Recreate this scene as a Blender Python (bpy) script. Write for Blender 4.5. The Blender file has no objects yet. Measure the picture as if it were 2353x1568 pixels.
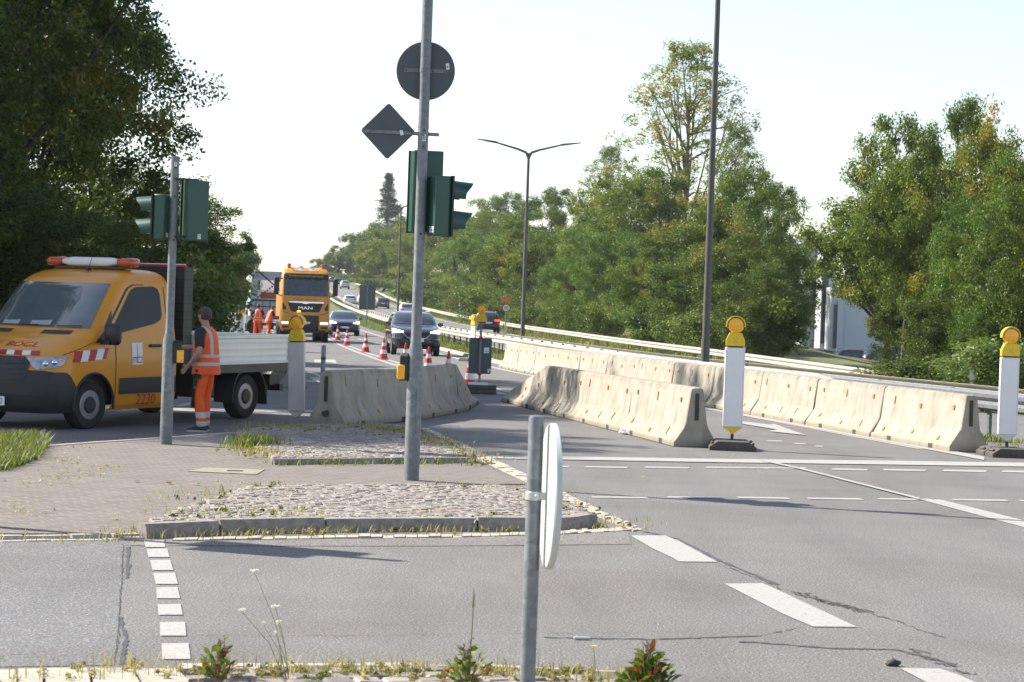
import bpy, bmesh, math, random
import numpy as np
from mathutils import Matrix, Vector, Euler
R = math.radians
rnd = random.Random(7)
scene = bpy.context.scene
col = scene.collection

# ------------------------------------------------------------------ camera, sky, sun, exposure
FPX, UC, VC, HPX = 5440.0, 1176.5, 784.0, 58.0
CAM = Vector((0.0, 0.0, 1.67))
PITCH, ROLL = math.atan(HPX / FPX), R(2.0)
FWD = Vector((0, math.cos(PITCH), -math.sin(PITCH)))
UP0 = Vector((0, math.sin(PITCH), math.cos(PITCH)))
RT0 = Vector((1, 0, 0))
RT = RT0 * math.cos(ROLL) + UP0 * math.sin(ROLL)
UP = UP0 * math.cos(ROLL) - RT0 * math.sin(ROLL)
cam_data = bpy.data.cameras.new('camera')
cam = bpy.data.objects.new('camera', cam_data)
col.objects.link(cam)
m = Matrix((RT, UP, -FWD)).transposed().to_4x4()
m.translation = CAM
cam.matrix_world = m
cam_data.sensor_width = 36.0
cam_data.lens = 36.0 * FPX / 2353.0
cam_data.clip_end = 6000
cam_data.clip_start = 0.1
cam_data.dof.use_dof = True
cam_data.dof.focus_distance = 27.0
cam_data.dof.aperture_fstop = 9.5
scene.camera = cam

SUN_EL, SUN_AZ = R(40), math.atan2(0.365, -0.931)      # azimuth of the direction TOWARDS the sun
to_sun = Vector((math.cos(SUN_EL) * math.cos(SUN_AZ), math.cos(SUN_EL) * math.sin(SUN_AZ), math.sin(SUN_EL)))
world = bpy.data.worlds.new('World')
scene.world = world
world.use_nodes = True
nt = world.node_tree
bg = nt.nodes['Background']
sky = nt.nodes.new('ShaderNodeTexSky')
sky.sky_type = 'NISHITA'
sky.sun_disc = False
sky.sun_elevation = SUN_EL
sky.sun_rotation = math.pi / 2 - SUN_AZ
sky.air_density = 1.0
sky.dust_density = 0.6
sky.ozone_density = 1.0
hs = nt.nodes.new('ShaderNodeHueSaturation')          # thin high haze: a paler sky than the clear-air model gives
hs.inputs['Saturation'].default_value = 0.78
hs.inputs['Hue'].default_value = 0.504
nt.links.new(sky.outputs[0], hs.inputs['Color'])
nt.links.new(hs.outputs[0], bg.inputs[0])
bg.inputs[1].default_value = 0.104
sun_data = bpy.data.lights.new('sun', 'SUN')
sun_data.energy = 5.0
sun_data.angle = R(0.6)
sun_data.color = (1.0, 0.925, 0.81)
sun = bpy.data.objects.new('sun', sun_data)
sun.rotation_euler = (-to_sun).to_track_quat('-Z', 'Y').to_euler()
col.objects.link(sun)
scene.view_settings.view_transform = 'Standard'
scene.view_settings.look = 'None'
scene.view_settings.exposure = 1.08
scene.view_settings.gamma = 1.0
scene.render.engine = 'CYCLES'
scene.cycles.use_denoising = True
scene.cycles.max_bounces = 6
scene.cycles.transparent_max_bounces = 6
scene.cycles.sample_clamp_indirect = 6.0

def P(u, v, z=0.0):
    """point of the level z seen at pixel (u, v) of the 2353-wide survey of the photograph"""
    d = FWD * FPX + RT * (u - UC) - UP * (v - VC)
    t = (z - CAM.z) / d.z
    return CAM + d * t

def PD(u, v, y):
    d = FWD * FPX + RT * (u - UC) - UP * (v - VC)
    return CAM + d * (y / d.y)

def proj(p):
    q = Vector(p) - CAM
    f = q.dot(FWD)
    return UC + FPX * q.dot(RT) / f, VC - FPX * q.dot(UP) / f
# ------------------------------------------------------------------ helpers
class MB:
    def __init__(s):
        s.v, s.f, s.m = [], [], []
    def add(s, verts, faces, mi=0):
        o = len(s.v)
        s.v.extend([tuple(p) for p in verts])
        for f in faces:
            s.f.append([i + o for i in f]); s.m.append(mi)
        return s
    def box(s, c, d, rot=None, mi=0):
        a, b, h = d[0] / 2, d[1] / 2, d[2] / 2
        vs = [Vector((x, y, z)) for z in (-h, h) for y in (-b, b) for x in (-a, a)]
        if rot is not None:
            if isinstance(rot, (int, float)): rot = Matrix.Rotation(rot, 3, 'Z')
            vs = [rot @ p for p in vs]
        c = Vector(c)
        return s.add([p + c for p in vs], [(0, 2, 3, 1), (4, 5, 7, 6), (0, 1, 5, 4), (2, 6, 7, 3), (0, 4, 6, 2), (1, 3, 7, 5)], mi)
    def cyl(s, p0, p1, r0, r1=None, n=16, mi=0, caps=True):
        r1 = r0 if r1 is None else r1
        return s.tube([p0, p1], [r0, r1], n, mi, caps)
    def tube(s, pts, r, n=8, mi=0, caps=True, closed=False):
        pts = [Vector(p) for p in pts]
        if isinstance(r, (int, float)): r = [r] * len(pts)
        rings, k = [], len(pts)
        prev = None
        for i, p in enumerate(pts):
            if closed: t = pts[(i + 1) % k] - pts[i - 1]
            else: t = pts[min(i + 1, k - 1)] - pts[max(i - 1, 0)]
            t.normalize()
            if prev is None:
                a = Vector((0, 0, 1)) if abs(t.z) < .9 else Vector((1, 0, 0))
                x = t.cross(a).normalized()
            else:
                x = (prev - t * prev.dot(t)).normalized()
            y = t.cross(x)
            prev = x
            rings.append([p + (x * math.cos(2 * math.pi * j / n) + y * math.sin(2 * math.pi * j / n)) * r[i] for j in range(n)])
        vs = [q for g in rings for q in g]
        fs = []
        for i in range(k if closed else k - 1):
            for j in range(n):
                a, b = i * n, ((i + 1) % k) * n
                fs.append((a + j, a + (j + 1) % n, b + (j + 1) % n, b + j))
        if caps and not closed:
            fs.append(tuple(range(n - 1, -1, -1))); fs.append(tuple(range((k - 1) * n, k * n)))
        return s.add(vs, fs, mi)
    def loft(s, rings, mi=0, caps=True):
        n = len(rings[0]); vs = [q for g in rings for q in g]; fs = []
        for i in range(len(rings) - 1):
            for j in range(n):
                a, b = i * n, (i + 1) * n
                fs.append((a + j, a + (j + 1) % n, b + (j + 1) % n, b + j))
        if caps:
            fs.append(tuple(range(n - 1, -1, -1))); fs.append(tuple(range((len(rings) - 1) * n, len(rings) * n)))
        return s.add(vs, fs, mi)
    def lathe(s, prof, n=24, mat=None, mi=0):
        rings = []
        for r, z in prof:
            g = [Vector((r * math.cos(2 * math.pi * j / n), r * math.sin(2 * math.pi * j / n), z)) for j in range(n)]
            rings.append([mat @ q for q in g] if mat is not None else g)
        return s.loft(rings, mi)
    def prism(s, poly, o, ax, ay, e, mi=0):
        o, ax, ay, e = Vector(o), Vector(ax), Vector(ay), Vector(e)
        a = [o + ax * x + ay * y for x, y in poly]
        return s.loft([a, [q + e for q in a]], mi)
    def ball(s, c, r, n=12, mi=0):
        c = Vector(c); r = r if isinstance(r, (tuple, list)) else (r, r, r)
        rings = []
        for i in range(n // 2 + 1):
            a = -math.pi / 2 + math.pi * (i + .02) / (n // 2 + .04)
            rings.append([c + Vector((r[0] * math.cos(a) * math.cos(2 * math.pi * j / n), r[1] * math.cos(a) * math.sin(2 * math.pi * j / n), r[2] * math.sin(a))) for j in range(n)])
        return s.loft(rings, mi)
    def grid(s, pts, mi=0):
        nr, nc = len(pts), len(pts[0])
        return s.add([q for g in pts for q in g], [(i * nc + j, i * nc + j + 1, (i + 1) * nc + j + 1, (i + 1) * nc + j) for i in range(nr - 1) for j in range(nc - 1)], mi)
    def build(s, name, mats, parent=None, smooth=40, bevel=0, thick=0):
        me = bpy.data.meshes.new(name)
        me.from_pydata(s.v, [], s.f)
        for mt in (mats if isinstance(mats, (list, tuple)) else [mats]): me.materials.append(mt)
        if any(s.m): me.polygons.foreach_set('material_index', s.m)
        if smooth:
            me.polygons.foreach_set('use_smooth', [True] * len(s.f))
            me.set_sharp_from_angle(angle=R(smooth))
        me.update()
        o = bpy.data.objects.new(name, me)
        col.objects.link(o)
        if parent is not None: o.parent = parent
        if thick:
            md = o.modifiers.new('solid', 'SOLIDIFY'); md.thickness = thick; md.offset = -1
        if bevel:
            md = o.modifiers.new('bevel', 'BEVEL'); md.width = bevel; md.segments = 2; md.limit_method = 'ANGLE'; md.angle_limit = R(40)
        return o

def tag(o, label=None, cat=None, group=None, kind=None):
    if label: o['label'] = label
    if cat: o['category'] = cat
    if group: o['group'] = group
    if kind: o['kind'] = kind
    return o

def thing(name, label, cat, loc=(0, 0, 0), rz=0.0, group=None, rot=None):
    o = bpy.data.objects.new(name, None)
    o.empty_display_size = .2
    col.objects.link(o)
    o.location = loc
    o.rotation_euler = rot if rot is not None else (0, 0, rz)
    return tag(o, label, cat, group)

def copy_tree(o, parent=None):
    c = o.copy(); col.objects.link(c)
    if parent is not None: c.parent = parent
    for ch in [q for q in bpy.data.objects if q.parent == o]:
        copy_tree(ch, c)
    return c

def dup(root, label, loc, rz=None, scale=None, group=None):
    c = copy_tree(root)
    c['label'] = label; c.location = loc
    if rz is not None: c.rotation_euler = (0, 0, rz)
    if scale is not None: c.scale = scale if not isinstance(scale, (int, float)) else (scale,) * 3
    if group: c['group'] = group
    return c

def text_mesh(s, size=1.0, width=None, height=None):
    """flat letter outlines as verts, faces; centred"""
    cu = bpy.data.curves.new('lettering', 'FONT'); cu.body = s; cu.size = size
    cu.align_x = 'CENTER'; cu.align_y = 'CENTER'; cu.resolution_u = 3; cu.fill_mode = 'FRONT'
    ob = bpy.data.objects.new('lettering', cu); col.objects.link(ob)
    bpy.context.view_layer.update()
    me = bpy.data.meshes.new_from_object(ob.evaluated_get(bpy.context.evaluated_depsgraph_get()))
    vs = [v.co.copy() for v in me.vertices]; fs = [list(p.vertices) for p in me.polygons]
    bpy.data.objects.remove(ob); bpy.data.curves.remove(cu); bpy.data.meshes.remove(me)
    x0, x1 = min(v.x for v in vs), max(v.x for v in vs); y0, y1 = min(v.y for v in vs), max(v.y for v in vs)
    kx = width / (x1 - x0) if width else 1.0
    ky = height / (y1 - y0) if height else kx
    if not width: kx = ky
    return [((v.x - (x0 + x1) / 2) * kx, (v.y - (y0 + y1) / 2) * ky) for v in vs], fs

def text_on(name, s, mt, parent, o, ax, ay, width=None, height=None):
    vs, fs = text_mesh(s, 1.0, width, height)
    o, ax, ay = Vector(o), Vector(ax), Vector(ay)
    return MB().add([o + ax * x + ay * y for x, y in vs], fs).build(name, mt, parent, smooth=0)

# ------------------------------------------------------------------ materials
class N:
    def __init__(s, name):
        s.mat = bpy.data.materials.new(name); s.mat.use_nodes = True
        s.t = s.mat.node_tree; s.b = s.t.nodes['Principled BSDF']; s.out = s.t.nodes['Material Output']
    def n(s, typ, **kw):
        q = s.t.nodes.new(typ)
        for k, v in kw.items():
            if k.startswith('i_'):
                key = k[2:]
                key = int(key) if key.isdigit() else key.replace('_', ' ')
                q.inputs[key].default_value = v
            else: setattr(q, k, v)
        return q
    def l(s, a, b): s.t.links.new(a, b)
    def coord(s, kind='Object'): return s.n('ShaderNodeTexCoord').outputs[kind]
    def pos(s): return s.n('ShaderNodeNewGeometry').outputs['Position']
    def noise(s, vec, scale, detail=3, rough=.55, dist=0):
        q = s.n('ShaderNodeTexNoise'); q.inputs['Scale'].default_value = scale; q.inputs['Detail'].default_value = detail
        q.inputs['Roughness'].default_value = rough; q.inputs['Distortion'].default_value = dist
        s.l(vec, q.inputs['Vector']); return q.outputs['Fac']
    def ramp(s, fac, stops, interp='LINEAR'):
        q = s.n('ShaderNodeValToRGB'); q.color_ramp.interpolation = interp
        e = q.color_ramp.elements
        while len(e) > 1: e.remove(e[-1])
        for i, (p, c) in enumerate(stops):
            c = (c, c, c, 1) if isinstance(c, (int, float)) else (*c, 1) if len(c) == 3 else c
            el = e[0] if i == 0 else e.new(p)
            el.position = p; el.color = c
        s.l(fac, q.inputs[0]); return q.outputs[0]
    def mix(s, fac, a, b, blend='MIX'):
        q = s.n('ShaderNodeMix'); q.data_type = 'RGBA'; q.blend_type = blend
        for val, sock in ((fac, q.inputs[0]), (a, q.inputs[6]), (b, q.inputs[7])):
            if isinstance(val, (int, float)): sock.default_value = val if sock.type == 'VALUE' else (val, val, val, 1)
            elif isinstance(val, tuple): sock.default_value = (*val, 1) if len(val) == 3 else val
            else: s.l(val, sock)
        return q.outputs[2]
    def math(s, op, a, b=0.0, c=None):
        q = s.n('ShaderNodeMath'); q.operation = op
        for val, sock in ((a, q.inputs[0]), (b, q.inputs[1]), (c, q.inputs[2])):
            if val is None: continue
            if isinstance(val, (int, float)): sock.default_value = val
            else: s.l(val, sock)
        return q.outputs[0]
    def sep(s, vec):
        q = s.n('ShaderNodeSeparateXYZ'); s.l(vec, q.inputs[0]); return q.outputs
    def mapv(s, vec, scale=(1, 1, 1), rot=(0, 0, 0), loc=(0, 0, 0)):
        q = s.n('ShaderNodeMapping'); q.inputs['Scale'].default_value = scale; q.inputs['Rotation'].default_value = rot; q.inputs['Location'].default_value = loc
        s.l(vec, q.inputs[0]); return q.outputs[0]
    def base(s, c):
        if isinstance(c, tuple): s.b.inputs['Base Color'].default_value = (*c, 1)
        else: s.l(c, s.b.inputs['Base Color'])
    def rough(s, r):
        if isinstance(r, (int, float)): s.b.inputs['Roughness'].default_value = r
        else: s.l(r, s.b.inputs['Roughness'])
    def bump(s, h, strength=.3, dist=.01):
        q = s.n('ShaderNodeBump'); q.inputs['Strength'].default_value = strength; q.inputs['Distance'].default_value = dist
        s.l(h, q.inputs['Height']); s.l(q.outputs[0], s.b.inputs['Normal'])

def M(name, c, rough=.5, metal=0.0, var=.08, vscale=3.0, bump=0.0, bscale=60.0, coat=0.0, emit=0.0, spec=.5, dirt=0.0):
    k = N(name)
    v = k.coord()
    f = k.noise(v, vscale, 4)
    lo, hi = tuple(x * (1 - var) for x in c), tuple(min(1, x * (1 + var)) for x in c)
    cc = k.ramp(f, [(.3, lo), (.7, hi)])
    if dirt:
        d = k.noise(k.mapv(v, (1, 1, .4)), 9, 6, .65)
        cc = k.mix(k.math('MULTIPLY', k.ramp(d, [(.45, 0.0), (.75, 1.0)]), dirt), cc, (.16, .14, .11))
    k.base(cc)
    k.rough(k.ramp(f, [(.3, max(0, rough - .05)), (.7, min(1, rough + .07))]))
    k.b.inputs['Metallic'].default_value = metal
    k.b.inputs['Specular IOR Level'].default_value = spec
    if coat: k.b.inputs['Coat Weight'].default_value = coat; k.b.inputs['Coat Roughness'].default_value = .08
    if emit:
        k.b.inputs['Emission Color'].default_value = (*c, 1); k.b.inputs['Emission Strength'].default_value = emit
    if bump: k.bump(k.noise(v, bscale, 3), bump, .004)
    return k.mat

MAT = {}
MAT['yellow_paint'] = M('yellow_paint', (.68, .275, .007), .34, var=.05, coat=.3, dirt=.07, spec=.35)
MAT['truck_paint'] = M('truck_paint', (.62, .25, .006), .34, var=.04, coat=.3, dirt=.08)
MAT['black_plastic'] = M('black_plastic', (.018, .019, .022), .5, var=.15, bump=.1, bscale=200)
MAT['dark_metal'] = M('dark_metal', (.022, .023, .025), .45, var=.2, dirt=.1)
MAT['tyre'] = M('tyre', (.014, .014, .015), .8, var=.2, bump=.2)
MAT['rim'] = M('rim', (.30, .30, .31), .4, .6, var=.2)
MAT['rim_dark'] = M('rim_dark', (.03, .03, .034), .5, .2, var=.2)
MAT['chrome'] = M('chrome', (.75, .76, .78), .18, 1.0, var=.03)
MAT['red_film'] = M('red_film', (.40, .012, .015), .35, var=.05)
MAT['white_film'] = M('white_film', (.78, .78, .78), .35, var=.04)
MAT['letter_red'] = M('letter_red', (.36, .02, .02), .4, var=.08)
MAT['letter_black'] = M('letter_black', (.015, .015, .018), .5, var=.05)
MAT['letter_gold'] = M('letter_gold', (.55, .46, .22), .5, var=.05)
MAT['alu'] = M('alu', (.55, .57, .58), .38, .55, var=.06, dirt=.08)
MAT['galv'] = None
MAT['amber'] = M('amber', (.95, .44, .008), .25, var=.08, coat=.5, vscale=30)
MAT['amber_dark'] = M('amber_dark', (.48, .065, .01), .2, var=.1, coat=.5, vscale=20)
MAT['lamp_yellow'] = M('lamp_yellow', (.78, .52, .015), .42, var=.06, dirt=.08)
MAT['panel_white'] = M('panel_white', (.78, .77, .78), .45, var=.03, dirt=.06)
MAT['panel_pink'] = M('panel_pink', (.66, .60, .58), .5, var=.05, dirt=.22)
MAT['rubber'] = M('rubber', (.075, .065, .058), .8, var=.25, bump=.25, dirt=.3)
MAT['sign_back'] = M('sign_back', (.078, .094, .104), .5, .2, var=.08, dirt=.06)
MAT['sign_face'] = M('sign_face', (.54, .58, .56), .4, var=.03)
MAT['signal_green'] = M('signal_green', (.018, .072, .055), .38, var=.08, dirt=.05)
MAT['signal_black'] = M('signal_black', (.012, .018, .016), .5, var=.1)
MAT['cone_red'] = M('cone_red', (.55, .03, .02), .45, var=.12)
MAT['cone_white'] = M('cone_white', (.72, .72, .72), .45, var=.05, dirt=.12)
MAT['car_black'] = M('car_black', (.012, .014, .022), .18, var=.1, coat=1.0)
MAT['car_navy'] = M('car_navy', (.012, .02, .05), .18, var=.1, coat=1.0)
MAT['car_silver'] = M('car_silver', (.52, .53, .55), .3, .4, var=.04, coat=.7)
MAT['car_white'] = M('car_white', (.66, .68, .70), .3, var=.03, coat=.7)
MAT['car_grey'] = M('car_grey', (.06, .065, .08), .25, .3, var=.05, coat=.8)
MAT['tail_red'] = M('tail_red', (.45, .01, .01), .25, var=.05, coat=.5)
MAT['tail_lit'] = M('tail_lit', (.9, .03, .02), .3, var=.02, emit=2.5)
MAT['lamp_lit'] = M('lamp_lit', (1.0, .98, .85), .2, var=.01, emit=4.0)
MAT['blinker_lit'] = M('blinker_lit', (1.0, .42, .02), .2, var=.01, emit=3.0)
MAT['hi_vis'] = None
MAT['skin'] = M('skin', (.42, .24, .17), .55, var=.08, vscale=12)
MAT['hair'] = M('hair', (.055, .036, .024), .6, var=.3, vscale=40)
MAT['hair_dark'] = M('hair_dark', (.014, .011, .01), .6, var=.3, vscale=40)
MAT['shirt_black'] = M('shirt_black', (.018, .017, .02), .85, var=.2)
MAT['shoe'] = M('shoe', (.03, .028, .03), .7, var=.2)
MAT['sole'] = M('sole', (.45, .43, .40), .7, var=.1)
MAT['bark'] = M('bark', (.075, .06, .048), .9, var=.35, vscale=8, bump=.6, bscale=25)
MAT['bark_pale'] = M('bark_pale', (.16, .13, .09), .9, var=.3, vscale=8, bump=.4, bscale=25)
MAT['lamp_post'] = M('lamp_post', (.105, .10, .095), .55, .3, var=.15)
MAT['rail_cream'] = None
MAT['building_white'] = M('building_white', (.48, .50, .54), .7, var=.04, vscale=.4)
MAT['building_grey'] = M('building_grey', (.30, .34, .38), .6, var=.05, vscale=.4)
MAT['window_dark'] = M('window_dark', (.03, .04, .05), .15, var=.1)
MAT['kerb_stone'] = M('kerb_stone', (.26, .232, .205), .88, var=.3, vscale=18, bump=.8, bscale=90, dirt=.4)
MAT['sett_light'] = M('sett_light', (.40, .365, .305), .8, var=.15, vscale=6, bump=.3, bscale=80, dirt=.2)
MAT['soil'] = M('soil', (.12, .10, .07), .95, var=.3, vscale=8, bump=.6, bscale=40)

def galv():
    k = N('galvanised_steel'); v = k.coord()
    q = k.n('ShaderNodeTexVoronoi'); q.inputs['Scale'].default_value = 28; k.l(v, q.inputs['Vector'])
    a = k.ramp(k.sep(q.outputs['Color'])[0], [(0, (.155, .17, .18)), (1, (.235, .25, .258))])
    st = k.noise(k.mapv(v, (1, 1, .18)), 7, 5, .6)
    k.base(k.mix(k.ramp(st, [(.42, 0.0), (.72, .55)]), a, (.125, .13, .135)))
    k.rough(k.ramp(st, [(.3, .42), (.7, .62)])); k.b.inputs['Metallic'].default_value = .3
    return k.mat
MAT['galv'] = galv()

def rail_cream():
    k = N('weathered_rail_steel'); v = k.pos()
    st = k.noise(k.mapv(v, (1, 1, .3)), 3.5, 6, .65)
    c = k.ramp(st, [(.35, (.36, .335, .285)), (.6, (.46, .43, .37)), (.78, (.24, .21, .155))])
    k.base(c); k.rough(.55); k.b.inputs['Metallic'].default_value = .15
    return k.mat
MAT['rail_cream'] = rail_cream()

def glass_dark():
    k = N('tinted_glass'); v = k.coord()
    k.base(k.ramp(k.noise(v, 2.5, 2), [(.3, (.016, .022, .026)), (.7, (.035, .048, .056))]))
    k.rough(.04); k.b.inputs['Specular IOR Level'].default_value = .9; k.b.inputs['Coat Weight'].default_value = .6; k.b.inputs['Coat Roughness'].default_value = .02
    return k.mat
MAT['glass'] = glass_dark()
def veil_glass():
    k = N('painted_reflection_windscreen'); v = k.coord()
    k.base(k.ramp(k.noise(v, 1.8, 3), [(.3, (.075, .098, .110)), (.7, (.125, .155, .170))]))  # bright sky reflection and pale veil painted into the base colour
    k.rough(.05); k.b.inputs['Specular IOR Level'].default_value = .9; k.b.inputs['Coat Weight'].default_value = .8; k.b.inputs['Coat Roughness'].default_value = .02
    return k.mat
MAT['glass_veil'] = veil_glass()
MAT['glass_side'] = M('shaded_side_glass', (.014, .018, .020), .12, var=.3, vscale=2, spec=.2)

def asphalt(name, base, warm=0.0, stain=.3):
    k = N(name); v = k.pos()
    sp = k.noise(v, 75, 2, .75)
    sp2 = k.noise(v, 34, 2, .6)
    big = k.noise(v, .55, 5, .6, .6)
    strk = k.noise(k.mapv(v, (1.4, .18, 1), (0, 0, R(9))), 1.1, 4, .6)
    b = base
    c = k.ramp(sp, [(.36, tuple(x * .18 for x in b)), (.47, tuple(x * .95 for x in b)), (.58, tuple(x * 1.1 for x in b)), (.64, tuple(min(1, x * 3.4) for x in b))])
    c = k.mix(.35, c, k.ramp(sp2, [(.35, tuple(x * .6 for x in b)), (.65, tuple(x * 1.4 for x in b))]))
    c = k.mix(k.math('MULTIPLY', k.ramp(big, [(.38, 0.0), (.68, 1.0)]), stain), c, k.mix(1.0, c, (.72, .66, .60), 'MULTIPLY'))
    c = k.mix(k.math('MULTIPLY', k.ramp(strk, [(.45, 0.0), (.7, 1.0)]), stain), c, k.mix(1.0, c, (.72, .73, .76), 'MULTIPLY'))
    k.base(c)
    k.rough(k.ramp(sp2, [(.3, .72), (.7, .9)])); k.b.inputs['Specular IOR Level'].default_value = .35
    k.bump(sp, .55, .006)
    return k.mat
MAT['asphalt'] = asphalt('asphalt', (.160, .156, .153), stain=.55)
MAT['asphalt_old'] = asphalt('asphalt_old', (.150, .151, .154), stain=.5)
MAT['asphalt_worn'] = asphalt('asphalt_worn', (.178, .168, .160), stain=.5)
MAT['asphalt_far'] = asphalt('asphalt_far', (.158, .155, .153), stain=.2)

def road_paint():
    k = N('road_paint'); v = k.pos()
    w = k.noise(v, 22, 5, .7); w2 = k.noise(v, 110, 2, .6)
    c = k.ramp(w, [(.33, (.20, .19, .18)), (.45, (.335, .325, .31)), (.7, (.39, .38, .365))])
    k.base(k.mix(.3, c, k.ramp(w2, [(.35, (.22, .21, .20)), (.6, (.43, .42, .405))])))
    k.rough(.75); k.bump(w2, .3, .003)
    return k.mat
MAT['road_paint'] = road_paint()
MAT['crack'] = M('crack', (.058, .056, .053), .95, var=.3)
MAT['tar'] = M('tar', (.060, .061, .064), .6, var=.15, vscale=8)

def concrete():
    k = N('barrier_concrete'); v = k.coord(); info = k.n('ShaderNodeObjectInfo')
    off = k.n('ShaderNodeVectorMath'); off.operation = 'ADD'; k.l(v, off.inputs[0])
    sc = k.n('ShaderNodeVectorMath'); sc.operation = 'SCALE'; sc.inputs['Scale'].default_value = 37.0
    cmb = k.n('ShaderNodeCombineXYZ'); k.l(info.outputs['Random'], cmb.inputs[0]); k.l(info.outputs['Random'], cmb.inputs[1]); k.l(cmb.outputs[0], sc.inputs[0]); k.l(sc.outputs[0], off.inputs[1])
    vv = off.outputs[0]
    a = k.noise(vv, 3.0, 6, .6)
    strk = k.noise(k.mapv(vv, (2.2, 2.2, .28)), 3.0, 5, .65)
    pit = k.noise(vv, 60, 3, .7)
    c = k.ramp(a, [(.3, (.275, .25, .205)), (.55, (.35, .322, .268)), (.75, (.41, .38, .325))])
    c = k.mix(k.ramp(strk, [(.50, 0.0), (.78, .62)]), c, (.16, .147, .122))
    c = k.mix(k.ramp(pit, [(.62, 0.0), (.74, .6)]), c, (.13, .118, .10))
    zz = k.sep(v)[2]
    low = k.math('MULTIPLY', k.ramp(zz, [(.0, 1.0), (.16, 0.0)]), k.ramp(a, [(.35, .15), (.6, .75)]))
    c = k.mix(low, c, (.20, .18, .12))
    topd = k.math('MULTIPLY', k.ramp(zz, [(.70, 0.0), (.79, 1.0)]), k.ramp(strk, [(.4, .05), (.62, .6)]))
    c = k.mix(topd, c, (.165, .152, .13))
    k.base(c); k.rough(.88); k.b.inputs['Specular IOR Level'].default_value = .25
    k.bump(k.mix(.5, a, pit), .35, .01)
    return k.mat
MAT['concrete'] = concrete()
MAT['concrete_dark'] = M('concrete_dark', (.055, .05, .045), .95, var=.3)
MAT['reflector'] = M('reflector', (.38, .20, .035), .4, var=.25, vscale=30)

def pavers():
    k = N('concrete_pavers'); v = k.pos()
    vec = k.mapv(v, (1, 1, 1), (0, 0, R(-31)))
    q = k.n('ShaderNodeTexBrick'); q.offset = .5
    q.inputs['Color1'].default_value = (.118, .106, .098, 1); q.inputs['Color2'].default_value = (.165, .150, .138, 1); q.inputs['Mortar'].default_value = (.26, .22, .17, 1)
    q.inputs['Scale'].default_value = 1.0; q.inputs['Mortar Size'].default_value = .010; q.inputs['Brick Width'].default_value = .24; q.inputs['Row Height'].default_value = .12
    q.inputs['Mortar Smooth'].default_value = .3
    wob = k.n('ShaderNodeVectorMath'); wob.operation = 'ADD'; k.l(vec, wob.inputs[0])
    wn = k.n('ShaderNodeTexNoise'); wn.inputs['Scale'].default_value = 3; k.l(vec, wn.inputs['Vector'])
    ws = k.n('ShaderNodeVectorMath'); ws.operation = 'SCALE'; ws.inputs['Scale'].default_value = .03; k.l(wn.outputs['Color'], ws.inputs[0]); k.l(ws.outputs[0], wob.inputs[1])
    k.l(wob.outputs[0], q.inputs['Vector'])
    g = k.noise(v, 1.6, 5, .65); fine = k.noise(v, 70, 3)
    dirt = k.noise(v, 5, 5, .7)
    c = k.mix(k.ramp(g, [(.35, 0.0), (.7, .5)]), q.outputs['Color'], (.135, .118, .105))
    c = k.mix(k.ramp(dirt, [(.60, 0.0), (.74, .7)]), c, (.36, .29, .18))
    c = k.mix(.35, c, k.mix(1.0, c, k.ramp(fine, [(.3, .45), (.7, 1.5)]), 'MULTIPLY'))
    k.base(c); k.rough(.85); k.bump(k.mix(.6, fine, q.outputs['Fac']), .35, .004)
    return k.mat
MAT['pavers'] = pavers()

def cobble():
    k = N('granite_setts'); v = k.pos()
    at = k.n('ShaderNodeAttribute'); at.attribute_name = 'tint'
    c = k.ramp(at.outputs['Fac'], [(0, (.165, .145, .13)), (.5, (.24, .215, .195)), (1, (.34, .312, .285))])
    f = k.noise(v, 85, 3, .65); g = k.noise(v, 1.2, 4)
    c = k.mix(.45, c, k.mix(1.0, c, k.ramp(f, [(.3, .45), (.7, 1.55)]), 'MULTIPLY'))
    c = k.mix(k.ramp(g, [(.52, 0.0), (.75, .45)]), c, (.23, .17, .10))
    k.base(c); k.rough(.85); k.bump(f, .5, .006)
    return k.mat
MAT['cobble'] = cobble()

def leaf_mat(name, stops, transl=.35):
    k = N(name)
    at = k.n('ShaderNodeAttribute'); at.attribute_name = 'tint'
    info = k.n('ShaderNodeObjectInfo')
    c = k.ramp(at.outputs['Fac'], stops)
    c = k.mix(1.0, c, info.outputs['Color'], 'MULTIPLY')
    k.base(c); k.rough(.5); k.b.inputs['Specular IOR Level'].default_value = .32
    tr = k.n('ShaderNodeBsdfTranslucent'); k.l(k.mix(1.0, c, (1.25, 1.2, .55), 'MULTIPLY'), tr.inputs[0])
    mx = k.n('ShaderNodeMixShader'); mx.inputs[0].default_value = transl
    k.l(k.b.outputs[0], mx.inputs[1]); k.l(tr.outputs[0], mx.inputs[2]); k.l(mx.outputs[0], k.out.inputs[0])
    return k.mat
MAT['leaf'] = leaf_mat('leaf', [(0, (.030, .058, .014)), (.45, (.074, .124, .022)), (.80, (.140, .190, .034)), (.93, (.19, .185, .035)), (1, (.24, .155, .04))])
MAT['leaf_light'] = leaf_mat('leaf_light', [(0, (.05, .092, .022)), (.5, (.105, .168, .036)), (.85, (.17, .215, .05)), (1, (.26, .20, .06))])
MAT['leaf_needle'] = leaf_mat('leaf_needle', [(0, (.016, .030, .016)), (1, (.042, .062, .034))], .15)
MAT['grass'] = leaf_mat('grass_blade', [(0, (.065, .105, .022)), (.55, (.13, .185, .035)), (.8, (.24, .23, .08)), (1, (.40, .33, .17))], .4)
MAT['dry_grass'] = leaf_mat('dry_grass_blade', [(0, (.13, .15, .04)), (.4, (.29, .26, .11)), (1, (.48, .40, .24))], .4)
MAT['weed'] = leaf_mat('weed_leaf', [(0, (.06, .12, .022)), (.6, (.14, .20, .035)), (.86, (.15, .07, .03)), (1, (.24, .045, .035))], .35)
MAT['petal'] = M('petal', (.72, .70, .58), .7, var=.1, vscale=60)
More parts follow.
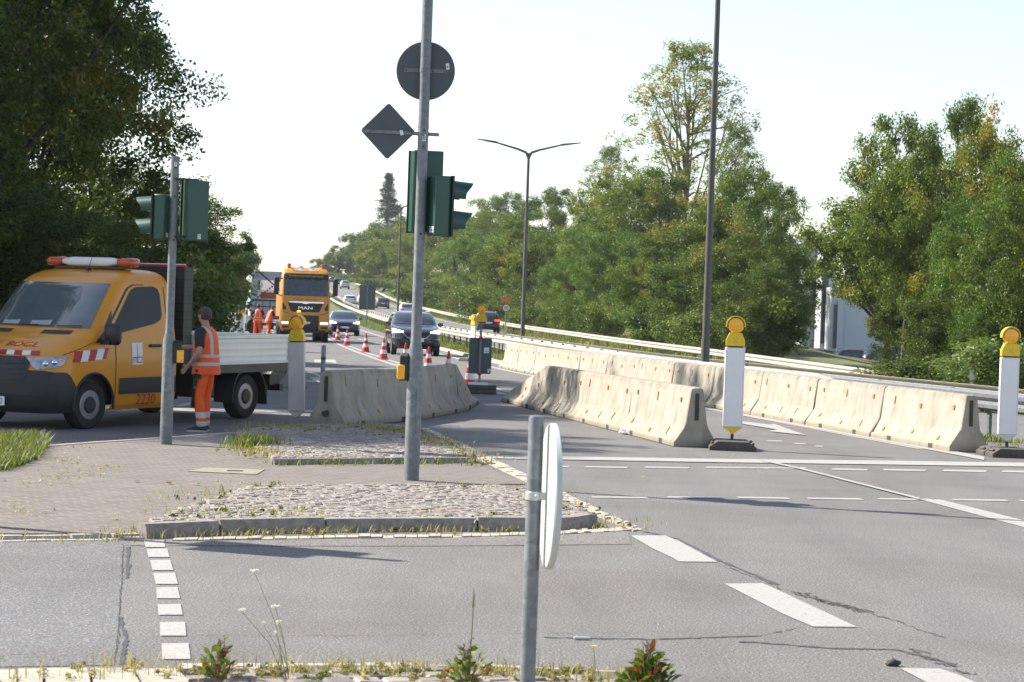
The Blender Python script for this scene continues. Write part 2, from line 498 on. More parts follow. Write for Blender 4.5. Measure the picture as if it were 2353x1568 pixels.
MAT['petal_yellow'] = M('petal_yellow', (.80, .56, .02), .6, var=.1, vscale=60)
MAT['seed_brown'] = M('seed_brown', (.13, .045, .03), .8, var=.3, vscale=60)
MAT['stem'] = M('stem', (.16, .17, .06), .7, var=.2, vscale=20)

def ground_mat():
    k = N('rough_grass_ground'); v = k.pos()
    a = k.noise(v, .35, 6, .65); b = k.noise(v, 9, 4, .7)
    c = k.mix(k.ramp(b, [(.35, 0.0), (.7, 1.0)]), (.055, .085, .022), (.13, .15, .045))
    c = k.mix(k.ramp(a, [(.45, 0.0), (.7, .7)]), c, (.20, .17, .08))
    k.base(c); k.rough(.95); k.bump(b, .8, .06)
    return k.mat
MAT['ground'] = ground_mat()

def hi_vis():
    # orange work cloth with woven reflective bands; band heights come from the cloth itself
    k = N('hi_vis_vest_cloth'); v = k.coord(); z = k.sep(v)[2]; y = k.sep(v)[1]
    band = k.ramp(k.math('MULTIPLY', z, .5), [(0, 0.0), (.4725, 1.0), (.495, 0.0), (.5275, 1.0), (.55, 0.0)], 'CONSTANT')
    q = k.math('MULTIPLY', k.math('LESS_THAN', k.math('ABSOLUTE', k.math('SUBTRACT', k.math('ABSOLUTE', y), .115)), .025), k.math('GREATER_THAN', z, 1.1))
    w = k.noise(v, 14, 3)
    c = k.mix(k.math('MAXIMUM', band, q), k.ramp(w, [(.3, (.80, .085, .008)), (.7, (.92, .13, .012))]), (.46, .45, .44))
    k.base(c); k.rough(.75); k.bump(w, .5, .02)
    k.b.inputs['Sheen Weight'].default_value = .2
    return k.mat
MAT['hi_vis'] = hi_vis()
def hi_vis_trouser():
    k = N('hi_vis_trouser_cloth'); v = k.coord(); z = k.sep(v)[2]
    band = k.ramp(z, [(0, 1.0), (.155, 0.0), (.20, 1.0), (.285, 0.0)], 'CONSTANT')
    w = k.noise(v, 12, 3)
    c = k.mix(band, k.ramp(w, [(.3, (.80, .085, .008)), (.7, (.92, .13, .012))]), (.52, .52, .53))
    k.base(c); k.rough(.8); k.bump(w, .6, .02)
    return k.mat
MAT['trousers'] = hi_vis_trouser()
# ------------------------------------------------------------------ the lie of the land
_ye = np.array([0, 20, 31, 46, 70, 101, 146, 254, 330, 466, 600, 800, 1500, 2500.])
_xe = np.array([11.2, 7.95, 6.18, 3.83, 0.05, -3.4, -8.2, -19.7, -27.8, -42.3, -56.7, -78, -150, -250.])
_yz = np.array([0, 100, 130, 150, 190, 254, 326, 378, 466, 600, 700, 800, 1500, 2500.])
_zz = np.array([0, 0.0, .06, .16, .30, 1.0, 2.1, 3.3, 5.9, 8.6, 9.6, 9.2, 2.0, 0])
_yy = np.arange(0, 2500, 2.0)
def _smooth(a, w):
    k = np.ones(w) / w
    p = np.concatenate([2 * a[0] - a[w:0:-1], a, 2 * a[-1] - a[-2:-w - 2:-1]])
    return np.convolve(p, k, 'same')[w:w + len(a)]
_xs = _smooth(np.interp(_yy, _ye, _xe), 7)
_zs = _smooth(np.interp(_yy, _yz, _zz), 13)
def xe(y): return float(np.interp(y, _yy, _xs))          # white edge line of the near carriageway
def zp(y): return float(np.interp(y, _yy, _zs))          # height of the road along the valley
def zfar(y): return zp(y) + float(np.interp(y, [0, 60, 80, 105, 145, 190], [-.35, -.42, -.42, -.25, -.15, 0.0]))
def sm(t): t = min(1, max(0, t)); return t * t * (3 - 2 * t)
def gz(x, y):
    d = math.hypot(x + 6.0, (y - 32.0))
    return -.09 * (1 - sm((d - 1.5) / 5.0)) if y > 28 else -.09 * (1 - sm((d - 1.5) / 5.0)) * sm((y - 26.5) / 1.5)
def head(y): return -math.atan2(xe(y + 4) - xe(y - 4), 8.0)  # turn of the road about the vertical, radians from +Y
SEP_FAR0, SEP_FAR1, SEP_RAIL = 5.3, 12.2, 13.0
def terrain(s, y):
    """ground height at s metres right of the edge line"""
    z = zp(y)
    if s < -10.6: return z - .06 + .012 * min(60, (-10.6 - s)) + .35 * sm((-14 - s) / 10)
    if s < 1.2: return z - .12
    if s < SEP_FAR0: return z - .06 + (zfar(y) - z) * sm((s - 1.5) / 3.5)
    if s < SEP_FAR1: return zfar(y) - .12
    near = sm((y - 95) / 60)
    away = sm((s - 23) / 6) * (1 - sm((y - 165) / 70))          # the yard of the white building lies lower than the bank
    return zfar(y) - .05 + (1.6 * near) * sm((s - 13.5) / 8) * (1 - away) - (.8 * (1 - near)) * sm((s - 16) / 14) - .75 * away * near
rows = list(np.arange(2, 60, 3.)) + list(np.arange(60, 200, 6.)) + list(np.arange(200, 900, 20.)) + [950, 1100, 1400, 2000, 2450]
svals = [-900, -300, -120, -60, -34, -24, -19, -16, -14, -12.2, -10.7, -10.5, -4, 1.1, 1.3, 2.2, 3.2, 4.2, 5.2, 5.4, 9, 12.1, 12.3, 13, 14, 16, 18.5, 21.5, 26, 34, 60, 140, 400, 1000]
MB().grid([[Vector((xe(y) + s, y, terrain(s, y) - (.10 if y < 46 else 0))) for s in svals] for y in rows]).build('ground', MAT['ground'], smooth=180)['kind'] = 'structure'

# asphalt: the crossing in front, the carriageway with the works, the one beyond the median
def tagk(o, k='structure'): o['kind'] = k; return o
inter = MB()
ys = list(np.arange(3.0, 36.01, 1.0))
inter.grid([[Vector((x, y, gz(x, y))) for x in np.arange(-34, 40.1, 1.0)] for y in ys])
inter.grid([[Vector((xe(y) - 10.5 - w, y, gz(xe(y) - 10.5 - w, y))) for w in (26, 20, 14, 10, 7, 5, 4, 3, 2, 1, 0)] for y in np.arange(36.0, 42.1, 1.0)])
tagk(inter.build('crossing_road', MAT['asphalt'], smooth=180))
cw = MB()
cy = list(np.arange(36, 60, 1.)) + list(np.arange(60, 200, 5.)) + list(np.arange(200, 900, 15.))
cw.grid([[Vector((xe(y) + s, y, zp(y) + gz(xe(y) + s, y))) for s in (-10.5, -9, -8, -6.5, -5, -3.5, -2, -1, 0, 1.05)] for y in cy])
tagk(cw.build('carriageway', MAT['asphalt'], smooth=180))
fw = MB()
fw.grid([[Vector((xe(y) + s, y, zfar(y))) for s in (SEP_FAR0, 7, 8.8, 10.5, SEP_FAR1)] for y in [36, 40, 45, 50, 55] + [q for q in cy if q >= 60]])
tagk(fw.build('far_carriageway', MAT['asphalt_far'], smooth=180))

# ------------------------------------------------------------------ road markings (sheets 4 mm over the asphalt)
def along(mb, s0, s1, y0, y1, zf=zp, lift=.005, step=4.0):
    n = max(1, int((y1 - y0) / step)); y = [y0 + (y1 - y0) * i / n for i in range(n + 1)]
    mb.grid([[Vector((xe(q) + s, q, zf(q) + lift)) for s in (s0, s1)] for q in y])
def pxpoly(mb, pts, lift=.005):
    mb.add([P(u, v, 0) + Vector((0, 0, lift + gz(P(u, v, 0).x, P(u, v, 0).y))) for u, v in pts], [tuple(range(len(pts)))])
def pxstrip(mb, top, bot, lift=.005, n=24):
    """band between two pixel polylines of the survey"""
    def samp(pl, t):
        xs = [p[0] for p in pl]; u = xs[0] + (xs[-1] - xs[0]) * t
        return u, float(np.interp(u, xs, [p[1] for p in pl]))
    mb.grid([[P(*samp(bot, i / n), 0) + Vector((0, 0, lift)), P(*samp(top, i / n), 0) + Vector((0, 0, lift))] for i in range(n + 1)])
mk = MB()
along(mk, -.11, .11, 33.2, 900, step=6)                        # edge line along the barrier
pxstrip(mk, [(1700, 950.5), (2000, 1003), (2262, 1051)], [(1700, 955.5), (2000, 1009.5), (2262, 1059)], .009)
# double yellow-phase line where the cones stand
cl = [(53, -3.05), (60, -3.0), (70, -2.95), (82, -3.1), (95, -3.25), (112, -3.35), (140, -3.4), (180, -3.4)]
def sline(y): return float(np.interp(y, [a for a, b in cl], [b for a, b in cl]))
for w0, w1 in ((-.34, -.16), (.02, .18)):
    mk.grid([[Vector((xe(q) + sline(q) + w, q, zp(q) + .005)) for w in (w0, w1)] for q in np.arange(50, 180, 3.)])
for q in np.arange(57, 400, 12.):                                # lane dashes
    along(mk, -6.62, -6.48, q, q + 6); 
for q in np.arange(128, 700, 12.): along(mk, -1.9, -1.76, q, q + 5)
for q in np.arange(60, 700, 12.): along(mk, 8.68, 8.84, q, q + 6, zfar)
along(mk, SEP_FAR0 + .35, SEP_FAR0 + .5, 40, 850, zfar); along(mk, SEP_FAR1 - .5, SEP_FAR1 - .33, 40, 850, zfar)
along(mk, -10.1, -9.95, 46, 800)
# stop line, crossing dashes
pxstrip(mk, [(1120, 1048), (1640, 1056), (2010, 1060), (2420, 1066)], [(1128, 1055), (1640, 1064), (2010, 1069), (2420, 1075)], .009)
for a, b, v0, v1 in ((1218, 1305, 1071, 1074), (1340, 1440, 1073, 1076), (1480, 1581, 1074, 1077), (1618, 1850, 1074.5, 1077.5), (1908, 1991, 1078, 1081.5), (2026, 2125, 1079.5, 1083), (2164, 2265, 1081, 1085), (2300, 2400, 1083, 1087)):
    pxpoly(mk, [(a, v1 - 1), (a + 6, v0 - 1), (b + 4, v0 + 1), (b, v1 + 1)])
for a, b, v in ((1362, 1487, 1144), (1536, 1656, 1144), (1697, 1812, 1145), (1858, 1979, 1147), (2020, 2140, 1148), (2190, 2314, 1150), (2345, 2460, 1152)):
    pxpoly(mk, [(a, v + 1), (a - 4, v - 2.2), (b - 4, v - .8), (b + 6, v + 3)])
# oblique guide line on the right
pxpoly(mk, [(1745, 1060), (1760, 1060), (1850, 1080), (2118, 1148), (2110, 1150), (1848, 1083)], .013)
pxpoly(mk, [(2118, 1150), (2160, 1149), (2420, 1214), (2420, 1231)])
# short dashes and the arrow between the barriers
for a, b, v in ((1760, 1795, 1015), (1822, 1850, 1021), (1870, 1890, 1027)): pxpoly(mk, [(a, v), (a + 5, v - 2.2), (b + 3, v - 1.6), (b, v + 1)])
pxpoly(mk, [(1690, 968), (1770, 978), (1778, 976), (1852, 1002), (1768, 993), (1785, 989), (1688, 973)], .013)
# bicycle-crossing blocks and bold give-way dashes in front
for (x0, x1, y0, x2, x3, y1) in ((330, 376, 1244, 335, 380, 1259), (337, 384, 1263, 341, 390, 1282), (345, 391, 1289, 350, 398, 1312), (352, 402, 1319, 358, 409, 1344), (359, 408, 1352, 360, 414, 1377), (362, 415, 1391, 364, 420, 1415), (367, 425, 1432, 368, 428, 1463), (371, 433, 1481, 373, 438, 1517)):
    pxpoly(mk, [(x2, y1), (x0, y0), (x1, y0 - 1), (x3, y1)])
pxpoly(mk, [(1449, 1232), (1528, 1232), (1560, 1245), (1648, 1293), (1560, 1292), (1545, 1283), (1500, 1262)])
pxpoly(mk, [(1664, 1343), (1752, 1342), (1775, 1352), (1970, 1443), (1868, 1442), (1800, 1413)])
pxpoly(mk, [(2066, 1537), (2160, 1539), (2200, 1552), (2330, 1610), (2210, 1612)])
# white paint on the side street and by the van
pxpoly(mk, [(395, 938), (728, 944), (728, 948), (395, 943)])
pxpoly(mk, [(395, 934), (560, 903), (566, 906), (420, 934)])
pxpoly(mk, [(655, 876), (720, 874), (712, 868), (770, 867), (775, 872), (735, 875), (735, 879)])
pxpoly(mk, [(722, 834), (722, 827), (770, 827), (774, 836), (755, 833)])
tagk(mk.build('road_markings', MAT['road_paint'], smooth=0))

oa = MB(); pxpoly(oa, [(-120, 1536), (-120, 1252), (283, 1251), (276, 1400), (262, 1530)], .003)
tagk(oa.build('asphalt_patch', MAT['asphalt_old'], smooth=0))
oa = MB(); pxstrip(oa, [(300, 1243), (730, 1239), (1040, 1236), (1290, 1229), (1445, 1221)], [(300, 1255), (700, 1255.5), (1000, 1255.5), (1300, 1253), (1450, 1251.5)], .003)
tagk(oa.build('asphalt_patch', MAT['asphalt_worn'], smooth=0))
# cracks and tar seams
rc = random.Random(3)
def crack(mb, pts, w, jit, lift=.004, n=14):
    pl = []
    for (a, b) in zip(pts[:-1], pts[1:]):
        for i in range(n): t = i / n; pl.append((a[0] + (b[0] - a[0]) * t, a[1] + (b[1] - a[1]) * t))
    pl.append(pts[-1])
    L, Rr = [], []
    for i, (u, v) in enumerate(pl):
        p = P(u, v, 0); p += Vector((rc.gauss(0, jit * .6), rc.gauss(0, jit * 1.3), lift))
        ww = w * .55 * rc.uniform(.2, 1.4)
        L.append(p + Vector((-ww, -ww * 1.8, 0))); Rr.append(p + Vector((ww, ww * 1.8, 0)))
    mb.grid([[a, b] for a, b in zip(L, Rr)])
ck = MB()
crack(ck, [(283, 1250), (280, 1330), (274, 1400), (272, 1470), (262, 1525)], .0032, .006, n=24)
crack(ck, [(290, 1254), (700, 1256), (1000, 1256), (1450, 1252)], .006, .003)
crack(ck, [(430, 1462), (800, 1462), (1200, 1457), (1480, 1454), (1700, 1444), (1835, 1424)], .004, .012)
crack(ck, [(1650, 1298), (1720, 1322), (1790, 1352), (1900, 1385), (1980, 1402), (2090, 1440), (2180, 1470)], .007, .02)
for q in range(26): crack(ck, [(1820 + q * 6 + rc.uniform(-8, 8), 1362 + q * 1.7 + rc.uniform(-5, 5)), (1850 + q * 6 + rc.uniform(-8, 8), 1366 + q * 1.7 + rc.uniform(-4, 9))], .008, .014, n=6)
for q in range(12): crack(ck, [(2080 + q * 11 + rc.uniform(-8, 8), 1492 + q * 5 + rc.uniform(-4, 4)), (2120 + q * 11 + rc.uniform(-8, 8), 1496 + q * 5 + rc.uniform(-3, 8))], .008, .014, n=6)
crack(ck, [(2200, 1440), (2100, 1395), (1990, 1385)], .002, .02)
tagk(ck.build('road_cracks', MAT['crack'], smooth=0))
tb = MB()
crack(tb, [(1250, 1466), (1500, 1470), (1750, 1462), (1850, 1440)], .022, .006, .003)
crack(tb, [(1700, 1475), (1900, 1490), (2060, 1494), (2200, 1530)], .024, .006, .003)
crack(tb, [(1480, 1222), (1560, 1240), (1660, 1292), (1790, 1345)], .028, .006, .003)
crack(tb, [(276, 1420), (290, 1470), (280, 1528)], .02, .003, .003)
crack(tb, [(295, 1258), (292, 1330)], .02, .004, .003)
tagk(tb.build('tar_seams', MAT['tar'], smooth=0))

# ------------------------------------------------------------------ pavement, kerbs, cobbled islands
def slab(name, pts, z, mt, depth=.15, parent=None):
    b = MB(); top = [P(u, v, z) for u, v in pts]
    b.loft([[p - Vector((0, 0, depth)) for p in top], top])
    return tagk(b.build(name, mt, smooth=0))
pave_px = [(-60, 1226), (200, 1226), (333, 1224), (400, 1190), (600, 1116), (1206, 1112), (1098, 1064), (632, 1068), (545, 992), (400, 1003), (130, 1024), (-60, 1050)]
slab('pavement', pave_px, .02, MAT['pavers'])
ISL_F = [(338, 1201), (352, 1196), (440, 1158), (520, 1134), (592, 1114), (900, 1113), (1205, 1116), (1300, 1152), (1366, 1184), (1290, 1189), (1205, 1191), (730, 1191), (500, 1195)]
ISL_B = [(633, 1053), (600, 1032), (570, 1010), (545, 990), (620, 980), (700, 975), (900, 974), (962, 986), (1030, 1018), (1092, 1050)]
slab('island', ISL_F, .088, MAT['soil'])
tagk(bpy.data.objects['island']); slab('island', ISL_B, .068, MAT['soil'])

def inside(x, y, poly):
    c = False; j = len(poly) - 1
    for i in range(len(poly)):
        if (poly[i][1] > y) != (poly[j][1] > y) and x < (poly[j][0] - poly[i][0]) * (y - poly[i][1]) / (poly[j][1] - poly[i][1]) + poly[i][0]: c = not c
        j = i
    return c
def setts(name, px, z, rot, size, gap, seed, tints=(.1, .9), arc=0.0):
    r = random.Random(seed)
    poly = [(P(u, v, z).x, P(u, v, z).y) for u, v in px]
    cx = sum(p[0] for p in poly) / len(poly); cy = sum(p[1] for p in poly) / len(poly)
    mb = MB(); tint = []
    rad = max(math.hypot(p[0] - cx, p[1] - cy) for p in poly) + .3
    n = int(rad / size) + 1; c, s = math.cos(rot), math.sin(rot)
    for j in range(-n, n + 1):
        off = r.uniform(0, size)
        x = -rad
        while x < rad:
            w = size * r.uniform(.75, 1.25)
            lx, ly = x + w / 2, j * size + r.gauss(0, .006) + arc * math.sin(x * 2.1) * .08
            x += w
            wx, wy = cx + lx * c - ly * s, cy + lx * s + ly * c
            if not inside(wx, wy, poly) or r.random() < .012: continue
            a, b = w / 2 - gap * r.uniform(.3, 1.0), size / 2 - gap * r.uniform(.3, 1.0)
            rr = rot + r.gauss(0, .07); cc, ss = math.cos(rr), math.sin(rr)
            h = z + r.gauss(.001, .0022); tx, ty = r.gauss(0, .02), r.gauss(0, .02)
            vs = []
            for k, (lv, sc) in enumerate(((-.05, 1.0), (-.010, 1.0), (.003, .84))):
                for (qx, qy) in ((-a, -b), (0, -b * 1.05), (a, -b), (a * 1.05, 0), (a, b), (0, b * 1.05), (-a, b), (-a * 1.05, 0)):
                    qx, qy = qx * sc * (1 + r.gauss(0, .03)), qy * sc * (1 + r.gauss(0, .03))
                    vs.append((wx + qx * cc - qy * ss, wy + qx * ss + qy * cc, h + lv + qx * tx + qy * ty))
            fs = [tuple(range(16, 24))]
            for k in range(2):
                for q in range(8): fs.append((k * 8 + q, k * 8 + (q + 1) % 8, k * 8 + 8 + (q + 1) % 8, k * 8 + 8 + q))
            mb.add(vs, fs); tint += [min(1, max(0, r.gauss(.5, .24)))] * 24
    o = mb.build(name, MAT['cobble'], smooth=0)
    at = o.data.attributes.new('tint', 'FLOAT', 'POINT'); at.data.foreach_set('value', tint)
    return tagk(o)
setts('cobblestones', ISL_F, .090, R(30), .092, .006, 1, arc=1.0)
setts('cobblestones', ISL_B, .07, R(28), .092, .006, 2, arc=1.0)
# kerb stones: one mesh per kerb, cut into stones with open joints
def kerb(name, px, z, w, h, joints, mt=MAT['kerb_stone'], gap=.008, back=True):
    pts = [P(u, v, z) for u, v in px]
    L = [0]
    for a, b in zip(pts[:-1], pts[1:]): L.append(L[-1] + (b - a).length)
    def at(t):
        return Vector((float(np.interp(t, L, [p.x for p in pts])), float(np.interp(t, L, [p.y for p in pts])), z))
    js = [0] + [j * L[-1] for j in joints] + [L[-1]]
    mb = MB(); r = random.Random(len(px))
    for a, b in zip(js[:-1], js[1:]):
        n = 5; rings = []; dz = r.uniform(-.006, .006)
        for i in range(n + 1):
            t = a + gap + (b - a - 2 * gap) * i / n; p = at(t); q = at(min(L[-1], t + .05)) - at(max(0, t - .05)); q.normalize()
            nrm = Vector((-q.y, q.x, 0))
            p = p + Vector((0, 0, dz))
            rings.append([p + Vector((0, 0, -h)) - nrm * .02, p - Vector((0, 0, .03)), p + nrm * .02, p + nrm * w, p + nrm * w - Vector((0, 0, h))])
        mb.loft(rings)
    return tagk(mb.build(name, mt, smooth=30))
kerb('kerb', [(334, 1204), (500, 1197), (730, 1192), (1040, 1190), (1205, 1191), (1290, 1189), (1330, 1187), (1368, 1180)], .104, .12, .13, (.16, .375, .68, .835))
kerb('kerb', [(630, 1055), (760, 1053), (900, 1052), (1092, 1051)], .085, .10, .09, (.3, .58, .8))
kerb('kerb', [(-60, 1231), (80, 1231), (200, 1229), (336, 1226)], .03, .10, .04, (.28, .55, .8), MAT['sett_light'])
kerb('kerb', [(-60, 1245), (130, 1241), (250, 1240), (336, 1237)], .010, .10, .02, (.15, .3, .45, .6, .75, .88), MAT['sett_light'])
kerb('kerb', [(118, 1024), (250, 1014), (400, 1004), (548, 994)], .035, .10, .05, (.3, .6), MAT['sett_light'])
def settrow(name, px_a, px_b, z, n, seed, mt=MAT['sett_light'], rowsn=1):
    """row of pale gutter setts between two pixel polylines"""
    r = random.Random(seed); mb = MB()
    def samp(px, t):
        L = np.linspace(0, 1, len(px)); return P(float(np.interp(t, L, [p[0] for p in px])), float(np.interp(t, L, [p[1] for p in px])), z)
    for k in range(rowsn):
        for i in range(n):
            t0, t1 = (i + .04) / n, (i + .96) / n
            f0, f1 = (k + .03) / rowsn, (k + .97) / rowsn
            q = [samp(px_a, t0).lerp(samp(px_b, t0), f0), samp(px_a, t1).lerp(samp(px_b, t1), f0), samp(px_a, t1).lerp(samp(px_b, t1), f1), samp(px_a, t0).lerp(samp(px_b, t0), f1)]
            dz = Vector((0, 0, r.gauss(0, .004)))
            q = [p + dz for p in q]
            mb.loft([[p - Vector((0, 0, .05)) for p in q], q])
    return tagk(mb.build(name, mt, smooth=0))
settrow('gutter', [(395, 1241), (730, 1236), (1040, 1233), (1290, 1226), (1460, 1217)], [(400, 1236), (730, 1230), (1040, 1227), (1290, 1219), (1440, 1210)], .012, 46, 4)
settrow('gutter', [(1090, 1050), (1205, 1104), (1300, 1150), (1385, 1190), (1455, 1219)], [(1122, 1049), (1240, 1104), (1330, 1148), (1408, 1186), (1478, 1215)], .012, 44, 5, rowsn=2)
settrow('gutter', [(965, 984), (1000, 1000), (1050, 1026), (1092, 1049)], [(985, 984), (1020, 1000), (1078, 1026), (1122, 1048)], .012, 18, 6)
# manhole cover plate in the pavement
mh = MB(); mh.loft([[P(u, v, .0) for u, v in ((432, 1083), (470, 1075), (608, 1079), (590, 1090))], [P(u, v, .026) for u, v in ((432, 1083), (470, 1075), (608, 1079), (590, 1090))]])
mhb = mh.build('manhole_cover', M('cover_concrete', (.27, .24, .19), .85, var=.2, vscale=12, dirt=.3), smooth=0); tagk(mhb)
mh2 = MB().add([P(u, v, .029) for u, v in ((520, 1082), (524, 1080), (560, 1081), (556, 1083))], [(0, 1, 2, 3)]).build('lifting_slot', MAT['letter_black'], mhb, smooth=0)
# near kerb with setts under the camera
NEAR = [(446, 1546), (700, 1529), (1100, 1530), (1420, 1544), (1600, 1600), (1600, 2100), (-300, 2100), (-300, 1600), (440, 1600)]
slab('traffic_island', NEAR, .035, MAT['soil'])
setts('cobblestones', [(470, 1549), (700, 1535), (1100, 1536), (1400, 1550), (1500, 1590), (1500, 1900), (430, 1900)], .045, R(18), .15, .012, 8)
settrow('kerb', [(-80, 1583), (100, 1580), (440, 1568)], [(-80, 1539), (100, 1537), (410, 1535)], .04, 6, 9)
settrow('kerb', [(400, 1535), (700, 1536), (1100, 1537), (1410, 1552)], [(410, 1522), (700, 1523), (1100, 1525), (1420, 1540)], .03, 9, 10)
# kerb along the median grass, kerb nose at the end of the barriers
kb = MB()
for y in np.arange(62, 150, 1.0):
    kb.loft([[Vector((xe(q) + a, q, zp(q) + b)) for a, b in ((.75, -.05), (.78, .10), (1.02, .10), (1.04, -.05))] for q in (y + .02, y + .98)])
tagk(kb.build('median_kerb', MAT['sett_light'], smooth=30))
# ------------------------------------------------------------------ concrete barriers
BH = .80
def bprof(h=BH):
    half = [(.305, 0), (.305, .075), (.285, .09), (.175, .255), (.150, .31), (.095, h - .05), (.080, h - .015), (.055, h)]
    return [(x, z) for x, z in half] + [(-x, z) for x, z in reversed(half)]
def barrier(L, sloped=0, seed=0):
    """thing along +x from its near end (x = 0) to x = L; sloped: the far end runs down to the ground"""
    r = random.Random(seed)
    t = thing('concrete_barrier', None, None)
    n = 30; rings = []
    for i in range(n + 1):
        f = i / n; x = .022 + (L - .044) * f
        h = BH if not sloped else BH - (BH - .22) * max(0, (f - .08) / .92)
        k = 1.0 if not sloped else 1 - .12 * f
        pr = bprof(BH)
        rings.append([Vector((x, y * k, min(z, h) if not sloped else (z if z < .09 else .09 + (z - .09) * (h - .09) / (BH - .09)))) for y, z in pr])
    for ig, gq in enumerate(rings):      # cast surface is never quite true; ends are chipped
        for q in gq:
            e = .012 if ig in (0, n) else .003
            q.x += r.gauss(0, e) if ig in (0, n) else 0; q.y += r.gauss(0, .0007) - (math.copysign(abs(r.gauss(0, .010)), q.y) if ig in (0, n) else 0); q.z += r.gauss(0, .0008) * (q.z > .02) - (abs(r.gauss(0, .008)) if ig in (0, n) and q.z > .6 else 0)
    b = MB(); b.loft(rings)
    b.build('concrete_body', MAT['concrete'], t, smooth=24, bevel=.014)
    # groove for the coupling in the end face, drainage mouths along the foot
    for x in ((.010,) if sloped else (.010, L - .010)): MB().box((x, 0, .54), (.012, .05, .36)).build('coupling_slot', MAT['concrete_dark'], t, smooth=0)
    for f in (.22, .74):
        for s in (1, -1): MB().box((L * f, s * .302, .04), (.17, .012, .07)).build('drain_opening', MAT['concrete_dark'], t, smooth=0)
    # small amber reflectors and their stubs on both faces
    for s in (1, -1):
        for f, zz, kind in ((.14, .62, 0), (.50, .60, 1), (.86, .61, 0), (.2, .19, 1), (.48, .17, 0), (.82, .18, 1)):
            if sloped and (f > .6 and zz > .5): continue
            f += r.uniform(-.05, .05); kind = r.choice((0, 1, 1))
            zz += r.uniform(-.03, .03)
            if sloped: zz = min(zz, .5 - .35 * f)
            y = float(np.interp(zz, [.09, .255, .31, .75], [.285, .175, .15, .095])) * (1 if not sloped else 1 - .12 * f) 
            if sloped: 
                h = BH - (BH - .22) * max(0, (f - .08) / .92); z0 = .09 + (zz - .09) * (BH - .09) / (h - .09)
                y = float(np.interp(z0, [.09, .255, .31, .75], [.285, .175, .15, .095])) * (1 - .12 * f)
            tilt = r.uniform(-.5, .5) if zz < .3 else r.uniform(-.06, .06)
            slope = math.atan2(.11, .165) if zz < .27 else math.atan2(.055, .44)
            m3 = Matrix.Rotation(slope if s > 0 else -slope, 3, 'X') @ Matrix.Rotation(tilt, 3, 'Y')
            q = MB(); q.box((L * f, s * (y + .006), zz), (.075, .018, .062) if kind else (.022, .014, .12), m3)
            q.build('reflector', MAT['reflector'], t, smooth=0)
    return t
def place(o, a, b, label, group=None):
    """lay the barrier from its near foot a to its far foot b"""
    a, b = Vector(a), Vector(b)
    o.location = a; o.rotation_euler = (0, 0, math.atan2(b.y - a.y, b.x - a.x))
    return tag(o, label, 'barrier', group)
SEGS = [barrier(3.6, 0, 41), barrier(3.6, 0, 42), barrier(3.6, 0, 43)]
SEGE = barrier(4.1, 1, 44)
_seg_used = set()
def seg(k):
    s = SEGE if k == 'e' else SEGS[k]
    if k in _seg_used: return copy_tree(s)
    _seg_used.add(k); return s
# long row beside the edge line
G = 'long row of concrete barriers beside the white line'
ORD = ['nearest to the camera', 'second from the near end', 'third from the near end', 'fourth from the near end', 'fifth from the near end', 'sixth from the near end', 'seventh from the near end', 'eighth from the near end', 'ninth from the near end', 'tenth from the near end', 'eleventh from the near end', 'last and farthest of the row']
y = 32.75; pr = None
for i in range(12):
    k = math.atan2(1, (xe(y + 2) - xe(y)) / 2)
    dy = 3.6 * math.cos(head(y + 1.8))
    off = .48
    a = (xe(y) + off, y, zp(y)); b = (xe(y + dy) + off, y + dy, zp(y + dy))
    place(seg(i % 3), a, b, 'sunlit concrete barrier of the long right-hand row, %s' % ORD[i], G)
    y += dy + .02
# middle row: three segments and a sloping end
G = 'short row of concrete barriers in the middle'
n0 = Vector((2.50, 31.55, 0)); dr = Vector((-2.44, 14.7, 0)).normalized(); t0 = 0
for i in range(3):
    place(seg((i + 1) % 3), n0 + dr * t0, n0 + dr * (t0 + 3.6), ['concrete barrier of the middle row, nearest, its grey end face turned to the camera', 'concrete barrier of the middle row, second, half in tree shade', 'concrete barrier of the middle row, third, streaked by tree shade'][i], G); t0 += 3.56
place(seg('e'), n0 + dr * t0, n0 + dr * (t0 + 4.1), 'ramped end barrier of the middle row, running down to the ground', G)
# left row
G = 'short row of concrete barriers behind the grey pole'
A = Vector((-2.62, 33.6, 0)); dl = Vector((.92, 3.3, 0)).normalized()
o = place(seg(2), A, A + dl * 3.6, 'shaded concrete barrier left of the tall signal pole, its end with a round hole', G)
MB().lathe([(.055, -.004), (.055, .004), (.001, .004)], 20, Matrix.Translation((.010, 0, .20)) @ Matrix.Rotation(R(-90), 4, 'Y')).build('round_hole', MAT['concrete_dark'], o, smooth=0)
B = A + dl * 3.62; d2_ = Vector((.60, 3.5, 0)).normalized()
place(seg(0), B, B + d2_ * 3.6, 'shaded concrete barrier directly behind the tall signal pole', G)
C = B + d2_ * 3.62; d3_ = Vector((.20, 4.2, 0)).normalized()
place(seg('e'), C, C + d3_ * 4.1, 'ramped end barrier right of the tall signal pole, sloping down to the right', G)
# further rows: behind the open truck, and along the left verge by the workers
G = 'concrete barriers behind the van'
for i in range(2):
    a = Vector((-4.55 - i * .6, 49.5 + i * 3.6, 0)); place(seg((i + 1) % 3), a, a + Vector((-.55, 3.55, 0)), ['concrete barrier seen under the rear of the van bed, nearer one', 'concrete barrier behind the rear of the van bed, farther one'][i], G)
G = 'concrete barriers on the left verge'
for i in range(5):
    yy_ = 96 + i * 3.62; a = Vector((xe(yy_) - 9.3, yy_, zp(yy_))); b = Vector((xe(yy_ + 3.6) - 9.3, yy_ + 3.6, zp(yy_ + 3.6)))
    place(seg(i % 3), a, b, 'grey barrier on the left verge by two distant workers, %s' % ORD[i].replace('nearest to the camera', 'first from the near end'), G)

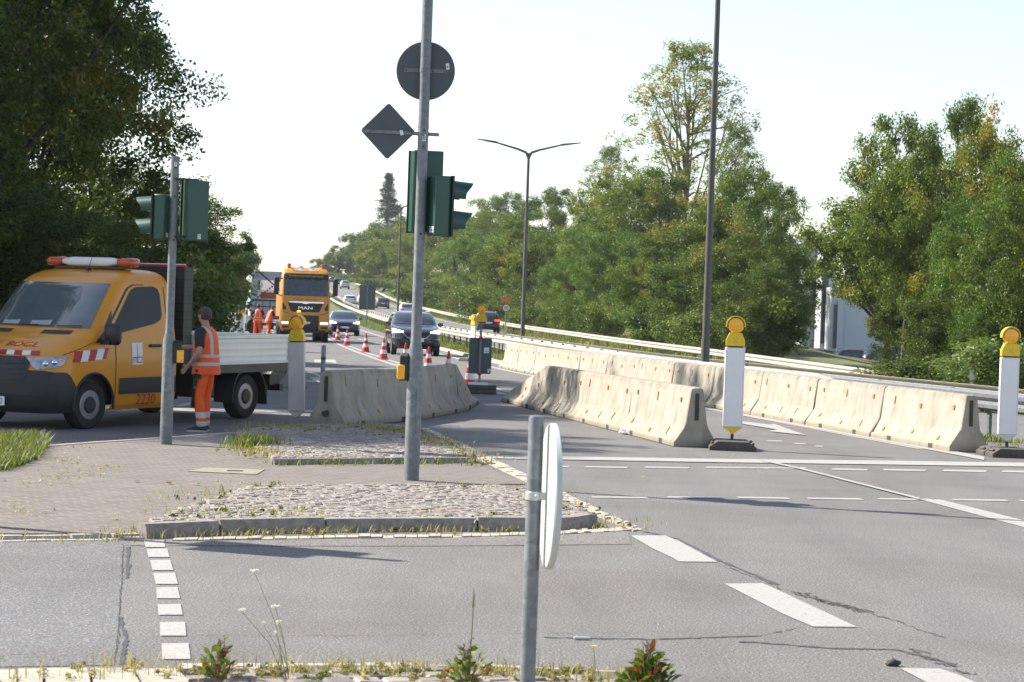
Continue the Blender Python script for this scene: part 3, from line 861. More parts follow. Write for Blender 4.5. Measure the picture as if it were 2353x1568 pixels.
# ------------------------------------------------------------------ guardrails
def guardrail(label, path, z_rail=.62, posts=4.0, mat='rail_cream', side=1, group='steel guardrails', end=None, w=1.0, maxposts=95):
    """path: function y -> (x, y, z ground); W-beam swept along it with one post every few metres"""
    t = thing('guardrail', label, 'guardrail', (0, 0, 0), 0, group)
    ys_ = path['ys']; f = path['f']
    prof = [(-.00, .155), (.035, .150), (.080, .115), (.080, .055), (.020, .010), (.020, -.010), (.080, -.055), (.080, -.115), (.035, -.150), (.0, -.155), (-.006, -.15), (.028, -.142), (.072, -.112), (.072, -.058), (.012, -.012), (.012, .012), (.072, .058), (.072, .112), (.028, .142), (-.006, .15)]
    rings = []
    for i, y in enumerate(ys_):
        x, yy, z = f(y); x2, y2, z2 = f(y + .5); d = Vector((x2 - x, y2 - yy, 0)).normalized(); nrm = Vector((-d.y, d.x, 0)) * side
        zr = z_rail
        if end and y < end[1]: zr = -.05 + (z_rail + .05) * sm((y - end[0]) / (end[1] - end[0]))
        rings.append([Vector((x, yy, z + zr)) + nrm * (a * w) + Vector((0, 0, b)) for a, b in prof])
    MB().loft(rings).build('rail_beam', MAT[mat], t, smooth=50)
    y = ys_[0] + 1.0; k = 0
    while y < ys_[-1] and k < maxposts:
        x, yy, z = f(y); x2, y2, z2 = f(y + .5); d = Vector((x2 - x, y2 - yy, 0)).normalized(); nrm = Vector((-d.y, d.x, 0)) * side
        if not (end and y < end[1]):
            p = MB(); p.box(Vector((x, yy, z + z_rail / 2 - .05)) - nrm * .06, (.10, .05, z_rail + .25), math.atan2(d.y, d.x))
            p.box(Vector((x, yy, z + z_rail)) - nrm * .02, (.12, .06, .12), math.atan2(d.y, d.x))
            p.build('post', MAT['dark_metal'] if mat != 'galv' else MAT['galv'], t, smooth=0); k += 1
        y += posts
    return t
def sp_path(y0, y1, sepf, zf=lambda s, y: terrain(s, y), step=2.0, step2=8.0):
    ys_ = list(np.arange(y0, min(y1, 130), step)) + list(np.arange(max(130, y0), y1, step2))
    def f(y): s = sepf(y); return (xe(y) + s, y, zf(s, y))
    return {'ys': ys_, 'f': f}
s1 = lambda y: float(np.interp(y, [30, 46, 54, 74, 100, 140, 400], [1.35, 2.15, 2.1, 2.5, 3.0, 3.0, 3.0]))
guardrail('pale near guardrail of the median behind the long barrier row, its end bent down', sp_path(38, 420, s1, lambda s, y: zp(y)), .60, 4, side=1, end=(38, 46))
s2 = lambda y: float(np.interp(y, [30, 46, 60, 100, 400], [3.6, 3.4, 3.4, 4.4, 4.4]))
guardrail('far guardrail of the median, beside the lamp posts', sp_path(33, 420, s2, lambda s, y: zp(y) - .06), .66, 4, side=-1)
s2b = lambda y: s2(y) - .75 
guardrail('second rail beam of the median, running on to the right-hand beacon', sp_path(31.5, 52, s2b, lambda s, y: zp(y) - .04), .60, 2, side=1, mat='galv')
s3 = lambda y: SEP_RAIL
guardrail('guardrail on the far side of the far carriageway, along the tree bank', sp_path(58, 520, s3, lambda s, y: zfar(y) - .03), .60, 4, side=1)
# short guardrail on the left verge, its end running towards the workers
def lf(y): return (xe(y) - 11.6, y, terrain(-11.6, y))
guardrail('short grey guardrail on the left verge behind the worker at the van', {'ys': list(np.arange(66, 88, 2.0)), 'f': lf}, .62, 3, side=1, mat='galv')
def lf2(y): return (float(np.interp(y, [88, 106], [xe(88) - 11.3, xe(106) - 9.8])), y, zp(y))
guardrail('pale guardrail end on the left verge leading to the grey barriers', {'ys': list(np.arange(90, 106, 2.0)), 'f': lf2}, .62, 3, side=1)
# ------------------------------------------------------------------ beacons, cones, signs, lamps, signals
def warn_lamp(t, z, w=1.0, lit=False):
    """yellow warning lamp standing on top of z: battery box and round lens with its hood"""
    b = MB()
    pr = [(-.118, 0), (.118, 0), (.118, .075), (.075, .165), (-.075, .165), (-.118, .075)]
    b.prism([(x * w, y * w) for x, y in pr], (0, -.045 * w, z), (1, 0, 0), (0, 0, 1), (0, .09 * w, 0))
    for dx, dz in ((-.02, .05), (.02, .05), (-.02, .09), (.02, .09), (0, .07)):
        b.cyl((dx * w, -.047 * w, z + dz * w), (dx * w, -.044 * w, z + dz * w), .005 * w, n=8, mi=1)
    b.build('battery_box', [MAT['lamp_yellow'], MAT['letter_black']], t, smooth=30, bevel=.008 * w)
    c = MB(); cz = z + .255 * w
    m4 = Matrix.Translation((0, 0, cz)) @ Matrix.Rotation(R(90), 4, 'X')
    c.lathe([(.03 * w, -.065 * w), (.088 * w, -.060 * w), (.098 * w, -.035 * w), (.098 * w, .035 * w), (.088 * w, .060 * w), (.03 * w, .065 * w)], 28, m4)
    lens = c.build('lens', MAT['amber'], t, smooth=45)
    MB().lathe([(.012 * w, .064 * w), (.060 * w, .0655 * w), (.078 * w, .060 * w)], 24, m4).build('lens_ring', MAT['amber'], lens, smooth=20)
    h = MB(); rr = []
    for i in range(15):
        a = R(-8 + 196 * i / 14); rr.append(Vector((.112 * w * math.cos(a), 0, cz + .112 * w * math.sin(a))))
    rings = [[p + Vector((0, dy * w, 0)) + (p - Vector((0, 0, cz))).normalized() * o * w for dy, o in ((-.05, 0), (.05, 0), (.05, .012), (-.05, .012))] for p in rr]
    h.loft(rings); h.build('hood', MAT['lamp_yellow'], t, smooth=50)
    MB().box((0, 0, z - .008), (.20 * w, .08 * w, .016)).build('clamp', MAT['dark_metal'], t, smooth=0)
def foot_plate(t, w=1.0):
    b = MB()
    for s in (-1, 1):
        pr = [(-.29, 0), (.29, 0), (.29, .05), (.19, .115), (-.19, .115), (-.29, .05)]
        b.prism([(x * w, z * w) for x, z in pr], (0, s * .215 * w - .19 * w, 0), (1, 0, 0), (0, 0, 1), (0, .38 * w, 0))
        for dx in (-.245, .245): b.box((dx * w, s * .215 * w, .085 * w), (.05 * w, .20 * w, .03 * w), Matrix.Rotation(R(33) * (1 if dx < 0 else -1), 3, 'Y'))
    b.box((0, 0, .06 * w), (.22 * w, .10 * w, .13 * w))
    for dx in (-.2, .0, .2): b.box((dx * w, -.405 * w, .05 * w), (.12 * w, .012 * w, .04 * w))
    return b.build('foot_plate', MAT['rubber'], t, smooth=0, bevel=.006)
def beacon(label, x, y, z, face, panel='panel_white', tip='amber', foot=True, sc=1.06, group='traffic beacons with yellow lamps', tilt=0.0):
    t = thing('traffic_beacon', label, 'beacon', (x, y, z), 0, group, rot=(0, tilt, face))
    t.scale = (sc, sc, sc)
    if foot: foot_plate(t)
    z0 = .30 if foot else .14
    MB().box((0, 0, z0 / 2 + .03), (.035, .035, z0)).build('stake', MAT['dark_metal'], t, smooth=0)
    p = MB(); w2, d2 = .125, .03
    p.prism([(-w2, 0), (w2, 0), (w2, 1.0), (-w2, 1.0)], (0, -d2, z0 - .02), (1, 0, 0), (0, 0, 1), (0, 2 * d2, 0))
    pan = p.build('panel', MAT[panel], t, smooth=20, bevel=.012)
    q = MB(); q.prism([(-.123, 0), (.123, 0), (.05, -.055), (.015, -.085), (-.015, -.085), (-.05, -.055)], (0, -.026, z0 - .02), (1, 0, 0), (0, 0, 1), (0, .052, 0))
    q.build('panel_tip', MAT['lamp_yellow'] if tip == 'amber' else MAT['panel_pink'], t, smooth=20)
    fr = MB()
    for s in (-1, 1): fr.box((s * .112, -.0315, z0 + .48), (.006, .004, .90))
    fr.build('panel_edge', MAT['panel_pink'], pan, smooth=0)
    warn_lamp(t, z0 + .995)
    return t
p = P(1681, 1033); beacon('white traffic beacon on rubber foot at the end of the middle barriers', p.x, p.y, 0, R(-3), sc=1.06)
p = P(2312, 1049); beacon('white traffic beacon with yellow lamp on a rubber foot, at the right edge', p.x, p.y, 0, R(4), tip='pink', sc=1.05)
p = P(681, 965); beacon('dirty pinkish traffic beacon with yellow lamp on the cobbles behind the worker', p.x, p.y, .0, R(-20), 'panel_pink', 'pink', False, 1.04, tilt=R(-1.5))
beacon('narrow beacon with yellow lamp just left of the dark portable sign', (1087 - UC) / FPX * 84, 84, 0, R(-52), sc=1.0)
p = PD(552, 760, 100); beacon('distant beacon with orange lamp on the left verge beside the trailer', p.x, 100, terrain(-10.6, 100), R(-10), sc=1.0)
# portable sign seen from behind
t = thing('portable_sign', 'dark back of a portable sign with yellow lamp, red clamps and black foot', 'sign', (-.66, 50.0, 0), 0)
MB().box((0, 0, .82), (.045, .045, 1.60)).build('post', MAT['galv'], t, smooth=0)
b = MB(); pr = []
for cx, cz, a0 in ((.20, .34, 0), (-.20, .34, 90), (-.20, -.34, 180), (.20, -.34, 270)):
    for k in range(5): a = R(a0 + 22.5 * k); pr.append((cx + .04 * math.cos(a), cz + .04 * math.sin(a)))
b.prism(pr, (0, .03, .80), (1, 0, 0), (0, 0, 1), (0, .02, 0))
bd = b.build('board', MAT['sign_back'], t, smooth=20)
for nm, cx, cz, w, h in (('sticker', .13, .92, .11, .12), ('sticker', .20, .49, .07, .08)): 
    s = MB().box((cx, .0285, cz), (w, .003, h)).build(nm, MAT['white_film'], bd, smooth=0)
    text_on('sticker_print', 'mb' if w > .1 else '3', MAT['letter_black'], bd, (cx, .026, cz - .02), (1, 0, 0), (0, 0, 1), width=w * .7)
for z in (1.17, .42): MB().box((0, 0, z), (.09, .09, .05)).build('clamp', MAT['red_film'], t, smooth=0, bevel=.01)
fo = MB()
for dz in (.05, .145): fo.box((.02, 0, dz), (.70, .36, .09))
fo.build('foot_plate', MAT['rubber'], t, smooth=0, bevel=.015); MB().box((-.02, -.10, .215), (.42, .12, .05)).build('foot_label', MAT['panel_white'], t, smooth=0)
warn_lamp(t, 1.52, 1.0)
# traffic cones
cn = thing('traffic_cone', None, 'cone')
cs = [(.165, .035), (.155, .05)]
def cone_ring(z): return .150 - (.150 - .028) * (z - .035) / .70
c = MB()
c.lathe([(.13, 0), (.205, 0), (.205, .03), (.165, .04)], 8)
bnds = [(.035, .20, 0), (.20, .34, 1), (.34, .47, 0), (.47, .58, 1), (.58, .735, 0)]
c.build('base', MAT['cone_red'], cn, smooth=30)
for a, b_, k in bnds:
    MB().lathe([(cone_ring(a), a), (cone_ring(b_), b_)], 18).build('reflective_band' if k else 'cone_band', MAT['cone_white' if k else 'cone_red'], cn, smooth=50)
MB().lathe([(.028, .735), (.026, .76), (.012, .775)], 14).build('tip', MAT['cone_red'], cn, smooth=50)
CO = [((775.5, 785), 125, 'red and white traffic cone farthest away, in front of the oncoming dark hatchback'), ((797, 795), 110, 'red and white traffic cone second farthest, right of the yellow truck'), ((840, 810), 95, 'red and white cone standing alone on the white line, third farthest'),
      ((881, 826.5), 82, 'red and white cone just left of the oncoming dark car'), ((930, 860), 69, 'red and white cone half behind the tall signal pole, on its left'), ((983.5, 870), 63, 'red and white cone just right of the tall signal pole'), ((1029, 885), 57, 'cone peeping over the ramped barrier, between signal pole and portable sign'), ((1079, 892), 53.5, 'large red and white cone touching the left of the dark portable sign')]
for i, ((u, v), d, lab) in enumerate(CO):
    o = cn if i == 0 else copy_tree(cn)
    p = PD(u, v, d); o.location = (p.x, d, zp(d)); o.rotation_euler = (0, 0, i * .9); tag(o, lab, 'cone', 'traffic cones along the white line')
    o.scale = (1, 1, 1)
# signs seen from behind along the road
def back_sign(label, u, v0, v1, wpx, d, zg, mat='sign_back', two=False):
    a = PD(u, v0, d); b_ = PD(u, v1, d); w = wpx / FPX * d
    t = thing('road_sign', label, 'sign', ((a.x + b_.x) / 2, d, zg), head(d))
    H = a.z - zg; h = a.z - b_.z
    for s in ((-.3, .3) if two else (0,)): MB().cyl((s * w, -.05, -.3), (s * w, -.05, H - .02), .04 + .01 * w, n=10).build('post', MAT['galv'], t)
    MB().box((0, .02, H - h / 2), (w, .05, h)).build('board', MAT[mat], t, smooth=0, bevel=.02)
    MB().box((0, -.008, H - h / 2), (.03, .012, h)).build('rib', MAT['galv'], t, smooth=0)
    return t
back_sign('dark back of a tall road sign in the median before the uphill cars', 844, 655, 712, 37, 200, zp(200) - .05)
MAT['sign_back_blue'] = M('sign_back_blue', (.045, .062, .092), .5, .2, var=.08)
back_sign('blue-grey back of a road sign under the left trees', 520, 640, 693, 38, 100, terrain(-12, 100), 'sign_back_blue')
# speed sign beyond the far carriageway with an orange sign over it
p = PD(1163, 708, 195)
t = thing('speed_sign', 'round speed limit sign with a red ring below a small orange board, before the bushes', 'sign', (p.x, 195, terrain(p.x - xe(195), 195)), head(195))
zz = p.z - t.location.z
MB().cyl((0, 0, -.3), (0, 0, zz + 1.1), .05, n=8).build('post', MAT['galv'], t)
m4 = Matrix.Translation((0, -.06, zz)) @ Matrix.Rotation(R(90), 4, 'X')
MB().lathe([(.01, 0), (.36, 0), (.36, .02), (.01, .02)], 24, m4).build('red_ring', MAT['red_film'], t)
dsk = MB().lathe([(.01, .021), (.27, .021), (.27, .026), (.01, .026)], 24, m4).build('sign_face', MAT['white_film'], t)
text_on('numeral', '80', MAT['letter_black'], t, (0, -.09, zz), (1, 0, 0), (0, 0, 1), width=.34)
MB().box((0, -.03, zz + .68), (.85, .04, .42)).build('orange_board', M('sign_orange', (.60, .20, .03), .5), t, smooth=0)
# marker posts
for u, v0, v1, d, lab, red in ((1304, 806, 832, 118, 'small white delineator post by the guardrail right of the first lamp', 0), (1708, 797, 830, 86, 'small white delineator post hidden behind the centre beacon', 0), (2232, 812, 872, 62, 'thin marker post with a red top on the right slope', 1)):
    a, b_ = PD(u, v0, d), PD(u, v1, d); zg = terrain(b_.x - xe(d), d); H = max(.8, a.z - zg)
    t = thing('marker_post', lab, 'post', (b_.x, d, zg))
    MB().prism([(-.055, -.03), (.055, -.03), (.0, .06)], (0, 0, -.2), (1, 0, 0), (0, 1, 0), (0, 0, H + .2)).build('post', MAT['panel_white'], t, smooth=0)
    MB().prism([(-.058, -.033), (.058, -.033), (.0, .065)], (0, 0, H - .30), (1, 0, 0), (0, 1, 0), (0, 0, .16)).build('band', MAT['red_film' if red else 'letter_black'], t, smooth=0)
# street lamps with two arms
def street_lamp(label, u, d, vtop, rbase, span=2.1, zg=None):
    a = PD(u, vtop, d); zg = zp(d) - .05 if zg is None else zg; H = a.z - zg
    foot = PD(u, VC, d)
    t = thing('street_lamp', label, 'street lamp', (a.x + .035 * 0, d, zg), head(d) * .5, 'street lamps in the median')
    MB().tube([(0, 0, -.3), (0, 0, H * .12), (0, 0, H * .13), (0, 0, H)], [rbase, rbase, rbase * .86, rbase * .55], 14).build('mast', MAT['lamp_post'], t)
    for s in (-1, 1):
        arm = MB(); arm.tube([(0, 0, H - .25), (s * .12, 0, H + .02), (s * .5, 0, H + .16), (s * span * .72, 0, H + .42)], [rbase * .55, rbase * .55, rbase * .45, rbase * .34], 8)
        ar = arm.build('arm', MAT['lamp_post'], t)
        hd_ = MB(); c0 = Vector((s * span * .70, 0, H + .41)); 
        rings = []
        for f, w, h in ((0, .05, .05), (.12, .10, .06), (.5, .16, .045), (1.0, .10, .02)):
            c1 = c0 + Vector((s * f * .95, 0, f * .14)); rings.append([c1 + Vector((0, q * w, r_ * h)) for q, r_ in ((-1, 0), (-.6, 1), (.6, 1), (1, 0), (.6, -.6), (-.6, -.6))])
        hd_.loft(rings); hd_.build('lamp_head', MAT['dark_metal'], ar, smooth=40)
    return t
street_lamp('double-armed street lamp in the median, right of the tall signal pole', 1215, 108, 352, .11, 2.05)
street_lamp('near street lamp mast cut by the top of the picture, behind the centre beacon', 1654, 57, -120, .105, 2.2)
street_lamp('far double-armed street lamp, just left of the tall signal pole', 922, 196, 477, .12, 2.1)

# ------------------------------------------------------------------ signal poles
def pole(label, base, top, lean, r0, r1, zs, name='signal_pole'):
    t = thing(name, label, 'signal pole', base)
    MB().tube([(0, 0, -.2), (0, 0, zs - .06), (0, 0, zs + .04), (0, 0, top)], [r0, r0, r1, r1], 22).build('mast', MAT['galv'], t)
    return t
def holes(t, r, zs, ang=-90):
    for z in zs:
        MB().cyl((r * math.cos(R(ang)) * .96, r * math.sin(R(ang)) * .96, z), (r * math.cos(R(ang)) * 1.03, r * math.sin(R(ang)) * 1.03, z), .012, n=8).build('bolt_hole', MAT['letter_black'], t, smooth=0)
def plate(t, txt, o, w, h, rz=0.0, frac=.7):
    ax = Vector((math.cos(rz), math.sin(rz), 0)); o = Vector(o); nrm = Vector((math.sin(rz), -math.cos(rz), 0))
    q = MB().add([o - ax * w / 2 - Vector((0, 0, h / 2)), o + ax * w / 2 - Vector((0, 0, h / 2)), o + ax * w / 2 + Vector((0, 0, h / 2)), o - ax * w / 2 + Vector((0, 0, h / 2))], [(0, 1, 2, 3)]).build('number_plate', MAT['white_film'], t, smooth=0)
    text_on('lettering', txt, MAT['letter_black'], t, o + nrm * .0025, ax, (0, 0, 1), width=w * frac if len(txt) > 1 else None, height=h * .68)
def signal_head(label, loc, rz, H, n, W=.26, D=.20, visors=True, bits=(), zs=None, group='traffic signal heads', back=True):
    """signal head: housing with its back towards local -y, lamps and visors on local +y"""
    t = thing('traffic_signal', label, 'traffic signal', loc, rz, group)
    hb = MB(); hb.prism([(-W / 2, 0), (W / 2, 0), (W / 2, D * .8), (W * .42, D), (-W * .42, D), (-W / 2, D * .8)], (0, -D / 2, 0), (1, 0, 0), (0, 1, 0), (0, 0, H))
    hb.build('housing', MAT['signal_green'], t, smooth=20, bevel=.012)
    MB().box((0, D / 2 + .008, H / 2), (W + .02, .02, H + .01)).build('door_rim', MAT['signal_black'], t, smooth=0)
    for i in range(n):
        z = H * (i + .5) / n
        rr = min(.105, H / n * .40)
        m4 = Matrix.Translation((0, D / 2 + .015, z)) @ Matrix.Rotation(R(-90), 4, 'X')
        MB().lathe([(.01, .01), (rr * .9, .004), (rr, 0)], 20, m4).build('lens', MAT['glass'], t)
        v = MB(); rings = []
        for k in range(17):
            a = R(-35 + 250 * k / 16); c, s_ = math.cos(a), math.sin(a)
            ln = .14 + .10 * max(0, s_)
            rings.append([Vector((rr * 1.08 * c, D / 2 + .015, z + rr * 1.08 * s_)), Vector((rr * 1.02 * c, D / 2 + .015 + ln, z + rr * 1.02 * s_ - .01)), Vector((rr * .98 * c, D / 2 + .015 + ln, z + rr * .98 * s_ - .01)), Vector((rr * 1.03 * c, D / 2 + .015, z + rr * 1.03 * s_))])
        v.loft(rings); v.build('visor', MAT['signal_green'], t, smooth=50)
    return t
def button_box(t, o, rz, label=None):
    m4 = Matrix.Translation(o) @ Matrix.Rotation(rz, 4, 'Z')
    b = MB(); b.prism([(-.045, 0), (.045, 0), (.045, .24), (.02, .27), (-.02, .27), (-.045, .24)], m4 @ Vector((0, 0, 0)), m4.to_3x3() @ Vector((1, 0, 0)), (0, 0, 1), m4.to_3x3() @ Vector((0, .09, 0)))
    bx_ = b.build('push_button_box', MAT['letter_black'], t, smooth=20, bevel=.008)
    c = MB(); c.prism([(-.05, 0), (.05, 0), (.05, .15), (-.05, .15)], m4 @ Vector((0, .03, .01)), m4.to_3x3() @ Vector((1, 0, 0)), (0, 0, 1), m4.to_3x3() @ Vector((0, .085, 0)))
    c.build('button_cover', MAT['amber'], bx_, smooth=20, bevel=.012)
# tall pole 8 on the island
pb = P(945, 1104, .02); K = FPX / pb.y   # px per metre at this pole
def z8(v, u=960): return PD(u, v, pb.y).z - pb.z
pole8 = pole('tall galvanised signal pole numbered 8 standing on the island', pb, 5.6, 0, .076, .052, z8(797))
plate(pole8, '8', (.012, -.0535, z8(317)), .036, .066)
holes(pole8, .052, (z8(300), z8(337), z8(538)), -78)
acc = MB().box((.048, -.064, z8(945)), (.05, .012, .42), R(38)).build('access_door', MAT['galv'], pole8, smooth=0, bevel=.004)
MB().tube([(.0, 0, z8(291) - .012), (.0, 0, z8(291) + .012)], .0545, 22).build('band', MAT['galv'], pole8)
button_box(pole8, Vector((-.055, -.02, z8(876))), R(75))
# the round sign, seen from behind
t = thing('round_sign', 'round traffic sign seen from behind, high on the tall signal pole', 'sign', (pb.x, pb.y, pb.z + z8(161)), 0)
rr = 67.5 / K
m4 = Matrix.Translation((.0, .066, 0)) @ Matrix.Rotation(R(-90), 4, 'X')
MB().lathe([(.01, 0), (rr - .006, 0), (rr, .004), (rr, .022), (.01, .022)], 64, m4).build('sign_board', MAT['sign_back'], t, smooth=30)
MB().box((0, .062, 0), (.42, .006, .036)).build('bracket', MAT['galv'], t, smooth=0)
MB().tube([(0, 0, -.02), (0, 0, .02)], .056, 22).build('clamp_band', MAT['galv'], t)
for sx in (-.19, .19, -.072, .072): MB().cyl((sx, .064, 0), (sx, .052, 0), .008, n=8).build('bolt', MAT['dark_metal'], t)
MB().box((.215, .0635, .05), (.032, .004, .062), Matrix.Rotation(R(-8), 3, 'Y')).build('sticker', MAT['white_film'], t, smooth=0)
MB().prism([(-.010, .010), (.010, .010), (0, -.012)], (.214, .061, .042), (1, 0, 0), (0, 0, 1), (0, -.0006, 0)).build('sticker_mark', MAT['red_film'], t, smooth=0)
# the diamond sign on its side arm
a = PD(891, 301, pb.y); dd = 65.0 / K
t = thing('diamond_sign', 'diamond-shaped traffic sign seen from behind on an arm left of the tall pole', 'sign', (a.x, pb.y, a.z), 0)
b = MB(); pr = []
for cx, cz, a0 in ((dd - .035, 0, -45), (0, dd - .035, 45), (-dd + .035, 0, 135), (0, -dd + .035, 225)):
    for k in range(6): q = R(a0 + 18 * k); pr.append((cx + .026 * math.cos(q), cz + .026 * math.sin(q)))
b.prism(pr, (0, .045, 0), (.972, 0, -.0), (0, 0, 1.0), (0, .02, 0)); b.build('sign_board', MAT['sign_back'], t, smooth=20)
arm = MB(); arm.box(((pb.x - a.x) / 2 - .05, .036, -.012), (pb.x - a.x + .41, .014, .034), Matrix.Rotation(R(1.0), 3, 'Y')); arm.build('side_arm', MAT['galv'], t, smooth=0, bevel=.003)
MB().tube([(pb.x - a.x, 0, -.04), (pb.x - a.x, 0, .0)], .056, 22).build('clamp_band', MAT['galv'], t)
for sx in (-.23, .20, .235): MB().cyl((sx, .034, .0), (sx, .022, .0), .008, n=8).build('bolt', MAT['dark_metal'], t)
MB().box((.135, .0275, -.012), (.03, .002, .05), Matrix.Rotation(R(-14), 3, 'Y')).build('sticker', MAT['white_film'], t, smooth=0)
# signal heads on pole 8: a tall three-lamp head facing away, and a pedestrian head facing right
zb, zt = z8(533), z8(344)
h1 = signal_head('tall green three-lamp signal head facing away, on the pole numbered 8', (pb.x + .035, pb.y + .20, pb.z + zb), R(13), zt - zb, 3, .30, .22)
plate(h1, 'D5', (-.095, -.1135, .045), .05, .06)
zb, zt = z8(541), z8(404)
h2 = signal_head('green pedestrian signal head with two visors pointing right, plate F5a', (pb.x + .185, pb.y - .02, pb.z + zb), R(-68), zt - zb, 2, .24, .17)
plate(h2, 'F5a', (.03, -.0885, .06), .12, .06, frac=.82)
for z in (.03, zt - zb - .03): MB().box((-.10, -.02, z), (.10, .05, .03)).build('bracket', MAT['signal_black'], h2, smooth=0)
# a third signal pole stands just outside the left edge; its shadow lies across the road in front
t = pole('signal pole just outside the left edge, its shadow crossing the road in front', Vector((-4.75, 17.45, .02)), 3.62, 0, .07, .052, 1.3)
signal_head('signal head on the pole just outside the left edge', (-4.69, 17.60, 2.40), R(68), .88, 3, .34, .22)
signal_head('pedestrian signal head on the pole just outside the left edge', (-4.82, 17.30, 2.5), R(68), .6, 2, .26, .17)
# pole 7 in front of the van
p7 = P(381, 1021, .02); K7 = FPX / p7.y
def z7(v, u=395): return PD(u, v, p7.y).z - p7.z
pole7 = pole('shorter galvanised signal pole numbered 7 standing in front of the orange van', p7, z7(360), 0, .073, .048, z7(770))
plate(pole7, '7', (.012, -.0495, z7(378)), .034, .055)
holes(pole7, .048, (z7(386), z7(452), z7(552)), -70)
MB().tube([(0, 0, z7(364)), (0, 0, z7(360) + .004)], .050, 22).build('cap', MAT['galv'], pole7)
MB().box((-.005, -.069, z7(920)), (.06, .012, .36)).build('access_door', MAT['galv'], pole7, smooth=0, bevel=.004)
button_box(pole7, Vector((.06, -.03, z7(835))), R(-75))
zb, zt = z7(552), z7(414)
h3 = signal_head('dark green three-lamp signal head facing away, right of the pole numbered 7', (p7.x + .245, p7.y + .05, p7.z + zb), R(28), zt - zb, 3, .26, .22)
plate(h3, 'D3', (.02, -.1135, .05), .04, .055)
MB().box((-.13, -.03, zt - zb + .01), (.30, .03, .025)).build('bracket', MAT['signal_black'], h3, smooth=0)
MB().box((-.16, -.02, .04), (.14, .05, .03)).build('bracket', MAT['signal_black'], h3, smooth=0)
zb, zt = z7(551), z7(448)
h4 = signal_head('green pedestrian signal head with pale visors pointing left, plate F3', (p7.x - .135, p7.y - .0, p7.z + zb), R(72), zt - zb, 2, .20, .15)
plate(h4, 'F3', (.0, -.0785, .05), .075, .05, frac=.8)
MB().box((.06, .0, .03), (.10, .05, .03)).build('bracket', MAT['signal_black'], h4, smooth=0)
# grey post on the island between the dirty beacon and the barrier
q = P(738, 976, .02)
t = thing('pipe_post', 'thin galvanised pipe post between the dirty beacon and the barrier end', 'post', q)
MB().tube([(0, 0, -.2), (0, 0, 1.12), (0, 0, 1.135)], [.034, .034, .026], 14).build('pipe', MAT['galv'], t)
for z in (.95, .45): MB().tube([(0, 0, z - .02), (0, 0, z + .02)], .037, 14).build('clamp', MAT['dark_metal'], t)
# foreground post with a round sign seen edge-on
yf_ = 9.62
a = PD(1233, 955, yf_); b = PD(1212, 1568, yf_)
x0 = (a.x + b.x) / 2
t = thing('sign_post', 'galvanised pipe post in the foreground, cut by the bottom edge', 'post', (x0, yf_, 0))
ztop = a.z
MB().tube([(0, 0, -.3), (0, 0, ztop - .015), (0, 0, ztop - .004), (0, 0, ztop)], [.0315, .0315, .029, .018], 28).build('pipe', MAT['galv'], t)
zc = PD(1245, 1140, yf_).z
sg = thing('round_sign', 'pale round traffic sign seen almost edge-on, clamped to the foreground post', 'sign', (x0 + .075, yf_, zc), R(-84.5))
rr = 168 / FPX * yf_
m4 = Matrix.Rotation(R(90), 4, 'X')
MB().lathe([(.01, .0), (rr - .02, .0), (rr - .006, .003), (rr, .010), (rr, .030), (rr - .010, .034), (rr - .024, .034), (rr - .026, .022), (.01, .022)], 64, Matrix.Rotation(R(-90), 4, 'X') @ Matrix.Translation((0, 0, -.026))).build('sign_board', MAT['sign_face'], sg, smooth=30)
cl_ = thing('pipe_clamp', None, None); bpy.data.objects.remove(cl_)
mb = MB(); mb.tube([(-.0, 0, -.018), (-.0, 0, .018)], .035, 24); mb.box((.055, -.012, .0), (.065, .028, .030)); mb.cyl((.012, -.045, 0), (.012, -.034, 0), .009, n=10)
c_ = mb.build('pipe_clamp', MAT['alu'], t, smooth=40, bevel=.003); c_.location = (0, 0, zc)
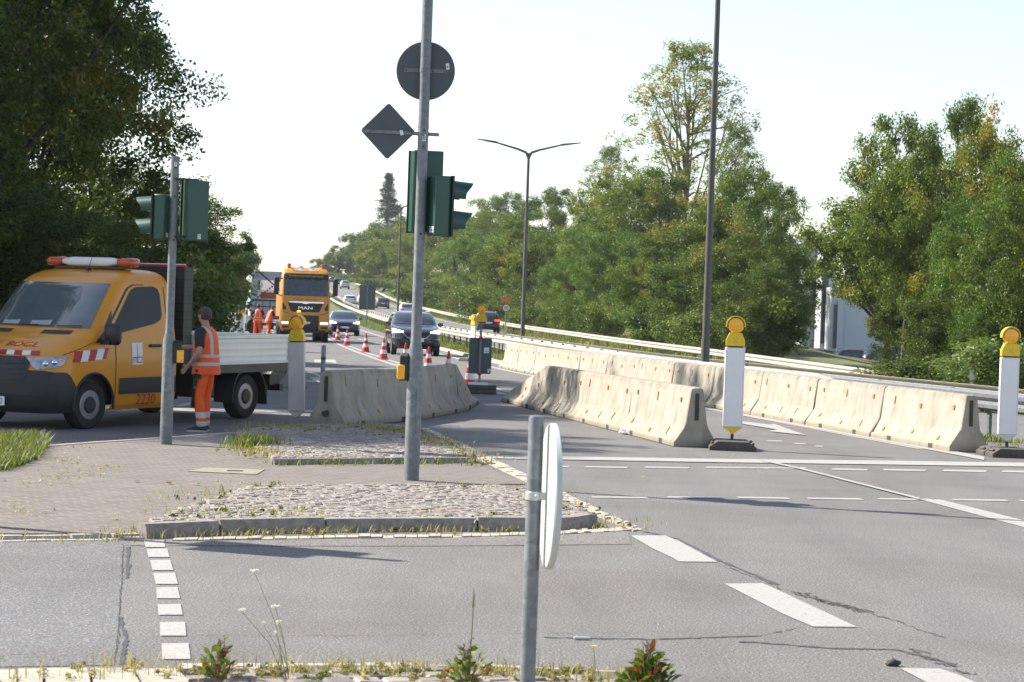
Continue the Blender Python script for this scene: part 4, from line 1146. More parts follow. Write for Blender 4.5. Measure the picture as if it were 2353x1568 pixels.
# ------------------------------------------------------------------ vehicle bodies as stacks of plan outlines
class Shell:
    """x forward, y left, z up; every level gives front x, side start x, half width, rear x, rear side start, corner power"""
    def __init__(s, rows_):
        a = np.array(rows_, float); s.z = a[:, 0]; s.c = a[:, 1:]
    def lv(s, z): return [float(np.interp(z, s.z, s.c[:, k])) for k in range(s.c.shape[1])]
    def at(s, t, z):
        """t 0 front centre, 1 front corner done, 2 side done, 3 rear centre (left half; negative t mirrors)"""
        xf, xs, w, xr, xrs, n = s.lv(z); sg = -1 if t < 0 else 1; t = abs(t)
        if t <= 1:
            a = t * math.pi / 2; x = xs + (xf - xs) * max(0, math.cos(a)) ** (2 / n); y = w * max(0, math.sin(a)) ** (2 / n)
        elif t <= 2: x = xs + (xrs - xs) * (t - 1); y = w
        else:
            a = (3 - t) * math.pi / 2; x = xrs + (xr - xrs) * max(0, math.cos(a)) ** (2 / n); y = w * max(0, math.sin(a)) ** (2 / n)
        return Vector((x, y * sg, z))
    def nrm(s, t, z):
        e = .012; a = s.at(t + e, z) - s.at(t - e, z); b = s.at(t, z + e) - s.at(t, z - e)
        n = a.cross(b)
        return n.normalized() if n.length > 1e-9 else Vector((0, 0, 1))
    def t_y(s, y, z, rear=False):
        xf, xs, w, xr, xrs, n = s.lv(z); q = min(1, abs(y) / w); a = math.asin(q ** (n / 2)) / (math.pi / 2)
        return (3 - a if rear else a) * (-1 if y < 0 else 1)
    def t_x(s, x, z, side=1):
        xf, xs, w, xr, xrs, n = s.lv(z)
        if x > xs: t = math.acos(min(1, (x - xs) / (xf - xs)) ** (n / 2)) / (math.pi / 2)
        elif x >= xrs: t = 1 + (xs - x) / (xs - xrs)
        else: t = 3 - math.acos(min(1, (xrs - x) / (xrs - xr)) ** (n / 2)) / (math.pi / 2)
        return t * side
    def body(s, nf=13, ns=18, nz=46, arches=(), cap=True, zs=None):
        zs = np.linspace(s.z[0], s.z[-1], nz) if zs is None else zs
        ts = [i / nf for i in range(nf)] + [1 + i / ns for i in range(ns)] + [2 + i / nf for i in range(nf + 1)]
        ts = ts + [-t for t in reversed(ts[1:-1])]
        mb = MB(); rings = [[s.at(t, z) for t in ts] for z in zs]
        n = len(ts); vs = [q for g_ in rings for q in g_]
        for k, v in enumerate(vs):
            for ax_, az, ar in arches:
                d = math.hypot(v.x - ax_, v.z - az)
                if ar * .82 < d < ar * 1.0 or ar <= d < ar * 1.10:
                    if d < ar: pass
        fs = []
        for i in range(nz - 1):
            for j in range(n):
                f = (i * n + j, i * n + (j + 1) % n, (i + 1) * n + (j + 1) % n, (i + 1) * n + j)
                cc = sum((vs[q] for q in f), Vector()) / 4
                if any(math.hypot(cc.x - ax_, cc.z - az) < ar for ax_, az, ar in arches): continue
                fs.append(f)
        # pull the ragged rim of every wheel arch onto its circle
        cnt = {}
        for f in fs:
            for q in range(4):
                e = (min(f[q], f[(q + 1) % 4]), max(f[q], f[(q + 1) % 4])); cnt[e] = cnt.get(e, 0) + 1
        for e, c in cnt.items():
            if c == 1:
                for q in e:
                    v = vs[q]
                    for ax_, az, ar in arches:
                        d = math.hypot(v.x - ax_, v.z - az)
                        if d < ar * 1.25 and v.z > zs[0] + .02: v.x = ax_ + (v.x - ax_) * ar / d; v.z = az + (v.z - az) * ar / d
        if cap: fs.append(tuple(range((nz - 1) * n, nz * n)))
        mb.add(vs, fs); return mb
    def patch(s, tf0, tf1, z0, z1, off=.004, nt=12, nz=8, thick=.0):
        tf0 = tf0 if callable(tf0) else (lambda z, q=tf0: q); tf1 = tf1 if callable(tf1) else (lambda z, q=tf1: q)
        g_ = []
        for i in range(nz + 1):
            z = z0 + (z1 - z0) * i / nz; a, b = tf0(z), tf1(z)
            g_.append([s.at(a + (b - a) * j / nt, z) + s.nrm(a + (b - a) * j / nt, z) * off for j in range(nt + 1)])
        return MB().grid(g_)
    def patch_xy(s, kind, c0, c1, zlo, zhi, off=.004, n=16, nz=6, side=1, rear=False):
        """grid between two height curves; columns are y (front or rear) or x (side) values"""
        f = lambda q, c: float(np.interp(c, [p[0] for p in q], [p[1] for p in q])) if isinstance(q, (list, tuple)) else q
        cols = []
        for i in range(n + 1):
            c = c0 + (c1 - c0) * i / n; a, b = f(zlo, c), f(zhi, c); row = []
            for k in range(nz + 1):
                z = a + (b - a) * k / nz; t = s.t_y(c, z, rear) if kind == 'y' else s.t_x(c, z, side)
                row.append(s.at(t, z) + s.nrm(t, z) * off)
            cols.append(row)
        return MB().grid(cols)
    def warp_text(s, txt, kind, c, z, width=None, height=None, off=.007, kz=1.0, side=1, flip=1):
        vs, fs = text_mesh(txt, 1.0, width, height); out = []
        for x, y in vs:
            zz = z + y * kz
            t = s.t_y(c + x * flip, zz, kind == 'rear') if kind in ('y', 'rear') else s.t_x(c - x * side, zz, side)
            out.append(s.at(t, zz) + s.nrm(t, zz) * off)
        return MB().add(out, fs)

def wheel(parent, x, y, r, w, out=1, rim='rim', van=False, steer=0.0):
    """wheel with its outer face on the side 'out' (+1 left); a part with tyre and rim"""
    hub = MB(); W = Matrix.Translation((x, y, r)) @ Matrix.Rotation(steer, 4, 'Z') @ Matrix.Rotation(R(-90 * out), 4, 'X')
    rr = r * (.60 if van else .66)
    ty = MB().lathe([(rr, -w / 2), (r * .93, -w / 2), (r * .985, -w * .40), (r, -w * .2), (r, w * .2), (r * .985, w * .40), (r * .93, w / 2), (r * .80, w / 2 + .006), (rr, w / 2 - .012), (rr * .97, w / 2 - .05)], 36, W)
    wh = ty.build('wheel', MAT['tyre'], parent, smooth=40)
    rm = MB()
    rm.lathe([(rr, w / 2 - .012), (rr * .94, w / 2 - .006), (rr * .88, w / 2 - .045), (rr * .62, w / 2 - .030), (rr * .52, w / 2 - .012), (rr * .44, w / 2 - .012), (rr * .40, w / 2 - .03), (.01, w / 2 - .03)], 36, W, 0)
    o = rm.build('rim', MAT[rim], wh, smooth=40)
    hb = MB()
    if van:
        hb.lathe([(rr * .86, w / 2 - .034), (rr * .70, w / 2 - .026), (rr * .68, w / 2 - .03)], 36, W)
        for i in range(14):
            a = 2 * math.pi * i / 14; c = W @ Vector((rr * .755 * math.cos(a), rr * .755 * math.sin(a), w / 2 - .024)); e = (W.to_3x3() @ Vector((0, 0, 1)))
            hb.cyl(c - e * .01, c + e * .003, rr * .075, n=8)
        hb.lathe([(rr * .58, w / 2 - .008), (rr * .50, w / 2 + .012), (.01, w / 2 + .02)], 24, W)
    else:
        for i in range(5):
            a = 2 * math.pi * i / 5; c = W @ Vector((rr * .68 * math.cos(a), rr * .68 * math.sin(a), w / 2 - .026)); e = (W.to_3x3() @ Vector((0, 0, 1)))
            hb.cyl(c - e * .01, c + e * .002, rr * .17, n=8)
    hb.build('hub', MAT['rim_dark'], wh, smooth=40)
    return wh

# ------------------------------------------------------------------ the orange flatbed van
def make_van():
    ang = math.atan2(-.894, -.447)
    left = Vector((.894, -.447, 0)); org = Vector((-5.76, 32.5, -.092)) - left * .93
    t = thing('flatbed_van', 'orange flatbed works van with a roof light bar and grey drop sides', 'van', org, 0, rot=(0, R(.9), ang)); t.scale = (1, 1, .972)
    S = Shell([  # z, front x, side start, half width, rear x, rear side start, corner power
        (.25, .90, .45, .90, -1.99, -1.93, 4), (.32, .955, .42, .955, -2.0, -1.94, 4), (.50, .985, .42, .985, -2.0, -1.94, 4), (.70, .99, .42, .99, -2.0, -1.94, 3.6),
        (.86, .975, .36, .992, -2.0, -1.94, 3.2), (1.00, .93, .30, .990, -2.0, -1.94, 2.9), (1.06, .875, .26, .986, -2.0, -1.94, 2.8), (1.12, .78, .18, .980, -2.0, -1.94, 2.7), (1.20, .62, .06, .974, -2.0, -1.94, 2.6), (1.28, .44, -.06, .966, -2.0, -1.94, 2.6),
        (1.36, .22, -.20, .955, -2.0, -1.94, 2.7), (1.42, .10, -.30, .945, -2.0, -1.94, 2.8), (1.60, -.07, -.44, .920, -2.0, -1.93, 2.8), (1.80, -.26, -.60, .890, -1.99, -1.92, 2.8), (2.00, -.46, -.76, .858, -1.98, -1.9, 2.8),
        (2.08, -.56, -.84, .842, -1.97, -1.88, 2.7), (2.15, -.68, -.94, .815, -1.96, -1.85, 2.6), (2.21, -.86, -1.05, .765, -1.94, -1.8, 2.5), (2.25, -1.05, -1.18, .68, -1.9, -1.76, 2.4), (2.275, -1.22, -1.30, .54, -1.85, -1.7, 2.3), (2.285, -1.34, -1.4, .35, -1.75, -1.6, 2.2)])
    zs = np.concatenate([np.linspace(.25, 1.0, 22), np.linspace(1.03, 1.42, 17)[0:], np.linspace(1.46, 2.05, 14), np.linspace(2.09, 2.285, 10)])
    S.body(14, 44, len(zs), arches=((0, .34, .445),), zs=zs).build('cab_body', MAT['yellow_paint'], t, smooth=50)
    # inside of the arches, floor
    b = MB(); b.box((0, 0, .62), (.92, 1.80, .5)); b.box((-.95, 0, .45), (2.0, 1.7, .25)); b.build('wheel_housing', MAT['black_plastic'], t, smooth=0)
    for sd in (1, -1):   # black arch lip
        pts = [Vector((.455 * math.cos(a), sd * .99, .34 + .455 * math.sin(a))) for a in [R(-8 + 196 * i / 20) for i in range(21)]]
        MB().tube(pts, .02, 6).build('arch_trim', MAT['black_plastic'], t)
    # bumper
    bm = S.patch_xy('y', -.97, .97, .255, [(-.99, .80), (-.80, .84), (-.60, .84), (.60, .84), (.80, .84), (.99, .80)], .014, 40, 10)
    bp = bm.build('bumper', MAT['black_plastic'], t, smooth=60)
    for sd in (1, -1):
        S.patch_xy('x', .76, .40, .255, [(.40, .60), (.44, .66), (.55, .78), (.62, .82), (.76, .82)], .013, 12, 8, sd).build('bumper_corner', MAT['black_plastic'], bp, smooth=60)
        S.patch_xy('y', sd * .40, sd * .86, .50, [(.40 if sd > 0 else -.86, .60 if sd > 0 else .54), (.86 if sd > 0 else -.40, .54 if sd > 0 else .60)], .020, 14, 4).build('bumper_recess', MAT['letter_black'], bp, smooth=60)
    S.patch_xy('y', -.42, .42, .36, .50, .020, 12, 4).build('air_intake', MAT['letter_black'], bp, smooth=60)
    MB().box((1.012, 0, .405), (.012, .54, .125)).build('number_plate', MAT['white_film'], t, smooth=0)
    text_on('plate_lettering', 'NM MB 170', MAT['letter_black'], t, (1.019, 0, .405), (0, 1, 0), (0, 0, 1), width=.47, height=.085)
    # grille with its slats
    g_ = S.patch_xy('y', -.60, .60, [(-.60, .84), (-.50, .70), (-.40, .655), (.40, .655), (.50, .70), (.60, .84)], [(-.60, .94), (-.52, 1.02), (.52, 1.02), (.60, .94)], .018, 24, 6).build('grille', MAT['letter_black'], t, smooth=60)
    for z, w in ((.72, .42), (.79, .48), (.865, .52), (.94, .52)):
        S.patch_xy('y', -w, w, z - .014, z + .014, .032, 20, 2).build('grille_slat', MAT['black_plastic'], g_, smooth=60)
    S.patch_xy('y', -.62, .62, [(-.62, .83), (-.55, .66), (-.40, .635), (.40, .635), (.55, .66), (.62, .83)], [(-.62, .85), (-.55, .70), (-.40, .66), (.40, .66), (.55, .70), (.62, .85)], .030, 24, 2).build('grille_frame', MAT['black_plastic'], g_, smooth=60)
    # headlights
    for sd in (1, -1):
        lo = [(.53, 1.00), (.62, .995), (.72, .95), (.80, .885), (.88, .865)]; hi = [(.53, 1.005), (.66, 1.03), (.80, 1.01), (.88, .99)]
        MAT.setdefault('headlamp', M('headlamp', (.42, .44, .46), .12, .6, var=.35, vscale=14, coat=1.0))
        hl = S.patch_xy('x', .56, .905, [(.56, 1.045), (.64, .93), (.72, .895), (.905, .852)], [(.56, 1.052), (.72, 1.035), (.905, 1.00)], .012, 16, 6, sd).build('headlight', MAT['headlamp'], t, smooth=60)
        for xx, zz, r_ in ((.82, .935, .045), (.74, .955, .045)):
            tt = S.t_x(xx, zz, sd); c = S.at(tt, zz); n_ = S.nrm(tt, zz)
            MB().ball(c + n_ * .005, r_, 12).build('lamp_bowl', MAT['chrome'], hl)
        tt = S.t_x(.66, .99, sd); MB().ball(S.at(tt, .99), .028, 10).build('turn_signal', MAT['amber'], hl)
    # glass
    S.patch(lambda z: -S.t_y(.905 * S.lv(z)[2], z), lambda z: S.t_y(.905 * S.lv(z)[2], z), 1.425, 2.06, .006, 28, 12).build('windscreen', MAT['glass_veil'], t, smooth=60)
    for yy, zz, w, h in ((.10, 1.485, .34, .07), (-.42, 1.48, .3, .06)):   # papers on the dashboard seen through the screen
        S.patch_xy('y', yy - w / 2, yy + w / 2, zz - h / 2, [(yy - w / 2, zz + h * .3), (yy + w / 2, zz + h * .5)], .009, 4, 2).build('paper_on_dashboard', M('paper', (.34, .38, .40), .3), t, smooth=0)
    for yy, dz in ((-.25, .0), (.42, .01)):
        tt = S.t_y(yy, 1.44); MB().tube([S.at(S.t_y(yy + .34 * k / 5, 1.435 + .012 * k / 5), 1.435 + .012 * k / 5) + Vector((.022, 0, .012)) for k in range(6)], .008, 6).build('wiper', MAT['letter_black'], t)
    zl = [(-1.66, 1.62), (-1.62, 1.545), (-1.45, 1.485), (-.40, 1.325), (-.36, 1.33)]; zh = [(-1.66, 1.92), (-1.62, 2.00), (-1.52, 2.035), (-1.08, 2.02), (-.95, 1.965), (-.40, 1.37), (-.36, 1.34)]
    for sd in (1, -1):
        S.patch_xy('x', -.36, -1.66, zl, zh, .007, 30, 8, sd).build('side_window', MAT['glass_side'], t, smooth=60)
        S.patch_xy('x', -.27, -.46, [(-.46, 1.55), (-.27, 1.40)], [(-.46, 1.68), (-.27, 1.44)], .006, 6, 3, sd).build('quarter_window', MAT['letter_black'], t, smooth=60)
        # black mirror base and the rubber gap along the pillar
        S.patch_xy('x', -.02, -.52, [(-.52, 1.285), (-.02, 1.215)], [(-.52, 1.345), (-.30, 1.36), (-.02, 1.225)], .010, 10, 4, sd).build('mirror_base', MAT['black_plastic'], t, smooth=60)
        S.patch_xy('x', -.06, -1.30, [(-1.30, 2.045), (-1.05, 2.045), (-.90, 1.985), (-.34, 1.395), (-.06, 1.235)], [(-1.30, 2.06), (-1.02, 2.06), (-.86, 2.0), (-.30, 1.42), (-.06, 1.25)], .003, 26, 1, sd).build('pillar_gap', MAT['letter_black'], t, smooth=60)
    # driver and passenger doors: skin proud by a few mm, edges show as gaps
    for sd in (1, -1):
        d = S.patch_xy('x', -.50, -1.76, [(-1.76, .34), (-.55, .34), (-.50, .46)], [(-1.76, 1.50), (-1.62, 1.50), (-.50, 1.30)], .0045, 24, 10, sd).build('door', MAT['yellow_paint'], t, smooth=60)
        for x0, x1, z0, z1 in ((-.485, -.500, .36, 1.30), (-1.762, -1.776, .34, 2.03)):
            S.patch_xy('x', x0, x1, z0, z1, .005, 1, 10, sd).build('door_gap', MAT['letter_black'], d, smooth=0)
        S.patch_xy('x', -.57, -1.93, .485, .715, .016, 20, 4, sd).build('rub_strip', MAT['black_plastic'], d, smooth=60)
        h = MB(); tt = S.t_x(-1.42, 1.17, sd); c = S.at(tt, 1.17); h.box(c + Vector((0, sd * .024, 0)), (.26, .03, .045)); h.box(c + Vector((.12, sd * .010, 0)), (.035, .03, .035)); h.box(c + Vector((-.12, sd * .010, 0)), (.035, .03, .035))
        h.build('handle', MAT['black_plastic'], d, smooth=0, bevel=.008)
        m_ = MB(); cx = Vector((-.20, sd * 1.14, 1.35)); rings = []
        for yy, k in ((-.11, .82), (-.08, 1.0), (.08, 1.0), (.12, .80)):
            rings.append([cx + Vector((-.02 + .075 * k * math.cos(a) * (1 if math.cos(a) > 0 else .35), sd * yy, .155 * k * (abs(math.sin(a)) ** .6) * (1 if math.sin(a) > 0 else -1))) for a in [2 * math.pi * i / 16 for i in range(16)]])
        m_.loft(rings); m_.box((-.18, sd * 1.0, 1.235), (.09, .26, .07))
        m_.build('mirror', MAT['black_plastic'], t, smooth=50)
    # livery: red-white warning stripes, number, company mark
    def stripe_front():
        n = 11; w = 1.36 / n
        for i in range(n):
            a = -.68 + w * i
            lo, hi = 1.045, 1.105
            g2 = []
            for k in range(5):
                z = lo + (hi - lo) * k / 4; sh = -.05 * k / 4
                g2.append([S.at(S.t_y(a + sh + w * j / 3, z), z) + S.nrm(S.t_y(a + sh + w * j / 3, z), z) * .005 for j in range(4)])
            MB().grid(g2).build('warning_stripe', MAT['red_film' if i % 2 == 0 else 'white_film'], t, smooth=60)
    stripe_front()
    for sd in (1, -1):
        for i in range(5):
            a = .44 - .165 * i; g2 = []
            wd = .165 if i < 4 else .09
            for k in range(4):
                z = .955 + .155 * k / 3 + (.44 - a) * .06; g2.append([S.at(S.t_x(a - .075 * k / 3 - wd * j / 3 + .05, z, sd), z) + S.nrm(S.t_x(a - .075 * k / 3 - wd * j / 3 + .05, z, sd), z) * .006 for j in range(4)])
            MB().grid(g2).build('warning_stripe', MAT['red_film' if i % 2 == 0 else 'white_film'], t, smooth=60)
        S.warp_text('2230', 'x', -1.24, .395, width=.46, height=.15, side=sd, off=.010).build('fleet_number', MAT['letter_red'], t, smooth=0)
        lg = S.patch_xy('x', -.86, -1.115, .90, 1.215, .010, 2, 2, sd).build('company_mark', MAT['white_film'], t, smooth=0)
        for x0, x1, z0, z1 in ((-.985, -.995, 1.035, 1.195), (-.995, -1.10, .925, .94), (-.995, -1.10, 1.0, 1.013), (-.985, -1.0, .925, 1.035), (-1.09, -1.10, .925, 1.013), (-.875, -.885, .925, 1.01), (-.875, -.975, .998, 1.01), (-.918, -.928, .925, 1.01), (-.962, -.972, .925, 1.01)):
            S.patch_xy('x', x0, x1, z0, z1, .0125, 1, 1, sd).build('mark_line', MAT['letter_red'], lg, smooth=0)
    S.warp_text('MAX  BÖGL', 'y', .0, 1.195, width=1.02, height=.075, off=.006).build('hood_lettering', MAT['letter_red'], t, smooth=0)
    for sd in (1, -1):
        S.patch_xy('y', sd * .26, sd * .70, 1.335 if sd > 0 else 1.335, 1.385, .006, 10, 3).build('cowl_vent', MAT['letter_black'], t, smooth=60)
    # bonnet shut line
    for sd in (1, -1):
        S.patch_xy('x', -.02, .60, [(-.02, 1.235), (.2, 1.17), (.60, 1.055)], [(-.02, 1.243), (.2, 1.178), (.60, 1.063)], .003, 12, 1, sd).build('bonnet_gap', MAT['letter_black'], t, smooth=0)
    # light bar, aerial
    lb = MB(); lb.box((-1.25, 0, 2.29), (.20, 1.20, .03)); lbo = lb.build('light_bar', MAT['dark_metal'], t, smooth=0)
    def barpart(y0, y1, mat, nm, cap0=1.0, cap1=1.0):
        rings = []
        for i in range(7):
            y = y0 + (y1 - y0) * i / 6; e = min(1, .55 + min(abs(y - y0) * cap0, abs(y - y1) * cap1) * 9)
            rings.append([Vector((-1.25 + .15 * e * math.cos(a) * (abs(math.cos(a)) ** -.25 if abs(math.cos(a)) > .01 else 1), y, 2.372 + .070 * e * math.sin(a) * (abs(math.sin(a)) ** -.35 if abs(math.sin(a)) > .01 else 1))) for a in [2 * math.pi * k / 16 + .05 for k in range(16)]])
        MB().loft(rings).build(nm, MAT[mat], lbo, smooth=60)
    barpart(-.49, .47, 'panel_white', 'centre_panel', 99, 99)
    barpart(.472, .76, 'amber_dark', 'end_lens', 99, 1); barpart(-.492, -.76, 'amber_dark', 'end_lens', 99, 1)
    ae = MB(); ae.prism([(-.06, 0), (.08, 0), (-.03, .06)], (-.98, .10, 2.245), (1, 0, 0), (0, 0, 1), (0, .025, 0)); ae.tube([(-1.0, .112, 2.29), (-1.13, .112, 2.56)], [.005, .003], 5)
    ae.build('aerial', MAT['letter_black'], t, smooth=0)
    # headboard behind the cab
    hbx = MB(); hbx.box((-2.22, 0, 1.58), (.22, 1.98, 1.50)); hbo = hbx.build('headboard', MAT['dark_metal'], t, smooth=0)
    for z in np.arange(.95, 2.3, .12): MB().box((-2.22, 0, z), (.235, 1.995, .02)).build('headboard_slat', MAT['letter_black'], hbo, smooth=0)
    for i in range(8): MB().box((-2.10, -.98 + .125 + .25 * i - .0, 2.35), (.06, .245, .03)).build('warning_stripe', MAT['red_film'], hbo, smooth=0)
    MB().box((-2.10, 0, 2.373), (.064, 1.99, .012)).build('headboard_cap', MAT['white_film'], hbo, smooth=0)
    # load bed
    ch = MB(); ch.box((-3.55, .42, .62), (3.0, .10, .20)); ch.box((-3.55, -.42, .62), (3.0, .10, .20)); ch.box((-3.65, 0, .79), (2.62, 2.0, .13)); ch.box((-2.85, .62, .55), (.55, .50, .36)); ch.box((-2.9, -.62, .55), (.6, .5, .36)); ch.box((-3.9, 0, .36), (.12, 1.7, .12)); ch.box((-4.2, 0, .5), (.5, .3, .2))
    ch.build('chassis_frame', MAT['dark_metal'], t, smooth=0)
    def drop_side(p0, p1, out, z0, z1, nm):
        p0, p1, out = Vector(p0), Vector(p1), Vector(out); n = 40; rows_ = []
        for i in range(n + 1):
            f = i / n; z = z0 + (z1 - z0) * f
            d = .0035 * math.sin(f * 2 * math.pi * 4.0) if .05 < f < .95 else .016
            rows_.append([p0 + out * d + Vector((0, 0, z)), p1 + out * d + Vector((0, 0, z))])
        mb = MB(); mb.grid(rows_)
        mb.loft([[p0 - out * .03 + Vector((0, 0, z0)), p0 - out * .002 + Vector((0, 0, z0)), p0 - out * .002 + Vector((0, 0, z1)), p0 - out * .03 + Vector((0, 0, z1))], [p1 - out * .03 + Vector((0, 0, z0)), p1 - out * .002 + Vector((0, 0, z0)), p1 - out * .002 + Vector((0, 0, z1)), p1 - out * .03 + Vector((0, 0, z1))]])
        mb.loft([[q + out * a + Vector((0, 0, b)) for a, b in ((-.035, z1 - .01), (.02, z1 - .01), (.02, z1 + .022), (-.035, z1 + .022))] for q in (p0, p1)])
        return mb.build(nm, MAT['alu'], t, smooth=60)
    drop_side((-2.36, 1.02, 0), (-4.97, 1.02, 0), (0, 1, 0), .865, 1.28, 'drop_side'); drop_side((-2.36, -1.02, 0), (-4.97, -1.02, 0), (0, -1, 0), .865, 1.28, 'drop_side'); drop_side((-4.99, .99, 0), (-4.99, -.99, 0), (-1, 0, 0), .865, 1.28, 'tailboard')
    for sx in (-2.36, -4.97):
        for sd in (1, -1): MB().box((sx, sd * 1.02, 1.08), (.05, .06, .46)).build('corner_post', MAT['alu'], t, smooth=0, bevel=.006)
    MB().box((-3.67, 0, .862), (2.60, 2.0, .014)).build('bed_floor', MAT['alu'], t, smooth=0)
    MB().box((-2.75, -.2, 1.10), (.8, 1.3, .30)).build('red_sheet', MAT['letter_red'], t, smooth=0, bevel=.05)
    for sd in (1, -1):
        fm = MB()
        fm.loft([[Vector((-3.9 + .47 * math.cos(a), sd * y, .36 + .47 * math.sin(a))) for y in (.66, 1.0)] + [Vector((-3.9 + .45 * math.cos(a), sd * y, .36 + .45 * math.sin(a))) for y in (1.0, .66)] for a in [R(-12 + 190 * i / 16) for i in range(17)]])
        fm.box((-4.385, sd * .83, .36), (.02, .34, .30))
        fm.build('mudguard', MAT['black_plastic'], t, smooth=50)
    ru = MB(); ru.box((-4.88, 0, .46), (.10, 1.9, .11)); ru.box((-4.80, .70, .58), (.30, .36, .17)); ru.box((-4.80, -.70, .58), (.30, .36, .17)); ru.build('underrun_bar', MAT['dark_metal'], t, smooth=0, bevel=.01)
    for sd in (1, -1): MB().box((-4.955, sd * .93, 1.02), (.035, .11, .14)).build('rear_lamp', MAT['tail_red'], t, smooth=0)
    for x, y in ((0, 1), (0, -1)): wheel(t, x, y * .83, .345, .225, y, 'rim', True, R(-4))
    for y in (1, -1): wheel(t, -3.9, y * .83, .345, .225, y, 'rim', True)
    return t
van = make_van()

# ------------------------------------------------------------------ passenger cars
def car(label, x, y, z, rz, paint='car_black', suv=False, lit_front=False, lit_rear=False, trim=False, group='cars on the road', sc=1.0, name='car'):
    t = thing(name, label, 'car', (x, y, z), rz, group); t.scale = (sc, sc, sc)
    h = .16 if suv else 0.0
    S = Shell([(.20 + h * .5, 1.95, 1.5, .80, -1.95, -1.6, 3.2), (.34 + h * .5, 2.09, 1.45, .875, -2.06, -1.6, 3.2), (.55 + h * .6, 2.12, 1.40, .90, -2.09, -1.6, 3.0), (.72 + h * .7, 2.07, 1.32, .905, -2.08, -1.6, 2.8), (.82 + h * .7, 1.94, 1.15, .90, -2.05, -1.58, 2.7), (.90 + h * .8, 1.62, .9, .888, -2.02, -1.55, 2.6),
               (.975 + h * .8, 1.12, .55, .87, -1.99, -1.5, 2.8), (1.02 + h * .8, .98, .45, .86, -1.97, -1.48, 2.9), (1.20 + h, .66, .22, .79, -1.82, -1.36, 2.9), (1.36 + h, .32, -.05, .715, -1.62, -1.2, 2.8), (1.43 + h, .08, -.2, .66, -1.48, -1.1, 2.6), (1.475 + h, -.22, -.4, .52, -1.28, -1.0, 2.4), (1.49 + h, -.45, -.55, .34, -1.05, -.9, 2.2)])
    wr = .34 if suv else .315
    zs = np.concatenate([np.linspace(S.z[0], S.z[5], 15), np.linspace(S.z[5], S.z[7], 5)[1:], np.linspace(S.z[7], S.z[-1], 13)[1:]])
    S.body(10, 34, len(zs), arches=((1.32, wr, wr + .055), (-1.30, wr, wr + .055)), zs=zs).build('body', MAT[paint], t, smooth=55)
    MB().box((0, 0, .42), (3.6, 1.62, .36)).build('underbody', MAT['letter_black'], t, smooth=0)
    z0, z1 = 1.03 + h * .8, 1.38 + h
    S.patch(lambda q: -S.t_y(.90 * S.lv(q)[2], q), lambda q: S.t_y(.90 * S.lv(q)[2], q), z0, z1, .006, 18, 8).build('windscreen', MAT['glass'], t, smooth=60)
    S.patch(lambda q: S.t_y(.84 * S.lv(q)[2], q, True), lambda q: 6 - S.t_y(.84 * S.lv(q)[2], q, True), z0 + .03, z1 - .01, .006, 2, 2)
    gr = []
    for i in range(7):
        q = z0 + .04 + (z1 - z0 - .06) * i / 6; w_ = .84 * S.lv(q)[2]
        gr.append([S.at(S.t_y(yy, q, True), q) + Vector((-.007, 0, .004)) for yy in np.linspace(w_, -w_, 15)])
    MB().grid(gr).build('rear_window', MAT['glass'], t, smooth=60)
    for sd in (1, -1):
        S.patch_xy('x', .62, -1.42, [(-1.42, z0 + .16), (-1.2, z0 + .05), (.62, z0 + .01)], [(-1.42, z0 + .19), (-1.2, z1 - .06), (-.9, z1 - .01), (-.05, z1 - .01), (.2, z1 - .09), (.62, z0 + .04)], .006, 24, 5, sd).build('side_window', MAT['glass'], t, smooth=60)
        b = MB(); b.box((.66, sd * .99, 1.04 + h * .8), (.12, .20, .13)); b.build('mirror', MAT[paint], t, smooth=40, bevel=.03)
        S.patch_xy('y', sd * .50, sd * .87, [(.50, .735 + h * .7), (.87, .72 + h * .7)] if sd > 0 else [(-.87, .72 + h * .7), (-.50, .735 + h * .7)], [(.50, .775 + h * .7), (.87, .86 + h * .7)] if sd > 0 else [(-.87, .86 + h * .7), (-.50, .775 + h * .7)], .010, 10, 3).build('headlight', MAT['lamp_lit'] if lit_front else MAT['chrome'], t, smooth=60)
        S.patch_xy('y', sd * .45, sd * .90, .80 + h * .7, .92 + h * .7, .012, 8, 3, rear=True).build('tail_light', MAT['tail_lit'] if lit_rear else MAT['tail_red'], t, smooth=60)
        S.patch_xy('y', sd * .55, sd * .82, .40 + h * .5, .50 + h * .5, .012, 8, 2).build('fog_lamp_recess', MAT['letter_black'], t, smooth=60)
        if suv: MB().tube([(.0, sd * .62, 1.455 + h), (-.05, sd * .63, 1.505 + h), (-1.15, sd * .60, 1.495 + h), (-1.2, sd * .58, 1.44 + h)], .018, 6).build('roof_rail', MAT['alu'], t)
    S.patch_xy('y', -.46, .46, [(-.46, .69 + h * .7), (-.3, .56 + h * .6), (.3, .56 + h * .6), (.46, .69 + h * .7)], .73 + h * .7, .010, 16, 4).build('grille', MAT['letter_black'], t, smooth=60)
    if trim:
        S.patch_xy('y', -.52, .52, [(-.52, .70 + h * .7), (-.34, .545 + h * .6), (.34, .545 + h * .6), (.52, .70 + h * .7)], [(-.52, .725 + h * .7), (-.34, .565 + h * .6), (.34, .565 + h * .6), (.52, .725 + h * .7)], .016, 20, 1).build('grille_trim', MAT['alu'], t, smooth=60)
    S.patch_xy('y', -.62, .62, .26 + h * .5, .40 + h * .5, .010, 14, 3).build('air_intake', MAT['letter_black'], t, smooth=60)
    MB().box((2.13, 0, .50 + h * .5), (.012, .50, .11)).build('number_plate', MAT['white_film'], t, smooth=0)
    MB().box((-2.10, 0, .70 + h * .5), (.012, .50, .11)).build('number_plate', MAT['white_film'], t, smooth=0)
    S.patch_xy('y', -.72, .72, .30 + h * .5, .46 + h * .5, .010, 14, 3, rear=True).build('rear_bumper', MAT['black_plastic'], t, smooth=60)
